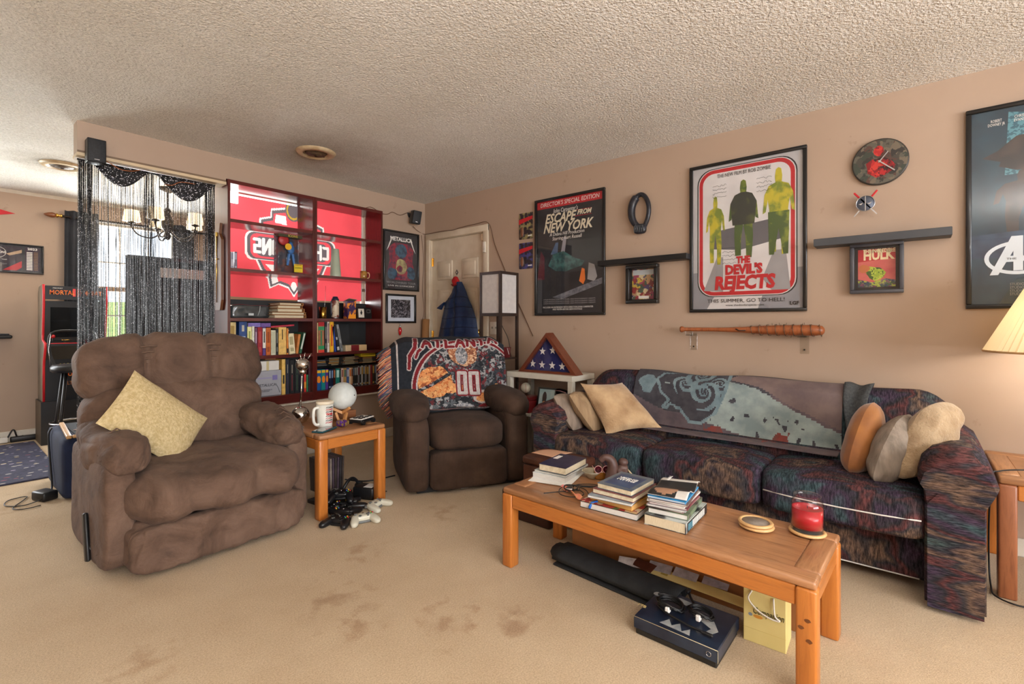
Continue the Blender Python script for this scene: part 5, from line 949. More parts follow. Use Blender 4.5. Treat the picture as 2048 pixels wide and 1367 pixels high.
wire('speaker_wire', [onY(330, 369, -.02), onY(345, 370, -.02), onY(362, 364, -.02), onY(390, 368, -.018)], 'copper wire caught in the second swag of the string curtain', .0028, M('copper_wire', (160, 90, 46), .4))
# fishing lure ornament and tube
p = onY(799, 660, -.01); o = thing('wall_ornament', 'small red and silver teardrop ornament hanging below the crowd photograph', 'wall decoration', (p.x, -.02, p.z)); mb(M('gloss_red', (190, 24, 30), .2, coat=.5)).lathe([(.001, -.055), (.012, -.04), (.019, -.005), (.014, .02), (.007, .03)], n=18).build('body', o); mb(STEEL).lathe([(.007, .028), (.010, .036), (.006, .05), (.001, .056)], n=14).build('cap', o); mb(STEEL).tube([(0, 0, .055), (0, .004, .08), (0, .018, .092)], .0015).build('hook', o)
o = thing('cardboard_tube', 'brown cardboard mailing tube standing in the corner beside the door', 'tube', (-.10, -.075, 0), 0); o.rotation_euler = (0, R(2.5), 0); mb(M('kraft_tube', (170, 122, 76), .7, c2=(156, 108, 64), scale=5)).lathe([(.036, 0), (.038, .002), (.038, 1.19), (.034, 1.19), (.034, 1.10)], n=24).build('tube', o); mb(M('tube_seam', (140, 96, 56), .7)).tube([(.0385*math.cos(t*.5), .0385*math.sin(t*.5), .05+t*.04) for t in range(28)], .0008, 4).build('seam', o)
# ================================================================ CORNER, LEFT SIDE AND DINING SIDE
# ---- jacket on the door ------------------------------------------------------
NAVY = M('navy_quilted_nylon', (22, 50, 92), .45, c2=(14, 36, 72), scale=9, detail=4, bump=.3, bscale=30, bdist=.01); NAVD = M('navy_lining', (12, 20, 38), .7)
jl = [(.0, .50, .565), (.06, .44, .60), (.14, .40, .64), (.22, .33, .67), (.27, .26, .70), (.30, .285, .72), (.45, .24, .78), (.65, .19, .82), (.85, .14, .87), (1., .10, .90)]
def jk(u, v, back=False):
    for i in range(len(jl)-1):
        if v <= jl[i+1][0]+1e-9: break
    f = (v-jl[i][0])/(jl[i+1][0]-jl[i][0]); a = jl[i][1]+(jl[i+1][1]-jl[i][1])*f; c = jl[i][2]+(jl[i+1][2]-jl[i][2])*f
    s = a+(c-a)*u; y = -.20-(s-.1)/.8*.72+.08*0; z = 1.56-.80*v
    d = (.035+.055*v)*math.sin(math.pi*u)**.6; q = .012*abs(math.sin(v*math.pi*7.5))*math.sin(math.pi*u)+.016*math.sin(u*21+v*4)*v*math.sin(math.pi*u)
    return (-.045-(0 if back else d+q), y, z)
o = thing('jacket', 'navy blue quilted jacket hanging from the hook on the door', 'jacket', (0, 0, 0)); mb(NAVY).grid(lambda u, v: jk(u, v), 30, 46).build('shell', o); mb(NAVD).grid(lambda u, v: jk(1-u, v, True), 10, 20).build('lining', o)
b = mb(NAVD)
for k in range(6): v = .20+.125*k; b.tube([Vector(jk(u/16, v+.012*math.sin(u*.4)))+Vector((-.002, 0, 0)) for u in range(0, 17)], .0028, 5)
b.build('quilting_seam', o); mb(NAVD).tube([Vector(jk(.55, v/20))+Vector((-.004, 0, 0)) for v in range(1, 21)], .004, 5).build('zipper', o)
mb(NAVY).prism([(-.29, 1.30), (-.36, 1.34), (-.40, 1.36), (-.35, 1.285)], -.09, -.07, 'yz').build('collar_tip', o)
o = thing('red_cap', 'red knitted cap hung on the coat hook above the jacket', 'cap', (-.06, -.545, 1.565)); mb(M('red_knit', (176, 26, 30), .85, bump=.5, bscale=120)).soft((0, 0, 0), (.05, .085, .10), 2.5, 10, .006, 30, rot=(R(-18), 0, 0)).build('crown', o); mb(M('red_knit_rib', (130, 16, 20), .85)).tube([(-.028, -.045, -.03), (-.034, 0, -.045), (-.028, .03, -.03)], .008).build('brim', o)
# ---- square floor lamp with shelves ---------------------------------------------
ESP = wood('espresso_wood', (40, 27, 22), (52, 36, 28), .4, 2, 5, .2, (34, 22, 18)); SHD = M('white_lamp_fabric', (206, 200, 196), .8, c2=(196, 190, 188), scale=30)
s_ = .245; xn = -.335; yn = onX(1001, 600, xn).y; o = thing('floor_lamp', 'tall black wooden floor lamp with a square white shade and open shelves beside the door', 'lamp', (xn+s_/2, yn+s_/2, 0)); zt, zs = onX(1001, 541, xn).z, onX(1001, 628, xn).z; zsh = onX(1001, 717, xn).z
for sx in (-1, 1):
    for sy in (-1, 1): mb(ESP).bb((sx*s_/2, sy*s_/2, 0), (sx*(s_/2-.022), sy*(s_/2-.022), zt)).build('post', o)
for z in (zt-.012, zs):
    for k in (-1, 1):
        mb(ESP).bb((-s_/2+.022, k*s_/2, z-.012), (s_/2-.022, k*(s_/2-.016), z+.012)).build('rail', o); mb(ESP).bb((k*s_/2, -s_/2+.022, z-.012), (k*(s_/2-.016), s_/2-.022, z+.012)).build('rail', o)
for k in (-1, 1):
    mb(SHD).bb((-s_/2+.02, k*(s_/2-.012), zs+.012), (s_/2-.02, k*(s_/2-.010), zt-.024)).build('shade_panel', o); mb(SHD).bb((k*(s_/2-.012), -s_/2+.02, zs+.012), (k*(s_/2-.010), s_/2-.02, zt-.024)).build('shade_panel', o)
for z in (zsh, .45, .10): mb(ESP).bb((-s_/2+.002, -s_/2+.002, z-.012), (s_/2-.002, s_/2-.002, z)).build('shelf', o)
mb(ESP).bb((-s_/2+.002, -s_/2+.002, zs-.014), (s_/2-.002, s_/2-.002, zs-.002)).build('shelf', o)
mb(BLACK).tube(spline([(.02, .0, zs-.014), (.04, .0, zs-.10), (.10, -.02, zs-.22), (.115, -.04, zsh)], 6), .003).build('cord', o)
lc = (xn+s_/2, yn+s_/2)
MAR = M('maroon_lacquer', (92, 20, 24), .3, coat=.4)
q = thing('keepsake_box', 'maroon box with an amber glass dome on the floor lamp shelf', 'box', (lc[0]-.05, lc[1]+.05, zsh)); mb(MAR).rbox((0, 0, .035), (.10, .08, .07), .006, 2).build('case', q); mb(M('amber_glow_glass', (200, 110, 40), .15, coat=.5)).sph((-.03, -.03, .03), (.03, .02, .026)).build('dome', q); mb(WHITE).box((.01, -.045, .008), (.09, .02, .012)).build('tray', q)
q = thing('keepsake_box', 'maroon folding case standing open on the floor lamp shelf', 'box', (lc[0]+.045, lc[1]-.055, zsh)); mb(MAR).box((0, .02, .045), (.10, .008, .09), (R(8), 0, R(-20))).build('back_cover', q); mb(MAR).box((-.03, -.02, .043), (.06, .006, .086), (R(-14), 0, R(-60))).build('front_cover', q); mb(PW).tube([(-.035, -.03, .085), (-.02, -.045, .006)], .002).build('ribbon', q)
# ---- white side table, flag case ---------------------------------------------------
WT = M('white_laminate', (216, 210, 196), .4, c2=(204, 196, 180), scale=6); o = thing('side_table', 'white open side table under the folded flag case', 'table', (-.18, -1.785, 0), -90); L_, D_, zt = .65, .33, .745
mb(WT).rbox((0, 0, zt-.022), (L_, D_, .045), .003, 1).build('table_top', o); mb(WT).rbox((0, 0, .40), (L_-.02, D_-.02, .025), .003, 1).build('lower_shelf', o)
for sx in (-1, 1):
    for sy in (-1, 1): mb(WT).rbox((sx*(L_/2-.022), sy*(D_/2-.022), (zt-.045)/2), (.044, .044, zt-.045), .003, 1).build('leg', o)
fc = thing('flag_case', 'triangular wooden case holding a folded star-spangled flag', 'display case', (-.245, -1.83, zt), -90); CW = wood('case_mahogany', (92, 40, 24), (112, 54, 32), .3, 0, 5, .4, (76, 30, 18)); hw, hh, dd = .285, .325, .10
out = [(-hw, 0), (hw, 0), (0, hh)]; inn = [(-hw+.055, .02), (hw-.055, .02), (0, hh-.036)]
for i, nm in ((0, 'base_board'), (1, 'side_board'), (2, 'side_board')):
    j = (i+1) % 3; mb(CW).prism([out[i], out[j], inn[j], inn[i]], -dd/2, dd/2).build(nm, fc)
mb(CW).prism([(-hw+.02, .004), (hw-.02, .004), (0, hh-.012)], dd/2-.008, dd/2-.002).build('back_board', fc); FB = M('flag_blue_cloth', (34, 40, 104), .85, c2=(26, 30, 84), scale=14, bump=.3, bscale=60)
mb(FB).prism([(-hw+.05, .018), (hw-.05, .018), (0, hh-.032)], -dd/2+.03, dd/2-.012).build('folded_flag', fc)
for cx, cz in ((-.055, .205), (.045, .215), (-.155, .10), (-.06, .095), (.04, .095), (.135, .092)):
    pts = [((.033 if i % 2 == 0 else .0135)*math.cos(R(90+36*i)), (.033 if i % 2 == 0 else .0135)*math.sin(R(90+36*i))) for i in range(10)]
    if abs(cx) > .15: pts = [(max(x, -.02) if cx < 0 else min(x, .02), z) for x, z in pts]
    mb(PW).prism([(cx+x, cz-.03+z) for x, z in pts], -dd/2+.0285, -dd/2+.0298).build('star', fc)
mb(GLASS).prism(inn, -dd/2+.012, -dd/2+.014).build('glass', fc)
zl = .4125
q = thing('keepsake_chest', 'dark red lacquered chest with a brass clasp on the white table shelf', 'chest', (-.245, -1.585, zl), -90); mb(M('red_lacquer', (112, 18, 24), .3, coat=.4)).rbox((0, 0, .05), (.20, .16, .10), .006, 2).build('body', q); mb(M('red_lacquer', (112, 18, 24), .3, coat=.4)).rbox((0, 0, .115), (.205, .165, .028), .006, 2).build('lid', q); mb(BRASS).rbox((.0, -.083, .10), (.024, .006, .03), .003, 1).build('clasp', q)
q = thing('ball_display', 'white baseball in a clear cube on top of the red chest', 'display case', (-.225, -1.57, zl+.131), -90); mb(M('baseball_leather', (222, 212, 190), .6)).sph((0, 0, .06), .043, 22, 14).build('ball', q); b = mb(PR)
for sx in (-1, 1): b.tube([(sx*(.018+.018*math.cos(R(t))), -.0435*math.cos(R(t*.55)), .06+.034*math.sin(R(t))) for t in range(-80, 81, 20)], .0012, 4)
b.build('stitching', q); mb(CLR).rbox((0, 0, .056), (.11, .11, .112), .004, 1).build('clear_case', q)
q = thing('framed_photo', 'black-framed photo on a pale blue ground leaning on the white table shelf', 'picture', (-.27, -1.80, zl), -90); q.rotation_euler = (R(-14), 0, R(-84)); w, h = .17, .215; f = mb(BLKF); f.bb((-w/2, -.006, 0), (w/2, .006, .014)); f.bb((-w/2, -.006, h-.014), (w/2, .006, h)); f.bb((-w/2, -.006, .014), (-w/2+.014, .006, h-.014)); f.bb((w/2-.014, -.006, .014), (w/2, .006, h-.014)); f.build('frame', q); mb(M('photo_pale_blue', (150, 184, 190), .5, c2=(190, 206, 206), scale=14)).bb((-w/2+.013, -.002, .013), (w/2-.013, .003, h-.013)).build('print', q); b = mb(M('photo_dark_hat', (60, 44, 44), .5)); b.prism(blob(-.02, .13, .020, .05, 12, .1, 5), -.0032, -.0022); b.use(M('photo_tan', (190, 140, 90), .5)); b.prism(blob(-.02, .075, .020, .03, 12, .1, 6), -.0036, -.0026); b.build('printed_shape', q)
q = thing('sunglasses_case', 'black glossy eyeglass case perched on the photo frame beside the sofa', 'case', (-.22, -1.935, zl), -90); mb(M('stand_dark', (30, 26, 26), .5)).rbox((0, .02, .075), (.06, .05, .15), .006, 1).build('stand', q); mb(M('gloss_black', (18, 14, 18), .12, coat=.6)).soft((0, 0, .18), (.12, .06, .06), 3, 10, .003, 20, rot=(0, R(8), 0)).build('shell', q); mb(M('case_pink_line', (196, 130, 140), .4)).tube([(-.055, -.022, .195), (0, -.032, .20), (.05, -.024, .188)], .002).build('seam', q)
# ---- tapestry throw on the dark recliner -------------------------------------------
KB = M('tapestry_black', (22, 26, 34), .95, c2=(32, 36, 44), scale=40, bump=.5, bscale=260); KR = M('tapestry_maroon', (126, 26, 34), .95, c2=(104, 20, 28), scale=40, bump=.5, bscale=260); KW = M('tapestry_white', (196, 188, 184), .95, c2=(170, 160, 158), scale=60, bump=.5, bscale=260)
KI = m_patch('tapestry_inner', [(40, 44, 50), (90, 94, 98), (28, 30, 36), (150, 148, 148), (54, 58, 64), (100, 40, 44), (36, 40, 44)], 42, .95); KO = m_patch('tapestry_orange', [(214, 140, 84), (190, 110, 60), (226, 170, 110), (150, 80, 46), (206, 150, 96)], 46, .95); KT = m_patch('tapestry_tan', [(200, 156, 120), (168, 110, 76), (214, 180, 146), (140, 86, 60), (120, 70, 50)], 52, .95); KG = m_patch('tapestry_grey', [(150, 150, 154), (110, 112, 118), (176, 172, 172), (80, 84, 90)], 60, .95)
segs = []
for i, ch in enumerate('ATLANTA'): segs += lett(ch, .265+.098*i, .185-.012*abs(i-2.2)-(.0 if i else -.01), .072, .10, .013)
num = lett('0', .55, .50, .085, .20, .016)+lett('0', .655, .50, .085, .20, .016)
claws = [((.215, .13), (.20, .28), .016), ((.20, .28), (.155, .36), .016), ((.155, .36), (.145, .46), .013), ((.27, .27), (.23, .31), .013), ((.23, .31), (.205, .37), .011)]
def kpick(u, v):
    d = min(dseg(u, v, s)-s[2] for s in segs)
    if d < 0: return KR
    if d < .010 and v < .30: return KW
    e = math.hypot((u-.66)/.49, (v-.62)/.42); t = math.atan2(v-.62, u-.66)
    if .94 < e < 1.0: return KR
    if .915 < e <= .94 or 1.0 <= e < 1.022: return KW
    if e <= .915:
        d = min(dseg(u, v, s)-s[2] for s in num)
        if d < 0: return KW
        if d < .012: return KR
        n_ = .03*noise.noise(Vector((u*14, v*14, 2)))
        if math.hypot((u-.62)/.13, (v-.34)/.11)+n_*4 < 1: return KG if math.hypot((u-.60)/.055, (v-.36)/.08)+n_*4 < 1 else KT
        if math.hypot((u-.36)/.15, (v-.58)/.13)+n_*6 < 1 and not (-.02 < (v-.58)+.5*(u-.36) < .012): return KO
        if math.hypot((u-.50)/.12, (v-.64)/.045)+n_*5 < 1: return KO
        if math.hypot((u-.76)/.055, (v-.74)/.055)+n_*5 < 1: return KO
        if math.hypot((u-.76)/.085, (v-.74)/.08)+n_*4 < 1: return KW
        if math.hypot((u-.78)/.07, (v-.88)/.05)+n_*4 < 1: return KR
        if math.hypot((u-.60)/.08, (v-.88)/.07)+n_*4 < 1: return KG
        if math.hypot((u-.90)/.04, (v-.70)/.09)+n_*4 < 1: return KO
        return KI
    d = min(dseg(u, v, s)-s[2] for s in claws)
    if d < 0: return KR
    if d < .008: return KW
    if abs(u-.055) < .006: return KW
    return KB
kp = [(.45, .78), (.46, .92), (.42, 1.015), (.33, 1.035), (.225, 1.0), (.185, .90), (.155, .78), (.125, .66), (.095, .56), (.055, .503), (-.005, .498)]
def kth(u, v):
    k = (.23+.77*v)*(len(kp)-1); i = min(int(k), len(kp)-2); f = k-i; y = kp[i][0]+(kp[i+1][0]-kp[i][0])*f; z = kp[i][1]+(kp[i+1][1]-kp[i][1])*f
    x = -.47+.92*u; e = abs(x)/.45; wd = max(0, min(1, (z-.5)/.12))
    if abs(x) > .20: x *= 1-.18*(1-wd)*(1 if abs(x) > .2 else 0)*min(1, (abs(x)-.2)/.2)
    y += .035*max(0, e-.7)**1*(1 if v > .3 else .2); z -= .07*max(0, (e-.72)/.28)**2*(1-min(1, v*2.2))+.0
    return (x, y-.012+.007*math.sin(u*17+v*6)+.005*math.sin(v*23), z+.004*math.sin(u*15))
o = thing('tapestry_throw', 'fringed black and maroon tapestry throw with white lettering over the corner recliner', 'blanket', r2.location, -30)
MB().grid(kth, 230, 200, True, kpick, -.005).build('cloth', o); fr = MB(); rd = random.Random(12); fcol = [M('fringe_%d' % i, c, .95) for i, c in enumerate(((206, 140, 100), (70, 110, 124), (36, 46, 60), (190, 110, 80), (226, 190, 160), (110, 80, 110), (150, 60, 56), (200, 160, 120)))]
for k in range(190):
    v = .10+.72*k/190; p = Vector(kth(.004, v)); fr.use(fcol[min(7, int(abs(noise.noise(Vector((v*9, k*.7, 0))))*14) % 8)] if rd.random() < .7 else rd.choice(fcol)); d = Vector((-.075-.03*rd.random(), -.01*rd.random()-.01, -.055-.03*rd.random())); fr.tube([p, p+d*.5+Vector((0, -.008, .008)), p+d], .0026, 4)
fr.build('fringe', o, kind='stuff')
# ---- brown ottoman and flat case between sofa and coffee table -------------------------
LEA = M('brown_leather', (84, 48, 34), .4, c2=(70, 38, 28), scale=14, bump=.3, bscale=90); o = thing('ottoman', 'small brown leather ottoman box between the sofa and the coffee table', 'ottoman', (-1.055, -2.47, 0)); mb(LEA).rbox((0, 0, .16), (.235, .36, .30), .012, 2).build('body', o); mb(LEA).rbox((0, 0, .335), (.245, .37, .05), .018, 3).build('lid', o); mb(M('leather_seam', (60, 32, 24), .5)).tube([(-.124, -.18, .312), (-.124, .18, .312)], .002).build('seam', o)
o = tag(mb(M('pinkish_paper', (206, 160, 130), .8)).grid(lambda u, v: (-1.05-.06+.16*u, -2.46+.15*v-.04*u, .363+.006*math.sin(u*4)*v), 8, 8, True, None, -.001).build('paper_sheet'), 'pinkish paper sheet lying on the brown ottoman', 'paper')
o = thing('flat_case', 'low dark brown case standing on the floor under the coffee table end', 'case', (-1.225, -2.365, 0), 0); mb(M('dark_brown_vinyl', (64, 36, 28), .45, c2=(50, 28, 22), scale=9)).rbox((0, 0, .08), (.05, .35, .16), .012, 2).build('body', o); mb(M('leather_seam', (60, 32, 24), .5)).bb((-.026, -.16, .118), (-.024, .16, .121)).build('seam', o)
# ---- pleated table lamp ------------------------------------------------------------
lx, ly = -.30, -4.64; o = thing('table_lamp', 'table lamp with a large cream pleated cone shade on the oak end table', 'lamp', (lx, ly, .505)); PL = bpy.data.materials.new('cream_pleated_fabric'); PL.use_nodes = True; nt = PL.node_tree; bs = nt.nodes['Principled BSDF']; bs.inputs['Base Color'].default_value = lin((240, 230, 204)); bs.inputs['Roughness'].default_value = .8; tr = nt.nodes.new('ShaderNodeBsdfTranslucent'); tr.inputs[0].default_value = lin((240, 214, 160)); mx = nt.nodes.new('ShaderNodeMixShader'); mx.inputs[0].default_value = .25; nt.links.new(bs.outputs[0], mx.inputs[1]); nt.links.new(tr.outputs[0], mx.inputs[2]); nt.links.new(mx.outputs[0], nt.nodes['Material Output'].inputs[0])
zb, ztp = 1.022-.505, 1.385-.505; N_ = 120; vs = []
for z, r_ in ((zb, .298), ((zb+ztp)/2, .212), (ztp, .125)):
    for i in range(N_): a = 2*math.pi*i/N_; rr_ = r_*(1+(.016 if i % 2 else -.016)); vs.append((rr_*math.cos(a), rr_*math.sin(a), z))
mb(PL).add(vs, [(j*N_+i, j*N_+(i+1) % N_, (j+1)*N_+(i+1) % N_, (j+1)*N_+i) for j in range(2) for i in range(N_)], False).build('shade', o)
for z, r_ in ((zb, .299), (ztp, .126)): mb(M('shade_trim_gold', (190, 150, 100), .6)).tube([(r_*math.cos(R(t)), r_*math.sin(R(t)), z) for t in range(0, 360, 6)], .005, 6, True).build('trim_ring', o)
mb(M('blue_glaze', (40, 92, 140), .15, c2=(24, 50, 84), scale=16, coat=.6)).lathe([(.05, .06), (.085, .10), (.105, .18), (.10, .26), (.06, .34), (.03, .38)], n=12, smooth=False).build('body', o); mb(M('pewter', (120, 118, 116), .35, .8)).lathe([(.10, 0), (.105, .02), (.08, .035), (.055, .045), (.05, .062)], n=24).build('foot', o); mb(BRASS).cyl((0, 0, .38), (0, 0, .70), .008, n=10).build('stem', o); mb(emit('bulb_glow', (255, 214, 150), 4)).sph((0, 0, .66), .035).build('bulb', o)
point('table_lamp_bulb', (lx, ly, .505+.60), 6, .04, (1, .95, .88))
wire('lamp_cord', [(-.36, -4.56, .512), (-.42, -4.45, .513), (-.50, -4.375, .512), (-.52, -4.352, .49), (-.49, -4.345, .30), (-.45, -4.348, .10), (-.50, -4.35, .012), (-.60, -4.355, .012), (-.64, -4.42, .012), (-.60, -4.50, .012)], 'black lamp cord trailing over the end table and down to the carpet', .0035, BLACK)
wire('floor_cable', [(-.50, -4.62, .01), (-.62, -4.55, .014), (-.60, -4.48, .018), (-.52, -4.50, .022), (-.52, -4.60, .018), (-.62, -4.63, .014), (-.66, -4.55, .01), (-.58, -4.45, .01)], 'coil of black cord on the carpet under the end table', .0035, BLACK)
wire('floor_cable', [(-.60, -1.72, .01), (-.55, -1.80, .02), (-.47, -1.78, .03), (-.46, -1.70, .02), (-.54, -1.66, .01), (-.62, -1.78, .014), (-.50, -1.88, .01), (-.42, -1.80, .05), (-.40, -1.72, .10)], 'tangle of black cord on the floor right of the corner recliner', .004, BLACK)
# ---- string curtain under the beam --------------------------------------------------
m, nt, bs = _base('sparkling_black_string'); co = _coords(nt); v = nt.nodes.new('ShaderNodeTexVoronoi'); v.inputs['Scale'].default_value = 230; nt.links.new(co, v.inputs['Vector']); sp = nt.nodes.new('ShaderNodeSeparateColor'); nt.links.new(v.outputs['Color'], sp.inputs[0]); k_ = _ramp(nt, sp.outputs[0], [(0, (14, 14, 18)), (.86, (14, 14, 18)), (.87, (110, 110, 120)), (.93, (250, 248, 255))], 'CONSTANT'); nt.links.new(k_, bs.inputs['Base Color']); bs.inputs['Roughness'].default_value = .35; STR = m
cx0, cx1 = -2.832, -2.04; o = thing('string_curtain', 'sparkling black string curtain with two swags hanging under the beam', 'curtain', ((cx0+cx1)/2, .06, 0)); wc = cx1-cx0; rd = random.Random(8); b = mb(STR); n_ = 0
def strand(x, y, r_):
    ph = rd.uniform(0, 6); am = rd.uniform(.001, .006); b.tube([(x+am*math.sin(ph+z*2.2), y+.004*math.sin(ph*2+z), z) for z in (2.205, 1.6, 1.0, .5, .03)], r_, 3)
for k in range(235):
    u = k/234; x = -wc/2+wc*u+rd.uniform(-.0035, .0035); strand(x, rd.uniform(-.012, .012), .0009+.0005*rd.random())
for k in range(46): strand(-wc/2+rd.uniform(0, .075), rd.uniform(-.02, .02), .0016)
for k in range(40): strand(wc/2-rd.uniform(0, .06), rd.uniform(-.02, .02), .0016)
for k in range(22): strand(-.02+rd.uniform(-.03, .03), rd.uniform(-.02, .02), .0016)
b.build('strings', o, kind='stuff')
for a, c, dr, nm in ((-wc/2+.06, -.03, .13, 0), (.02, wc/2-.01, .155, 1)): mb(STR).grid(lambda u, v: (a+(c-a)*u, -.03-.012*math.sin(math.pi*u)*v, 2.208-(dr*math.sin(math.pi*u)**1.1+.012)*v-.004*math.sin(v*18)), 24, 10, True, None, -.003).build('swag', o)
mb(BLACK).cyl((-wc/2-.005, 0, 2.208), (wc/2+.005, 0, 2.208), .006, n=10).build('rod', o)
# ---- black pleated screen behind it ----------------------------------------------------
o = thing('folding_screen', 'black pleated folding screen with a pale top strip behind the string curtain', 'screen', (-2.03, 1.02, 0)); BF = M('black_cloth', (24, 24, 27), .8, c2=(34, 34, 38), scale=8); b = mb(BF); xs = [(-.33+.66*i/10, .02*(-1)**i) for i in range(11)]
b.grid(lambda u, v: (-.34+.68*u, .022*math.sin(u*34)+.01, .02+1.70*v), 80, 4, True, None, .02); b.build('panel', o); mb(M('screen_pale_strip', (196, 190, 180), .5)).bb((-.12, -.028, 1.55), (.345, -.016, 1.635)).build('top_strip', o); mb(BLKF).bb((-.35, -.03, 1.70), (.35, .05, 1.725)).build('top_rail', o)
for sx in (-.345, .335): mb(BLKF).bb((sx, -.03, 0), (sx+.015, .05, 1.70)).build('side_rail', o)
# ---- chandelier -----------------------------------------------------------------------
BRZ = M('dark_bronze', (44, 36, 30), .4, .7); o = thing('chandelier', 'dark bronze chandelier with five small lit drum shades over the dining side', 'chandelier', (-1.99, 1.40, H)); b = mb(BRZ); b.lathe([(.001, -.05), (.03, -.045), (.065, -.02), (.07, 0)], n=24); b.build('canopy', o); b = mb(BRZ); b.cyl((0, 0, -.05), (0, 0, -.20), .006); b.lathe([(.001, -.50), (.02, -.49), (.03, -.46), (.018, -.43), (.045, -.38), (.05, -.33), (.03, -.28), (.018, -.24), (.03, -.22), (.012, -.19)], n=20); b.build('body', o); SHG = emit('chandelier_shade_glow', (255, 226, 180), 1.6)
for k in range(5):
    a = R(20+72*k); c, s2 = math.cos(a), math.sin(a); R_ = .27
    arm_ = mb(BRZ).tube(spline([(c*.03, s2*.03, -.42), (c*.12, s2*.12, -.49), (c*.22, s2*.22, -.47), (c*R_, s2*R_, -.40), (c*R_, s2*R_, -.36)], 5), .007).build('arm', o)
    mb(BRZ).lathe([(.012, -.375), (.035, -.365), (.03, -.358), (.012, -.352), (.012, -.30)], (c*R_, s2*R_, 0), 14).build('candle_cup', o); mb(SHG).lathe([(.07, -.35), (.055, -.25)], (c*R_, s2*R_, 0), 20).build('lamp_shade', o)
point('chandelier_light', (-1.99, 1.40, H-.28), 16, .22, (1, .88, .7))
# ---- far window curtains, rod ------------------------------------------------------------
CUR = M('slate_curtain', (52, 54, 60), .85, c2=(40, 42, 48), scale=6)
def drape(name, label, x0, x1, fol): 
    o = thing(name, label, 'curtain', ((x0+x1)/2, 2.575, .06)); w = x1-x0; mb(CUR).grid(lambda u, v: (-w/2*(1+.06*(1-v))+w*u*(1+.06*(1-v)), .028*math.sin(u*fol*6.283)*(1-.25*v), 2.215*v+.02*math.sin(u*fol*6.283+1)*(v > .97)), 70, 12, True, None, .004).build('cloth', o); mb(CUR).grid(lambda u, v: (-w/2+w*u, .03*math.sin(u*fol*6.283)-.004, 2.15+.09*v), 70, 2, True, None, .004).build('heading', o); return o
drape('window_curtain', 'slate grey curtain panel beside the red-edged arcade cabinet', onY(130, 500, 2.575).x, onY(196, 500, 2.575).x, 3); drape('window_curtain', 'slate grey curtain panel at the window side nearer the bookcase', onY(346, 500, 2.575).x, onY(388, 500, 2.575).x, 2)
o = thing('curtain_rod', 'bronze curtain rod with a turned wooden finial above the dining window', 'curtain rod', (-2.60, 2.575, 2.235)); L_ = 1.62; mb(BRZ).cyl((.0, 0, 0), (L_, 0, 0), .012, n=12).build('rod', o); FW_ = wood('finial_wood', (112, 60, 32), (134, 78, 44), .3, 0)
for x, sg in ((0, -1), (L_, 1)): mb(FW_).lathe([(.014, .03), (.024, .042), (.027, .06), (.02, .09), (.008, .115), (.001, .12)], (x, 0, 0), 18, (0, R(90*sg), 0)).build('finial', o); mb(BRASS).lathe([(.014, -.02), (.02, -.01), (.014, .0), (.012, .008), (.02, .016), (.022, .026), (.015, .034)], (x, 0, 0), 18, (0, R(90*sg), 0)).build('finial_collar', o)
for x in (.08, L_-.08): mb(BRZ).cyl((x, 0, 0), (x, .07, 0), .008, n=8).build('bracket', o)
# ---- arcade cabinet -----------------------------------------------------------------------
AB = M('arcade_black', (22, 22, 25), .35, coat=.2); AS = M('arcade_side_art', (120, 104, 84), .5, c2=(88, 78, 66), scale=7, detail=5, lo=.35, hi=.7); RED = M('arcade_red_edge', (206, 34, 44), .4)
ax0, ax1, yfr = -2.765, -2.285, 2.20; o = thing('arcade_cabinet', 'black home arcade cabinet with red edge trim and a fiery lettered marquee', 'arcade cabinet', ((ax0+ax1)/2, yfr, 0)); w = ax1-ax0
mb(AB).bb((-w/2-.015, -.02, 0), (w/2+.015, .33, .405)).build('riser', o); mb(M('riser_brown_side', (74, 60, 44), .5)).bb((-w/2-.017, -.018, .004), (-w/2-.0152, .328, .40)).build('riser_side', o)
sp_ = [(.03, .405), (.33, .405), (.33, 1.44), (.27, 1.50), (.04, 1.515), (.03, 1.36), (.075, 1.05), (.09, .985), (-.06, .955), (-.06, .90), (.01, .80), (.03, .72)]
for sx in (-1, 1):
    s2 = mb(AS if sx < 0 else AB).prism(sp_, sx*w/2, sx*(w/2-.018), 'yz').build('side_panel', o); mb(RED).tube([(sx*(w/2-.009), y, z) for y, z in sp_[4:]+[sp_[0]]], .010, 6).build('edge_trim', s2)
mb(AB).bb((-w/2+.018, .035, .405), (w/2-.018, .05, .80)).build('front_panel', o); mb(AB).prism([(.01, .80), (.06, .80), (.0, .90), (-.045, .955), (-.055, .93)], -w/2+.018, w/2-.018, 'yz').build('lower_slope', o); mb(AB).prism([(-.055, .955), (-.055, .935), (.10, .965), (.10, .985)], -w/2+.018, w/2-.018, 'yz').build('control_deck', o)
mb(RED).tube([(-w/2+.02, -.058, .955), (w/2-.02, -.058, .955)], .004).build('deck_trim', o); mb(M('arcade_bezel', (36, 32, 28), .3)).prism([(.10, .985), (.12, .985), (.09, 1.36), (.07, 1.36)], -w/2+.018, w/2-.018, 'yz').build('bezel', o); mb(M('dark_screen', (14, 16, 18), .12, c2=(24, 26, 26), scale=5, coat=.6)).prism([(.0975, 1.01), (.104, 1.01), (.081, 1.30), (.0745, 1.30)], -w/2+.06, w/2-.06, 'yz').build('screen', o)
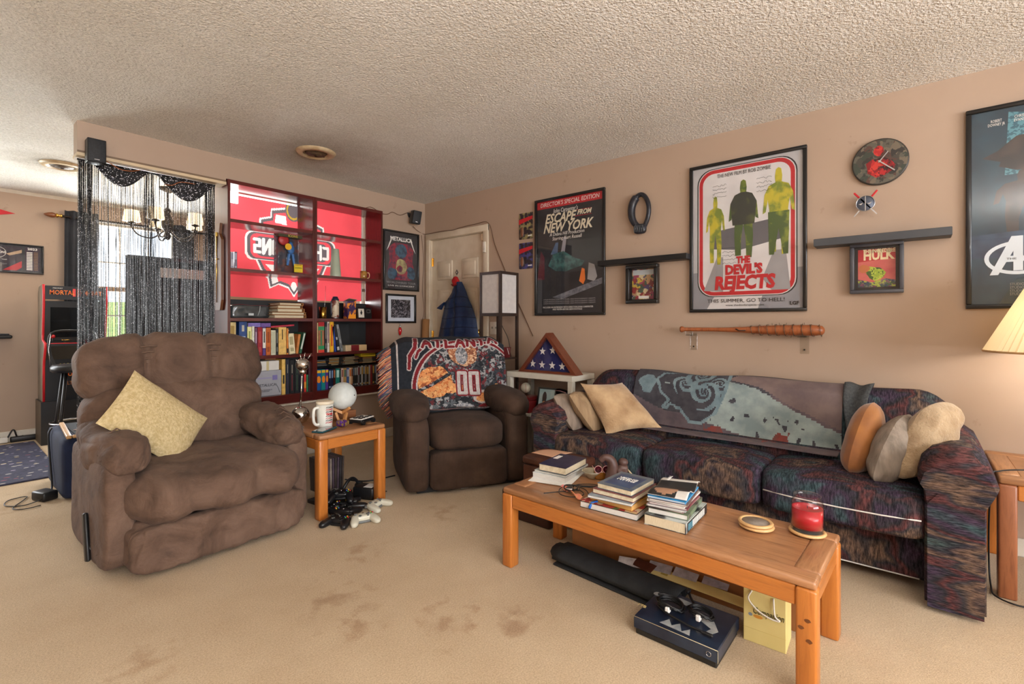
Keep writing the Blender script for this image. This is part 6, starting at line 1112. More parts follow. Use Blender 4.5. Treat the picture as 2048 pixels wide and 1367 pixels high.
mb(M('marquee_print', (26, 26, 30), .4)).prism([(.028, 1.375), (.06, 1.375), (.06, 1.505), (.035, 1.505)], -w/2+.018, w/2-.018, 'yz').build('marquee', o); FLM = M('marquee_flame', (240, 150, 40), .4, c2=(224, 60, 30), scale=40); text('MORTAL KOMBAT', .06, FLM, o, (0, .022, 1.44), maxw=w*.80, bold=.001); text('II', .10, M('marquee_red_pink', (226, 70, 70), .4), o, (.0, .0232, 1.44), bold=.003, sx=1.3); text('MIDWAY', .016, PW, o, (-w*.28, .0225, 1.482), maxw=.07); text('ARCADE1UP', .014, PW, o, (.06, .068, 1.335), maxw=.1)
b = mb(M('marquee_blue', (80, 160, 200), .4)); b.tube([(.02, .024, 1.40), (.05, .022, 1.393), (.10, .024, 1.398)], .002, 4); b.build('printed_swirl', o)
js = mb(M('gloss_red', (190, 24, 30), .2, coat=.5)); js.sph((-.17, .01, 1.02), .018); js.build('joystick_ball', o); mb(BLACK).cyl((-.17, .01, .97), (-.17, .01, 1.005), .005, n=8).build('joystick_shaft', o); mb(BRASS).tube([(-.075+.03*math.cos(R(t)), .02+.02*math.sin(R(t)), .985) for t in range(0, 360, 20)], .004, 5, True).build('deck_emblem', o)
for k in range(6): mb(RED if k % 2 else BLACK).cyl((.02+.04*(k % 3), .0+.04*(k//3), .965), (.02+.04*(k % 3), .0+.04*(k//3), .985), .012, n=12).build('button', o)
text('MORTAL', .062, M('panel_green_gold', (190, 190, 70), .4, c2=(210, 110, 50), scale=50), o, (-.02, .034, .735), maxw=.20, bold=.001); text('MORTAL', .05, FLM, o, (-.01, .034, .65), maxw=.17, bold=.001); text('ULTIMATE', .05, M('panel_dark_red', (130, 40, 30), .4, c2=(160, 120, 60), scale=40), o, (-.01, .034, .565), maxw=.16, bold=.001)
# ---- stool in front of it -------------------------------------------------------------------
o = thing('bar_stool', 'black metal bar stool standing in front of the arcade cabinet', 'stool', (-2.62, 1.62, 0)); mb(M('black_vinyl', (22, 22, 24), .4)).lathe([(.001, .72), (.15, .72), (.165, .735), (.165, .765), (.15, .785), (.001, .79)], n=28).build('seat', o)
for k in range(4): a = R(45+90*k); mb(BLACK).tube([(.10*math.cos(a), .10*math.sin(a), .72), (.19*math.cos(a), .19*math.sin(a), .01)], .013, 8).build('leg', o); 
mb(STEEL).tube([(.165*math.cos(R(t)), .165*math.sin(R(t)), .28) for t in range(0, 360, 15)], .008, 6, True).build('foot_ring', o); mb(BLACK).tube(spline([(-.12, .08, .76), (-.155, .10, .90), (-.14, .10, 1.06), (.02, .15, 1.08), (.14, .10, 1.06), (.15, .10, .90), (.12, .08, .76)], 5), .011).build('back_hoop', o); mb(STEEL).tube([(-.16, .02, .78), (-.165, .06, .92), (-.15, .085, 1.05)], .003, 5).build('chrome_edge', o)
# ---- navy storage box with wooden rim and its contents ----------------------------------------
o = thing('storage_cube', 'navy fabric storage box with a wooden rim behind the brown recliner', 'storage box', (-2.66, .445, 0)); NVB = M('navy_felt', (20, 34, 66), .9, c2=(14, 26, 54), scale=7, bump=.2, bscale=80); b = mb(NVB)
mb(NVB).soft((0, 0, .20), (.48, .70, .40), 14, 10, .006, 5).build('box', o); mb(wood('pine_rim', (186, 138, 84), (206, 160, 104), .5, 1)).rbox((-.185, -.02, .408), (.028, .62, .022), .006, 2, (0, 0, R(-4))).build('rim', o); mb(wood('pine_rim', (186, 138, 84), (206, 160, 104), .5, 1)).rbox((-.05, -.315, .408), (.28, .026, .02), .006, 2).build('rim', o); mb(M('navy_dark_inside', (16, 18, 22), .9)).rbox((.03, .01, .402), (.38, .58, .006), .002, 1).build('inner_lid', o)
zc = .406
q = thing('white_carton', 'small white carton lying in the navy storage box', 'box', (-2.63, .30, zc), 12); mb(M('white_card', (222, 218, 210), .6)).rbox((0, 0, .032), (.10, .09, .064), .003, 1).build('carton', q); mb(M('grey_card_top', (150, 148, 146), .6)).box((0, 0, .0645), (.098, .088, .002)).build('lid', q)
q = thing('camera_gadget', 'black and silver gadget resting on the navy storage box', 'gadget', (-2.60, .55, zc), -10); mb(BLACK).rbox((0, 0, .04), (.13, .12, .08), .01, 2).build('body', q); mb(M('warm_grey_plastic', (120, 112, 104), .5)).rbox((.02, -.01, .105), (.12, .10, .05), .01, 2, (0, R(8), 0)).build('top_unit', q); mb(PW).tube([(-.06, -.065, .10), (-.055, -.068, .06), (-.03, -.066, .045)], .005).build('white_clip', q)
q = thing('paper_pad', 'brown and pink leaflets fanned out on the navy storage box', 'papers', (-2.72, .36, zc), 0); mb(M('leaflet_pink', (190, 160, 150), .7)).prism([(-.09, .02), (.03, -.05), (.05, .03), (.02, .06)], .002, .006, 'xy').build('leaflet', q); mb(M('leaflet_tan', (170, 140, 120), .7)).prism([(-.05, .10), (.05, .06), (.05, .12), (.0, .14)], .0065, .010, 'xy').build('leaflet', q)
wire('floor_cable', [(-2.89, .62, .405), (-2.911, .58, .36), (-2.912, .5, .20), (-2.915, .40, .06), (-2.93, .33, .02)], 'black cord running down the side of the navy storage box', .006, BLACK)
q = thing('power_adapter', 'black power adapter lying on the carpet beside the navy storage box', 'adapter', (-2.965, .26, 0), 20); mb(BLACK).rbox((0, 0, .03), (.085, .13, .06), .012, 2).build('brick', q); mb(BLACK).tube(spline([(-.04, -.05, .02), (-.12, -.02, .006), (-.16, .08, .006), (-.10, .18, .006), (-.02, .16, .008), (-.06, .10, .006), (-.17, -.02, .006), (-.15, -.10, .006), (-.08, -.12, .006)], 5), .003).build('cord', q)
# ---- rug, wall picture, pennant, ledge, cables ---------------------------------------------------
m, nt, bs = _base('speckled_blue_rug'); co = _coords(nt, (10, 22, 1)); v = nt.nodes.new('ShaderNodeTexVoronoi'); v.inputs['Scale'].default_value = 1.1; v.feature = 'F1'; nt.links.new(co, v.inputs['Vector']); dm = nt.nodes.new('ShaderNodeMath'); dm.operation = 'LESS_THAN'; dm.inputs[1].default_value = .20; nt.links.new(v.outputs['Distance'], dm.inputs[0]); sp = nt.nodes.new('ShaderNodeSeparateColor'); nt.links.new(v.outputs['Color'], sp.inputs[0]); cc = _ramp(nt, sp.outputs[1], [(0, (190, 186, 176)), (.35, (140, 70, 84)), (.5, (180, 170, 190)), (.75, (200, 180, 120))], 'CONSTANT'); base = _ramp(nt, _noise(nt, _coords(nt), 40, 4), [(.3, (44, 44, 62)), (.7, (66, 66, 88))]); nt.links.new(_mix(nt, dm.outputs[0], base, cc), bs.inputs['Base Color']); bs.inputs['Roughness'].default_value = .95
rg = mb(m); rg.rbox((0, 0, .006), (2.0, 1.60, .012), .004, 1); rg = rg.build('area_rug', None, (-3.80, 1.645, 0)); tag(rg, 'dark blue speckled rug on the dining side floor', 'rug')
w = .62; o = framed('framed_print', 'dark framed champions print with red stripes on the far wall', w, .287, (-2.712-w, 2.648, 1.633), 0, M('frame_mat_charcoal', (52, 52, 56), .6), .012); A = Art(o, w, .287, .012)
A.poly([(.20, .06), (.76, .06), (.76, .94), (.20, .94)], M('print_navy', (26, 22, 44), .5, c2=(60, 44, 50), scale=10)); A.poly([(.20, .06), (.42, .06), (.20, .42)], PR); A.poly([(.54, .06), (.70, .06), (.76, .18), (.76, .42)], PR); A.poly([(.30, .60), (.20, .76), (.20, .84), (.36, .66)], M('print_beam', (190, 160, 130), .5)); A.poly([(.62, .60), (.76, .72), (.76, .84), (.58, .66)], M('print_beam', (190, 160, 130), .5)); A.poly([(.47+.11*math.cos(R(t)), .70+.20*math.sin(R(t))) for t in range(0, 360, 20)], M('print_emblem_dark', (40, 20, 40), .5)); A.line([(.47+.11*math.cos(R(t)), .70+.20*math.sin(R(t))) for t in range(0, 361, 20)], .002, PW)
A.txt('CHAMPIONS', .47, .70, .03, PW, maxw=.13, bold=.001); A.txt('NATIONAL', .47, .78, .014, PW, maxw=.06); A.poly([(.80, .06), (.97, .06), (.97, .94), (.80, .94)], M('print_panel', (60, 22, 44), .5, c2=(40, 24, 50), scale=6)); A.txt('2023', .885, .885, .03, PW, maxw=.07, bold=.001)
for k in range(12): A.poly([(.815, .10+.058*k), (.885, .10+.058*k), (.885, .135+.058*k), (.815, .135+.058*k)], PW); A.txt('GAME', .925, .118+.058*k, .011, M('print_gold', (200, 150, 90), .5), maxw=.03)
for k in range(3): A.txt('TEAM', .38+.09*k, .44, .014, PW, maxw=.035); A.txt('TEAM', .38+.09*k, .28, .014, PGY, maxw=.035)
A.done()
o = thing('pennant', 'red felt pennant pinned to the far wall above the champions print', 'pennant', (-2.912, 2.649, 2.213)); mb(M('red_felt', (200, 48, 56), .8)).prism([(-.62, -.16), (0, 0), (-.62, .16)], -.006, -.001).build('cloth', o); mb(PW).prism([(-.50, -.03), (-.16, .0), (-.16, .012), (-.50, .05)], -.007, -.006).build('printed_stripe', o)
o = thing('wall_shelf', 'black floating ledge with a rounded end on the far wall', 'shelf', (-2.943, 2.65, 1.035)); mb(SHELF).rbox((-.35, -.09, -.018), (.70, .17, .034), .014, 3).build('board', o); mb(BLACK).rbox((-.35, -.09, .006), (.66, .15, .012), .004, 1).build('top_mat', o)
o = thing('power_strip', 'black power strip with plugs along the far wall baseboard', 'power strip', (-2.83, 2.60, 0)); mb(BLACK).rbox((0, 0, .025), (.24, .055, .05), .008, 2).build('body', o); mb(PW).rbox((-.17, -.01, .03), (.07, .05, .05), .008, 2).build('plug', o); mb(PW).rbox((-.27, -.01, .025), (.05, .05, .045), .008, 2).build('plug', o)
wire('floor_cable', [(-3.35, 2.60, .06), (-3.15, 2.61, .10), (-3.06, 2.61, .17), (-3.02, 2.60, .05), (-2.98, 2.58, .03), (-2.93, 2.59, .12), (-2.90, 2.60, .04), (-2.86, 2.60, .05)], 'black cords looping along the far wall baseboard', .007, BLACK)
# ================================================================ SMALL THINGS ON AND UNDER THE TABLES
def lying(name, label, cat, c, sz, rz, col, z, pages=True, hard=True, cover2=None, pc=None, tilt=(0, 0)):
    """book lying flat: c = middle (x, y), sz = (w, d, h); spine on local +x"""
    w, d, h = sz; o = thing(name, label, cat, (c[0], c[1], z)); o.rotation_euler = (R(tilt[0]), R(tilt[1]), R(rz)); m = M('cover_%d_%d_%d' % tuple(col), col, .45, c2=cover2 or [min(255, x*1.15+6) for x in col], scale=25 if cover2 is None else 11, coat=.2, lo=.45 if cover2 else .35, hi=.55 if cover2 else .65); t = .0022 if hard else .0008
    b = mb(m); b.bb((-w/2, -d/2, 0), (w/2, d/2, t)); b.bb((-w/2, -d/2, h-t), (w/2, d/2, h)); b.rbox((w/2-.001, 0, h/2), (.003, d, h), .0012, 1); b.build('cover', o)
    mb(pc or PAGE).bb((-w/2+.002, -d/2+.002, t), (w/2-.003, d/2-.002, h-t)).build('pages', o); return o
ZT = .372; WPG = M('white_pages', (226, 224, 218), .85, c2=(206, 202, 196), scale=60, stretch=(1, 1, 30))
# stack at the left end
o = tag(mb(M('white_paper', (232, 230, 224), .8)).box((0, 0, .001), (.27, .21, .002)).build('paper_sheet', None, (-1.40, -2.70, ZT), (0, 0, R(14))), 'white paper sheets under the left book stack on the coffee table', 'paper')
lying('book', 'white paperback at the bottom of the stack with the navy book', 'book', (-1.37, -2.69), (.25, .18, .026), 8, (214, 216, 216), ZT+.0025, pc=WPG, hard=False)
lying('book', 'thin grey picture book under the navy book', 'book', (-1.365, -2.70), (.245, .178, .010), 5, (140, 150, 146), ZT+.029, cover2=(184, 190, 184), pc=WPG)
o = lying('book', 'thick navy book with cream pages on top of the left stack', 'book', (-1.37, -2.712), (.225, .152, .034), 5, (34, 34, 62), ZT+.0395); mb(PW).box((.04, .052, .0346), (.06, .024, .0012)).build('sticker', o)
# middle stack
Q = m_patch('cookbook_print', [(176, 50, 54), (60, 84, 50), (200, 170, 130), (160, 40, 44), (90, 110, 60), (214, 190, 160)], 26)
o = lying('book', 'large hardback with a red and green patterned cover at the bottom of the middle stack', 'book', (-1.545, -3.125), (.262, .252, .026), 3, (36, 40, 36), ZT, pc=WPG); mb(Q).box((0, 0, .0264), (.258, .248, .0008)).build('cover_print', o); mb(M('blue_ribbon', (30, 100, 190), .6)).tube([(-.10, .06, .028), (-.125, .075, .024), (-.136, .08, .006)], .006, 5).build('bookmark', o)
lying('book', 'orange-brown hardback second in the middle stack', 'book', (-1.535, -3.14), (.235, .20, .024), -4, (190, 130, 50), ZT+.028, cover2=(206, 156, 80), pc=M('tan_pages', (206, 160, 96), .8))
lying('magazine', 'thin grey magazine sticking out of the middle stack', 'magazine', (-1.57, -3.13), (.225, .19, .009), 6, (120, 130, 138), ZT+.053, hard=False, pc=WPG)
lying('book', 'cream-paged book with a dark red cover under the top blue book', 'book', (-1.545, -3.145), (.225, .185, .020), 0, (110, 60, 58), ZT+.063)
o = lying('book', 'blue hardback with white capital lettering on top of the middle stack', 'book', (-1.545, -3.15), (.205, .158, .022), -2, (74, 90, 108), ZT+.084, cover2=(98, 108, 118)); mb(M('blue_inner_print', (66, 88, 124), .4, c2=(50, 64, 96), scale=14)).box((-.002, 0, .0224), (.15, .12, .0006)).build('cover_print', o); text('VIKING\nMYTHS', .026, PW, o, (.012, 0, .0235), rot=(0, 0, R(-90)), maxw=.085, bold=.0006)
# right stack
o = lying('book', 'very thick hardback with white block lettering on its dark spine', 'book', (-1.54, -3.365), (.16, .262, .040), -88, (40, 42, 44), ZT, cover2=(190, 196, 192))
for k in range(12): mb(PW if k > 2 else M('spine_teal', (90, 150, 170), .4)).bb((.0814, -.105+.017*k, .007), (.0822, -.095+.017*k, .032)).build('spine_letter', o)
mb(M('spine_dark', (36, 34, 34), .5)).bb((.0795, -.115, .003), (.0815, .128, .037)).build('spine_label', o)
lying('book', 'white-edged paperback with a green cover corner in the right stack', 'book', (-1.53, -3.36), (.15, .235, .018), -84, (84, 84, 76), ZT+.042, cover2=(120, 140, 110), pc=WPG, hard=False)
rd = random.Random(2); zz = ZT+.061
for k, (lb, col) in enumerate((('lowest magazine of the pile, pinkish edge', (150, 110, 110)), ('second magazine of the pile, grey cover', (150, 150, 154)), ('third magazine of the pile, maroon edge', (110, 50, 56)), ('fourth magazine of the pile, white cover', (206, 204, 200)), ('fifth magazine of the pile, brown cover', (120, 92, 80)), ('sixth magazine of the pile, cyan cover strip', (60, 140, 190)))):
    lying('magazine', lb+', on the right book stack', 'magazine', (-1.535+rd.uniform(-.006, .006), -3.355+rd.uniform(-.006, .006)), (.145, .215, .0065), -84+rd.uniform(-4, 4), col, zz, hard=False, pc=WPG); zz += .007
o = thing('magazine', 'curled open magazine with a black cover on top of the right stack', 'magazine', (-1.52, -3.345, zz), -84); f_ = lambda u, v: (-.07+.15*u, -.11+.22*v, .004+.022*math.sin(v*math.pi*1.6+.4)**2*(.4+.6*u)); MGB = M('mag_black', (32, 34, 36), .35, coat=.2); MGW = M('mag_white', (210, 206, 200), .4); MGS = M('mag_skin', (170, 130, 104), .4)
MB().grid(f_, 20, 24, True, lambda u, v: MGW if v > .80 or (u > .7 and v < .2) else (MGS if math.hypot((u-.4)/.3, (v-.22)/.16) < 1 else MGB), .002).build('cover', o); text('TWIN', .018, PW, o, (-.03, .05, .03), rot=(0, 0, R(-90)), maxw=.06)
# cables, bowl, glasses, figurine, charm
wire('audio_cable', [(-1.66, -2.80, .377), (-1.62, -2.83, .378), (-1.58, -2.86, .378), (-1.53, -2.90, .38), (-1.56, -2.95, .378), (-1.62, -2.93, .378), (-1.63, -2.87, .38), (-1.57, -2.83, .382), (-1.50, -2.84, .38), (-1.50, -2.92, .378), (-1.56, -2.99, .377), (-1.47, -3.0, .378), (-1.41, -2.93, .378), (-1.47, -2.86, .38), (-1.54, -2.88, .384), (-1.55, -2.92, .386), (-1.50, -2.90, .386), (-1.44, -2.98, .378)], 'tangled thin black cable on the coffee table', .0022, BLACK, 6)
wire('audio_cable', [(-1.56, -2.86, .386), (-1.52, -2.86, .39), (-1.53, -2.90, .39), (-1.58, -2.90, .388), (-1.58, -2.86, .39), (-1.53, -2.84, .39), (-1.46, -2.90, .379), (-1.40, -2.96, .377), (-1.36, -2.99, .377)], 'thicker black cable coiled on the coffee table beside the paperbacks', .0032, BLACK, 6)
o = thing('earbud_case', 'small silver and black player lying in the cable tangle', 'gadget', (-1.545, -2.865, .378), 25); mb(STEEL).rbox((0, 0, .006), (.05, .034, .012), .004, 2).build('body', o); mb(BLACK).rbox((0, 0, .0125), (.036, .024, .002), .001, 1).build('screen', o)
o = thing('twisted_charm', 'twisted pink and orange strip lying on the coffee table', 'ornament', (-1.575, -2.905, ZT)); b = mb(M('peach_plastic', (236, 170, 120), .4, c2=(240, 130, 110), scale=30, lo=.4, hi=.6)); b.grid(lambda u, v: (.03-.075*u+(.012+.004*math.sin(u*9))*(v-.5)*1.4, .075-.145*u, .010+.008*math.sin(u*9)*(v-.5)*2), 30, 4, True, None, -.003); b.build('strip', o); mb(M('pink_end', (240, 150, 150), .4)).sph((.032, .078, .010), .010).build('end_knob', o)
o = thing('glass_dish', 'small clear oval glass dish on the coffee table', 'dish', (-1.315, -2.85, ZT)); mb(M('smoky_glass', (170, 160, 136), .08, c2=(150, 140, 116), scale=30, coat=.6)).lathe([(.02, 0), (.028, .004), (.046, .028), (.052, .038), (.048, .038), (.04, .028), (.02, .008), (.001, .006)], n=28).build('bowl', o); mb(M('smoky_glass_foot', (120, 110, 90), .1)).lathe([(.022, 0), (.024, .002), (.02, .004)], n=20).build('foot', o)
o = thing('sunglasses', 'sunglasses with round dark red lenses propped on an amber case', 'glasses', (-1.315, -2.905, ZT), -50); mb(M('amber_case', (150, 96, 30), .2, c2=(120, 70, 20), scale=20, coat=.4)).soft((0, .02, .024), (.075, .05, .048), 4, 8).build('case', o); b = mb(M('pink_rim', (226, 170, 170), .3, .3))
for sx in (-1, 1): mb(M('dark_red_lens', (76, 10, 26), .08, coat=.6)).lathe([(.001, -.004), (.014, -.002), (.017, 0)], (sx*.02, -.012, .056), 18, (R(90), 0, 0)).build('lens', o); b.tube([(sx*.02+.018*math.cos(R(t)), -.012, .056+.018*math.sin(R(t))) for t in range(0, 360, 24)], .0016, 5, True)
b.tube([(-.038, -.012, .06), (-.042, .04, .06)], .0016); b.tube([(.038, -.012, .06), (.042, .04, .06)], .0016); b.build('rims', o)
BRN = M('brown_resin', (92, 66, 58), .5, c2=(76, 52, 46), scale=20, bump=.2, bscale=60); o = thing('figurine', 'brown resin figurine with an arched neck behind the red-lensed sunglasses', 'figurine', (-1.315, -2.965, ZT), -50); mb(BRN).tube(spline([(-.01, 0, .0), (-.005, .0, .04), (.0, .0, .08), (-.012, 0, .112), (-.04, 0, .122), (-.062, 0, .105)], 5), [.034, .033, .032, .031, .030, .03, .028, .028, .027, .027, .026, .026, .025, .024, .023, .022, .021, .02, .019, .018, .017, .016, .015, .014, .013, .012][:26], 12).build('neck', o); mb(BRN).soft((.045, .0, .045), (.06, .05, .09), 3, 10, .006, 40).build('torso', o); mb(BRN).sph((.05, 0, .10), (.024, .022, .02)).build('head', o); b = mb(M('pale_claw', (206, 186, 150), .4))
for k in range(4): b.tube([(.075, -.02+.012*k, .06), (.09, -.022+.012*k, .045), (.088, -.022+.012*k, .028)], [.004, .003, .001], 5)
b.build('claws', o)
# coasters and candle
OKR = wood('pale_oak_ring', (206, 158, 100), (220, 176, 120), .4, 0); CORK = M('coaster_grey', (150, 138, 126), .8, c2=(134, 122, 112), scale=60)
def coaster(x, y, z, label):
    o = thing('coaster', label, 'coaster', (x, y, z)); mb(OKR).lathe([(.054, 0), (.060, .003), (.062, .007), (.058, .012), (.050, .012), (.048, .009), (.048, 0)], n=40).build('rim', o); mb(CORK).lathe([(.0485, .001), (.0485, .0085), (.001, .0085)], n=40).build('inlay', o)
coaster(-1.425, -3.632, ZT, 'round wooden coaster lying under another coaster'); coaster(-1.427, -3.629, ZT+.0125, 'round wooden coaster stacked on top of another coaster'); coaster(-1.362, -3.79, ZT, 'round wooden coaster under the red jar candle')
o = thing('jar_candle', 'red wax candle in a glass jar on a wooden coaster', 'candle', (-1.362, -3.79, ZT+.0125)); mb(glassy('jar_glass', (.98, .96, .96, 1), .02, 1.5)).lathe([(.001, .0), (.048, 0), (.0535, .008), (.0545, .04), (.0545, .095), (.05, .108), (.043, .114), (.044, .120), (.047, .126), (.044, .13), (.041, .126), (.041, .114), (.048, .106), (.0515, .094), (.0515, .012), (.001, .010)], n=44).build('jar', o); mb(M('red_wax', (198, 12, 40), .3, c2=(176, 8, 34), scale=12, coat=.3)).lathe([(.001, .012), (.0505, .014), (.0505, .083), (.046, .080), (.001, .078)], n=40).build('wax', o); mb(M('candle_base_dark', (58, 28, 34), .3)).lathe([(.001, .0102), (.0512, .0102), (.0512, .0138), (.001, .0138)], n=40).build('base_disc', o); mb(INK).cyl((0, 0, .078), (.002, 0, .088), .0012, n=6).build('wick', o)
# under the coffee table
o = thing('rolled_mat', 'rolled black mat lying on the carpet under the coffee table', 'mat', (-1.465, -2.76, .04), -94); MT = M('black_felt_mat', (30, 31, 33), .9, c2=(40, 42, 44), scale=20, bump=.3, bscale=120); sp2 = [((.012+.042*t/26)*math.cos(t*.62), (.012+.042*t/26)*math.sin(t*.62)) for t in range(27)]
b = mb(MT); Lm = .60; b.grid(lambda u, v: (Lm*u+.02*math.sin(v*9), sp2[min(26, int(v*26+.5))][0]*1.5, sp2[min(26, int(v*26+.5))][1]*.68), 14, 26, True, None, .004); b.build('roll', o); mb(MT).rbox((.30, -.05, -.034), (.56, .07, .010), .004, 2).build('loose_flap', o)
o = thing('long_carton', 'long flat kraft carton under the coffee table behind the rolled mat', 'box', (-1.265, -3.275, 0), -91); KC = M('kraft_carton', (170, 112, 62), .75, c2=(154, 98, 52), scale=6); mb(KC).rbox((0, 0, .07), (1.02, .22, .14), .003, 1).build('carton', o); mb(M('carton_label', (196, 190, 170), .6)).box((.10, .0, .1406), (.42, .16, .001)).build('label', o); mb(M('kraft_tape', (146, 92, 48), .4)).box((0, 0, .1402), (1.02, .05, .0008)).build('tape', o)
text('AVOID DAMAGE', .03, INK, o, (-.02, .03, .1418), rot=(0, 0, 0)); text('HANDLE WITH CARE', .02, INK, o, (.18, -.03, .1418), rot=(0, 0, 0))
o = thing('photo_prints', 'loose photo prints tucked between the rolled mat and the kraft carton', 'papers', (-1.43, -3.14, .075), -92)
for k, (x, y, c, r_) in enumerate(((-.03, .0, (226, 220, 216), 20), (.035, .01, (92, 50, 38), -10), (.10, .03, (190, 186, 190), 8), (.21, .04, (206, 206, 214), 4), (.33, .05, (200, 196, 206), 5))): mb(M('photo_print_%d' % k, c, .35, c2=[v*.8 for v in c], scale=30)).box((x, y, .004*k), (.10, .05, .0012), (R(18), 0, R(r_))).build('print', o)
o = thing('yellow_envelope', 'long pale yellow envelope lying in front of the kraft carton', 'envelope', (-1.43, -3.40, .072), -92.5); mb(M('pale_yellow_paper', (226, 208, 140), .75)).box((0, 0, .0), (.40, .05, .002), (R(14), 0, 0)).build('paper', o); mb(M('envelope_stain', (176, 150, 70), .75)).box((-.13, .0, .0018), (.03, .02, .0006), (R(14), 0, 0)).build('seal', o)
L0, F0, R0 = onZ(1268, 1266), onZ(1437, 1342), onZ(1478, 1268); c0 = (L0+R0)/2; vx = F0-L0; wl = vx.length; wd = (R0-F0).length; ang = math.degrees(math.atan2(vx.y, vx.x)); o = thing('console_box', 'dark blue printed console carton on the carpet with cables lying on it', 'box', (c0.x, c0.y, 0), ang); mb(M('box_base_black', (24, 22, 20), .5)).rbox((0, 0, .03), (wl-.012, wd-.012, .06), .003, 1).build('tray', o); BP = M('box_navy_print', (20, 30, 48), .35, c2=(44, 58, 78), scale=9, detail=5, lo=.4, hi=.75, coat=.2); mb(BP).rbox((0, 0, .044), (wl, wd, .044), .003, 1).build('lid', o); mb(M('box_edge_worn', (190, 176, 140), .6)).tube([(-wl/2, -wd/2, .0655), (wl/2, -wd/2, .0655), (wl/2, -wd/2, .024)], .0012, 4).build('worn_edge', o)
b = mb(M('box_white_print', (176, 176, 172), .45, c2=(130, 136, 140), scale=20)); b.prism([(.02, .05), (.09, .03), (.12, -.02), (.10, -.06), (.085, -.05), (.095, -.02), (.06, .0), (.0, .03)], .066, .0668, 'xy'); b.prism([(-.10, .08), (-.06, .10), (.02, .09), (.0, .06), (-.06, .07)], .066, .0668, 'xy'); b.prism([(-.06, -.10), (-.04, -.06), (-.02, -.09), (0, -.06), (.02, -.10), (.04, -.07), (.05, -.105)], .066, .0668, 'xy'); b.prism(blob(-.14, .07, .02, .016, 10, .2, 2), .066, .0668, 'xy'); b.build('printed_shape', o); text('1TB', .022, M('print_goldish', (206, 180, 120), .4), o, (-.155, -.045, .0668), rot=(0, 0, 0)); mb(STEEL).tube([(wl/2-.03+.008*math.cos(R(t)), -wd/2-.0008, .044+.008*math.sin(R(t))) for t in range(0, 360, 30)], .001, 4, True).build('printed_mark', o)
zz = .0745; rd = random.Random(6)
def coil(cx, cy, r_, n, label):
    q = thing('coiled_cable', label, 'cable', (c0.x, c0.y, zz), ang); pts = [(cx+r_*(1+.12*math.sin(t*.9))*math.cos(t*.55), cy+r_*.8*math.sin(t*.55), .005*(t % 11)/3+.002*(t/6)) for t in range(n)]; mb(BLACK).tube(pts, .0042, 6).build('cable', q); mb(PW).rbox((cx+r_*.1, cy-r_*.8, .012), (.016, .022, .022), .003, 1).build('tag', q); return q
q = coil(-.06, .0, .048, 52, 'coil of black cable with a white tag on the console carton, near its gold lettering'); mb(BLACK).tube(spline([(-.10, -.02, .004), (-.06, -.05, .006), (.02, -.07, .006), (.09, -.075, .004)], 5), .0042).build('cable_end', q); mb(BLACK).rbox((.10, -.076, .004), (.04, .012, .010), .003, 1).build('plug', q)
q = coil(.045, .02, .042, 46, 'coil of black cable with a white tag on the console carton beside the first'); mb(BLACK).tube(spline([(.02, .05, .010), (-.01, .08, .014), (-.03, .105, .022)], 5), .005).build('cable_end', q); mb(BLACK).rbox((-.035, .112, .024), (.014, .03, .014), .003, 1).build('plug', q)
pb = onZ(1485, 1278); o = thing('gift_bag', 'pale yellow paper gift bag with white rope handles beside the coffee table leg', 'bag', (pb.x+.065, pb.y-.068, 0), -88); BY = M('pale_yellow_bag', (222, 204, 136), .6, c2=(214, 194, 124), scale=5); w, d, h = .137, .115, .212
mb(BY).rbox((0, 0, h/2), (w, d, h), .002, 1).build('bag', o); mb(M('bag_inside_dark', (40, 36, 30), .8)).box((0, 0, h), (w-.006, d-.006, .002)).build('opening', o); mb(M('bag_fold', (200, 178, 108), .6)).box((0, -d/2-.0003, .05), (w, .0008, .0012)).build('fold', o); b = mb(M('white_rope', (222, 214, 200), .8)); b.tube(spline([(-.04, -d/2-.003, h-.025), (-.05, -d/2-.008, h-.055), (-.02, -d/2-.01, h-.085), (.02, -d/2-.01, h-.10), (.05, -d/2-.008, h-.10), (.035, -d/2-.01, h-.085), (.03, -d/2-.004, h-.03)], 6), .003, 6); b.build('rope_handle', o); text('Companion', .034, M('bag_dark_green', (50, 56, 34), .5), o, (.012, -d/2-.001, .118), maxw=.098, shear=.3); mb(M('bag_logo_orange', (206, 140, 50), .5)).prism(blob(-.02, .098, .016, .006, 12, .05, 1), -d/2-.0008, -d/2).build('logo', o); mb(M('bag_logo_blue', (130, 140, 150), .5)).prism(blob(-.045, .10, .007, .006, 10, .05, 2), -d/2-.0008, -d/2).build('logo', o)
# ---- oak side table -----------------------------------------------------------------
zs = .4952; CHR = M('chrome', (200, 198, 196), .07, 1)
o = thing('ball_lamp', 'chrome ball lamp with a spiked ball head on the oak side table', 'lamp', (-1.90, -1.02, zs)); mb(CHR).sph((0, 0, .056), .056, 28, 18).build('base', o); mb(CHR).tube([(0, 0, .105), (.012, .0, .34)], .0055, 10).build('stem', o); mb(CHR).sph((.014, 0, .382), .043, 26, 16).build('head', o); mb(CHR).lathe([(.02, -.03), (.026, -.012), (.018, 0)], (.014, 0, .35), 16).build('collar', o)
for dx, dz in ((-.05, .03), (-.02, .055), (.012, .065), (.055, .06)): mb(CHR).tube([(.014+dx*.6, -.005, .382+dz*.6), (.014+dx, -.01, .382+dz*1.2)], [.004, .0025], 6).build('spike', o)
mb(BLACK).tube(spline([(-.02, .0, .02), (-.05, .04, .012), (-.03, .09, .02), (.03, .12, .06), (.06, .125, .12)], 5), .002).build('cord', o)
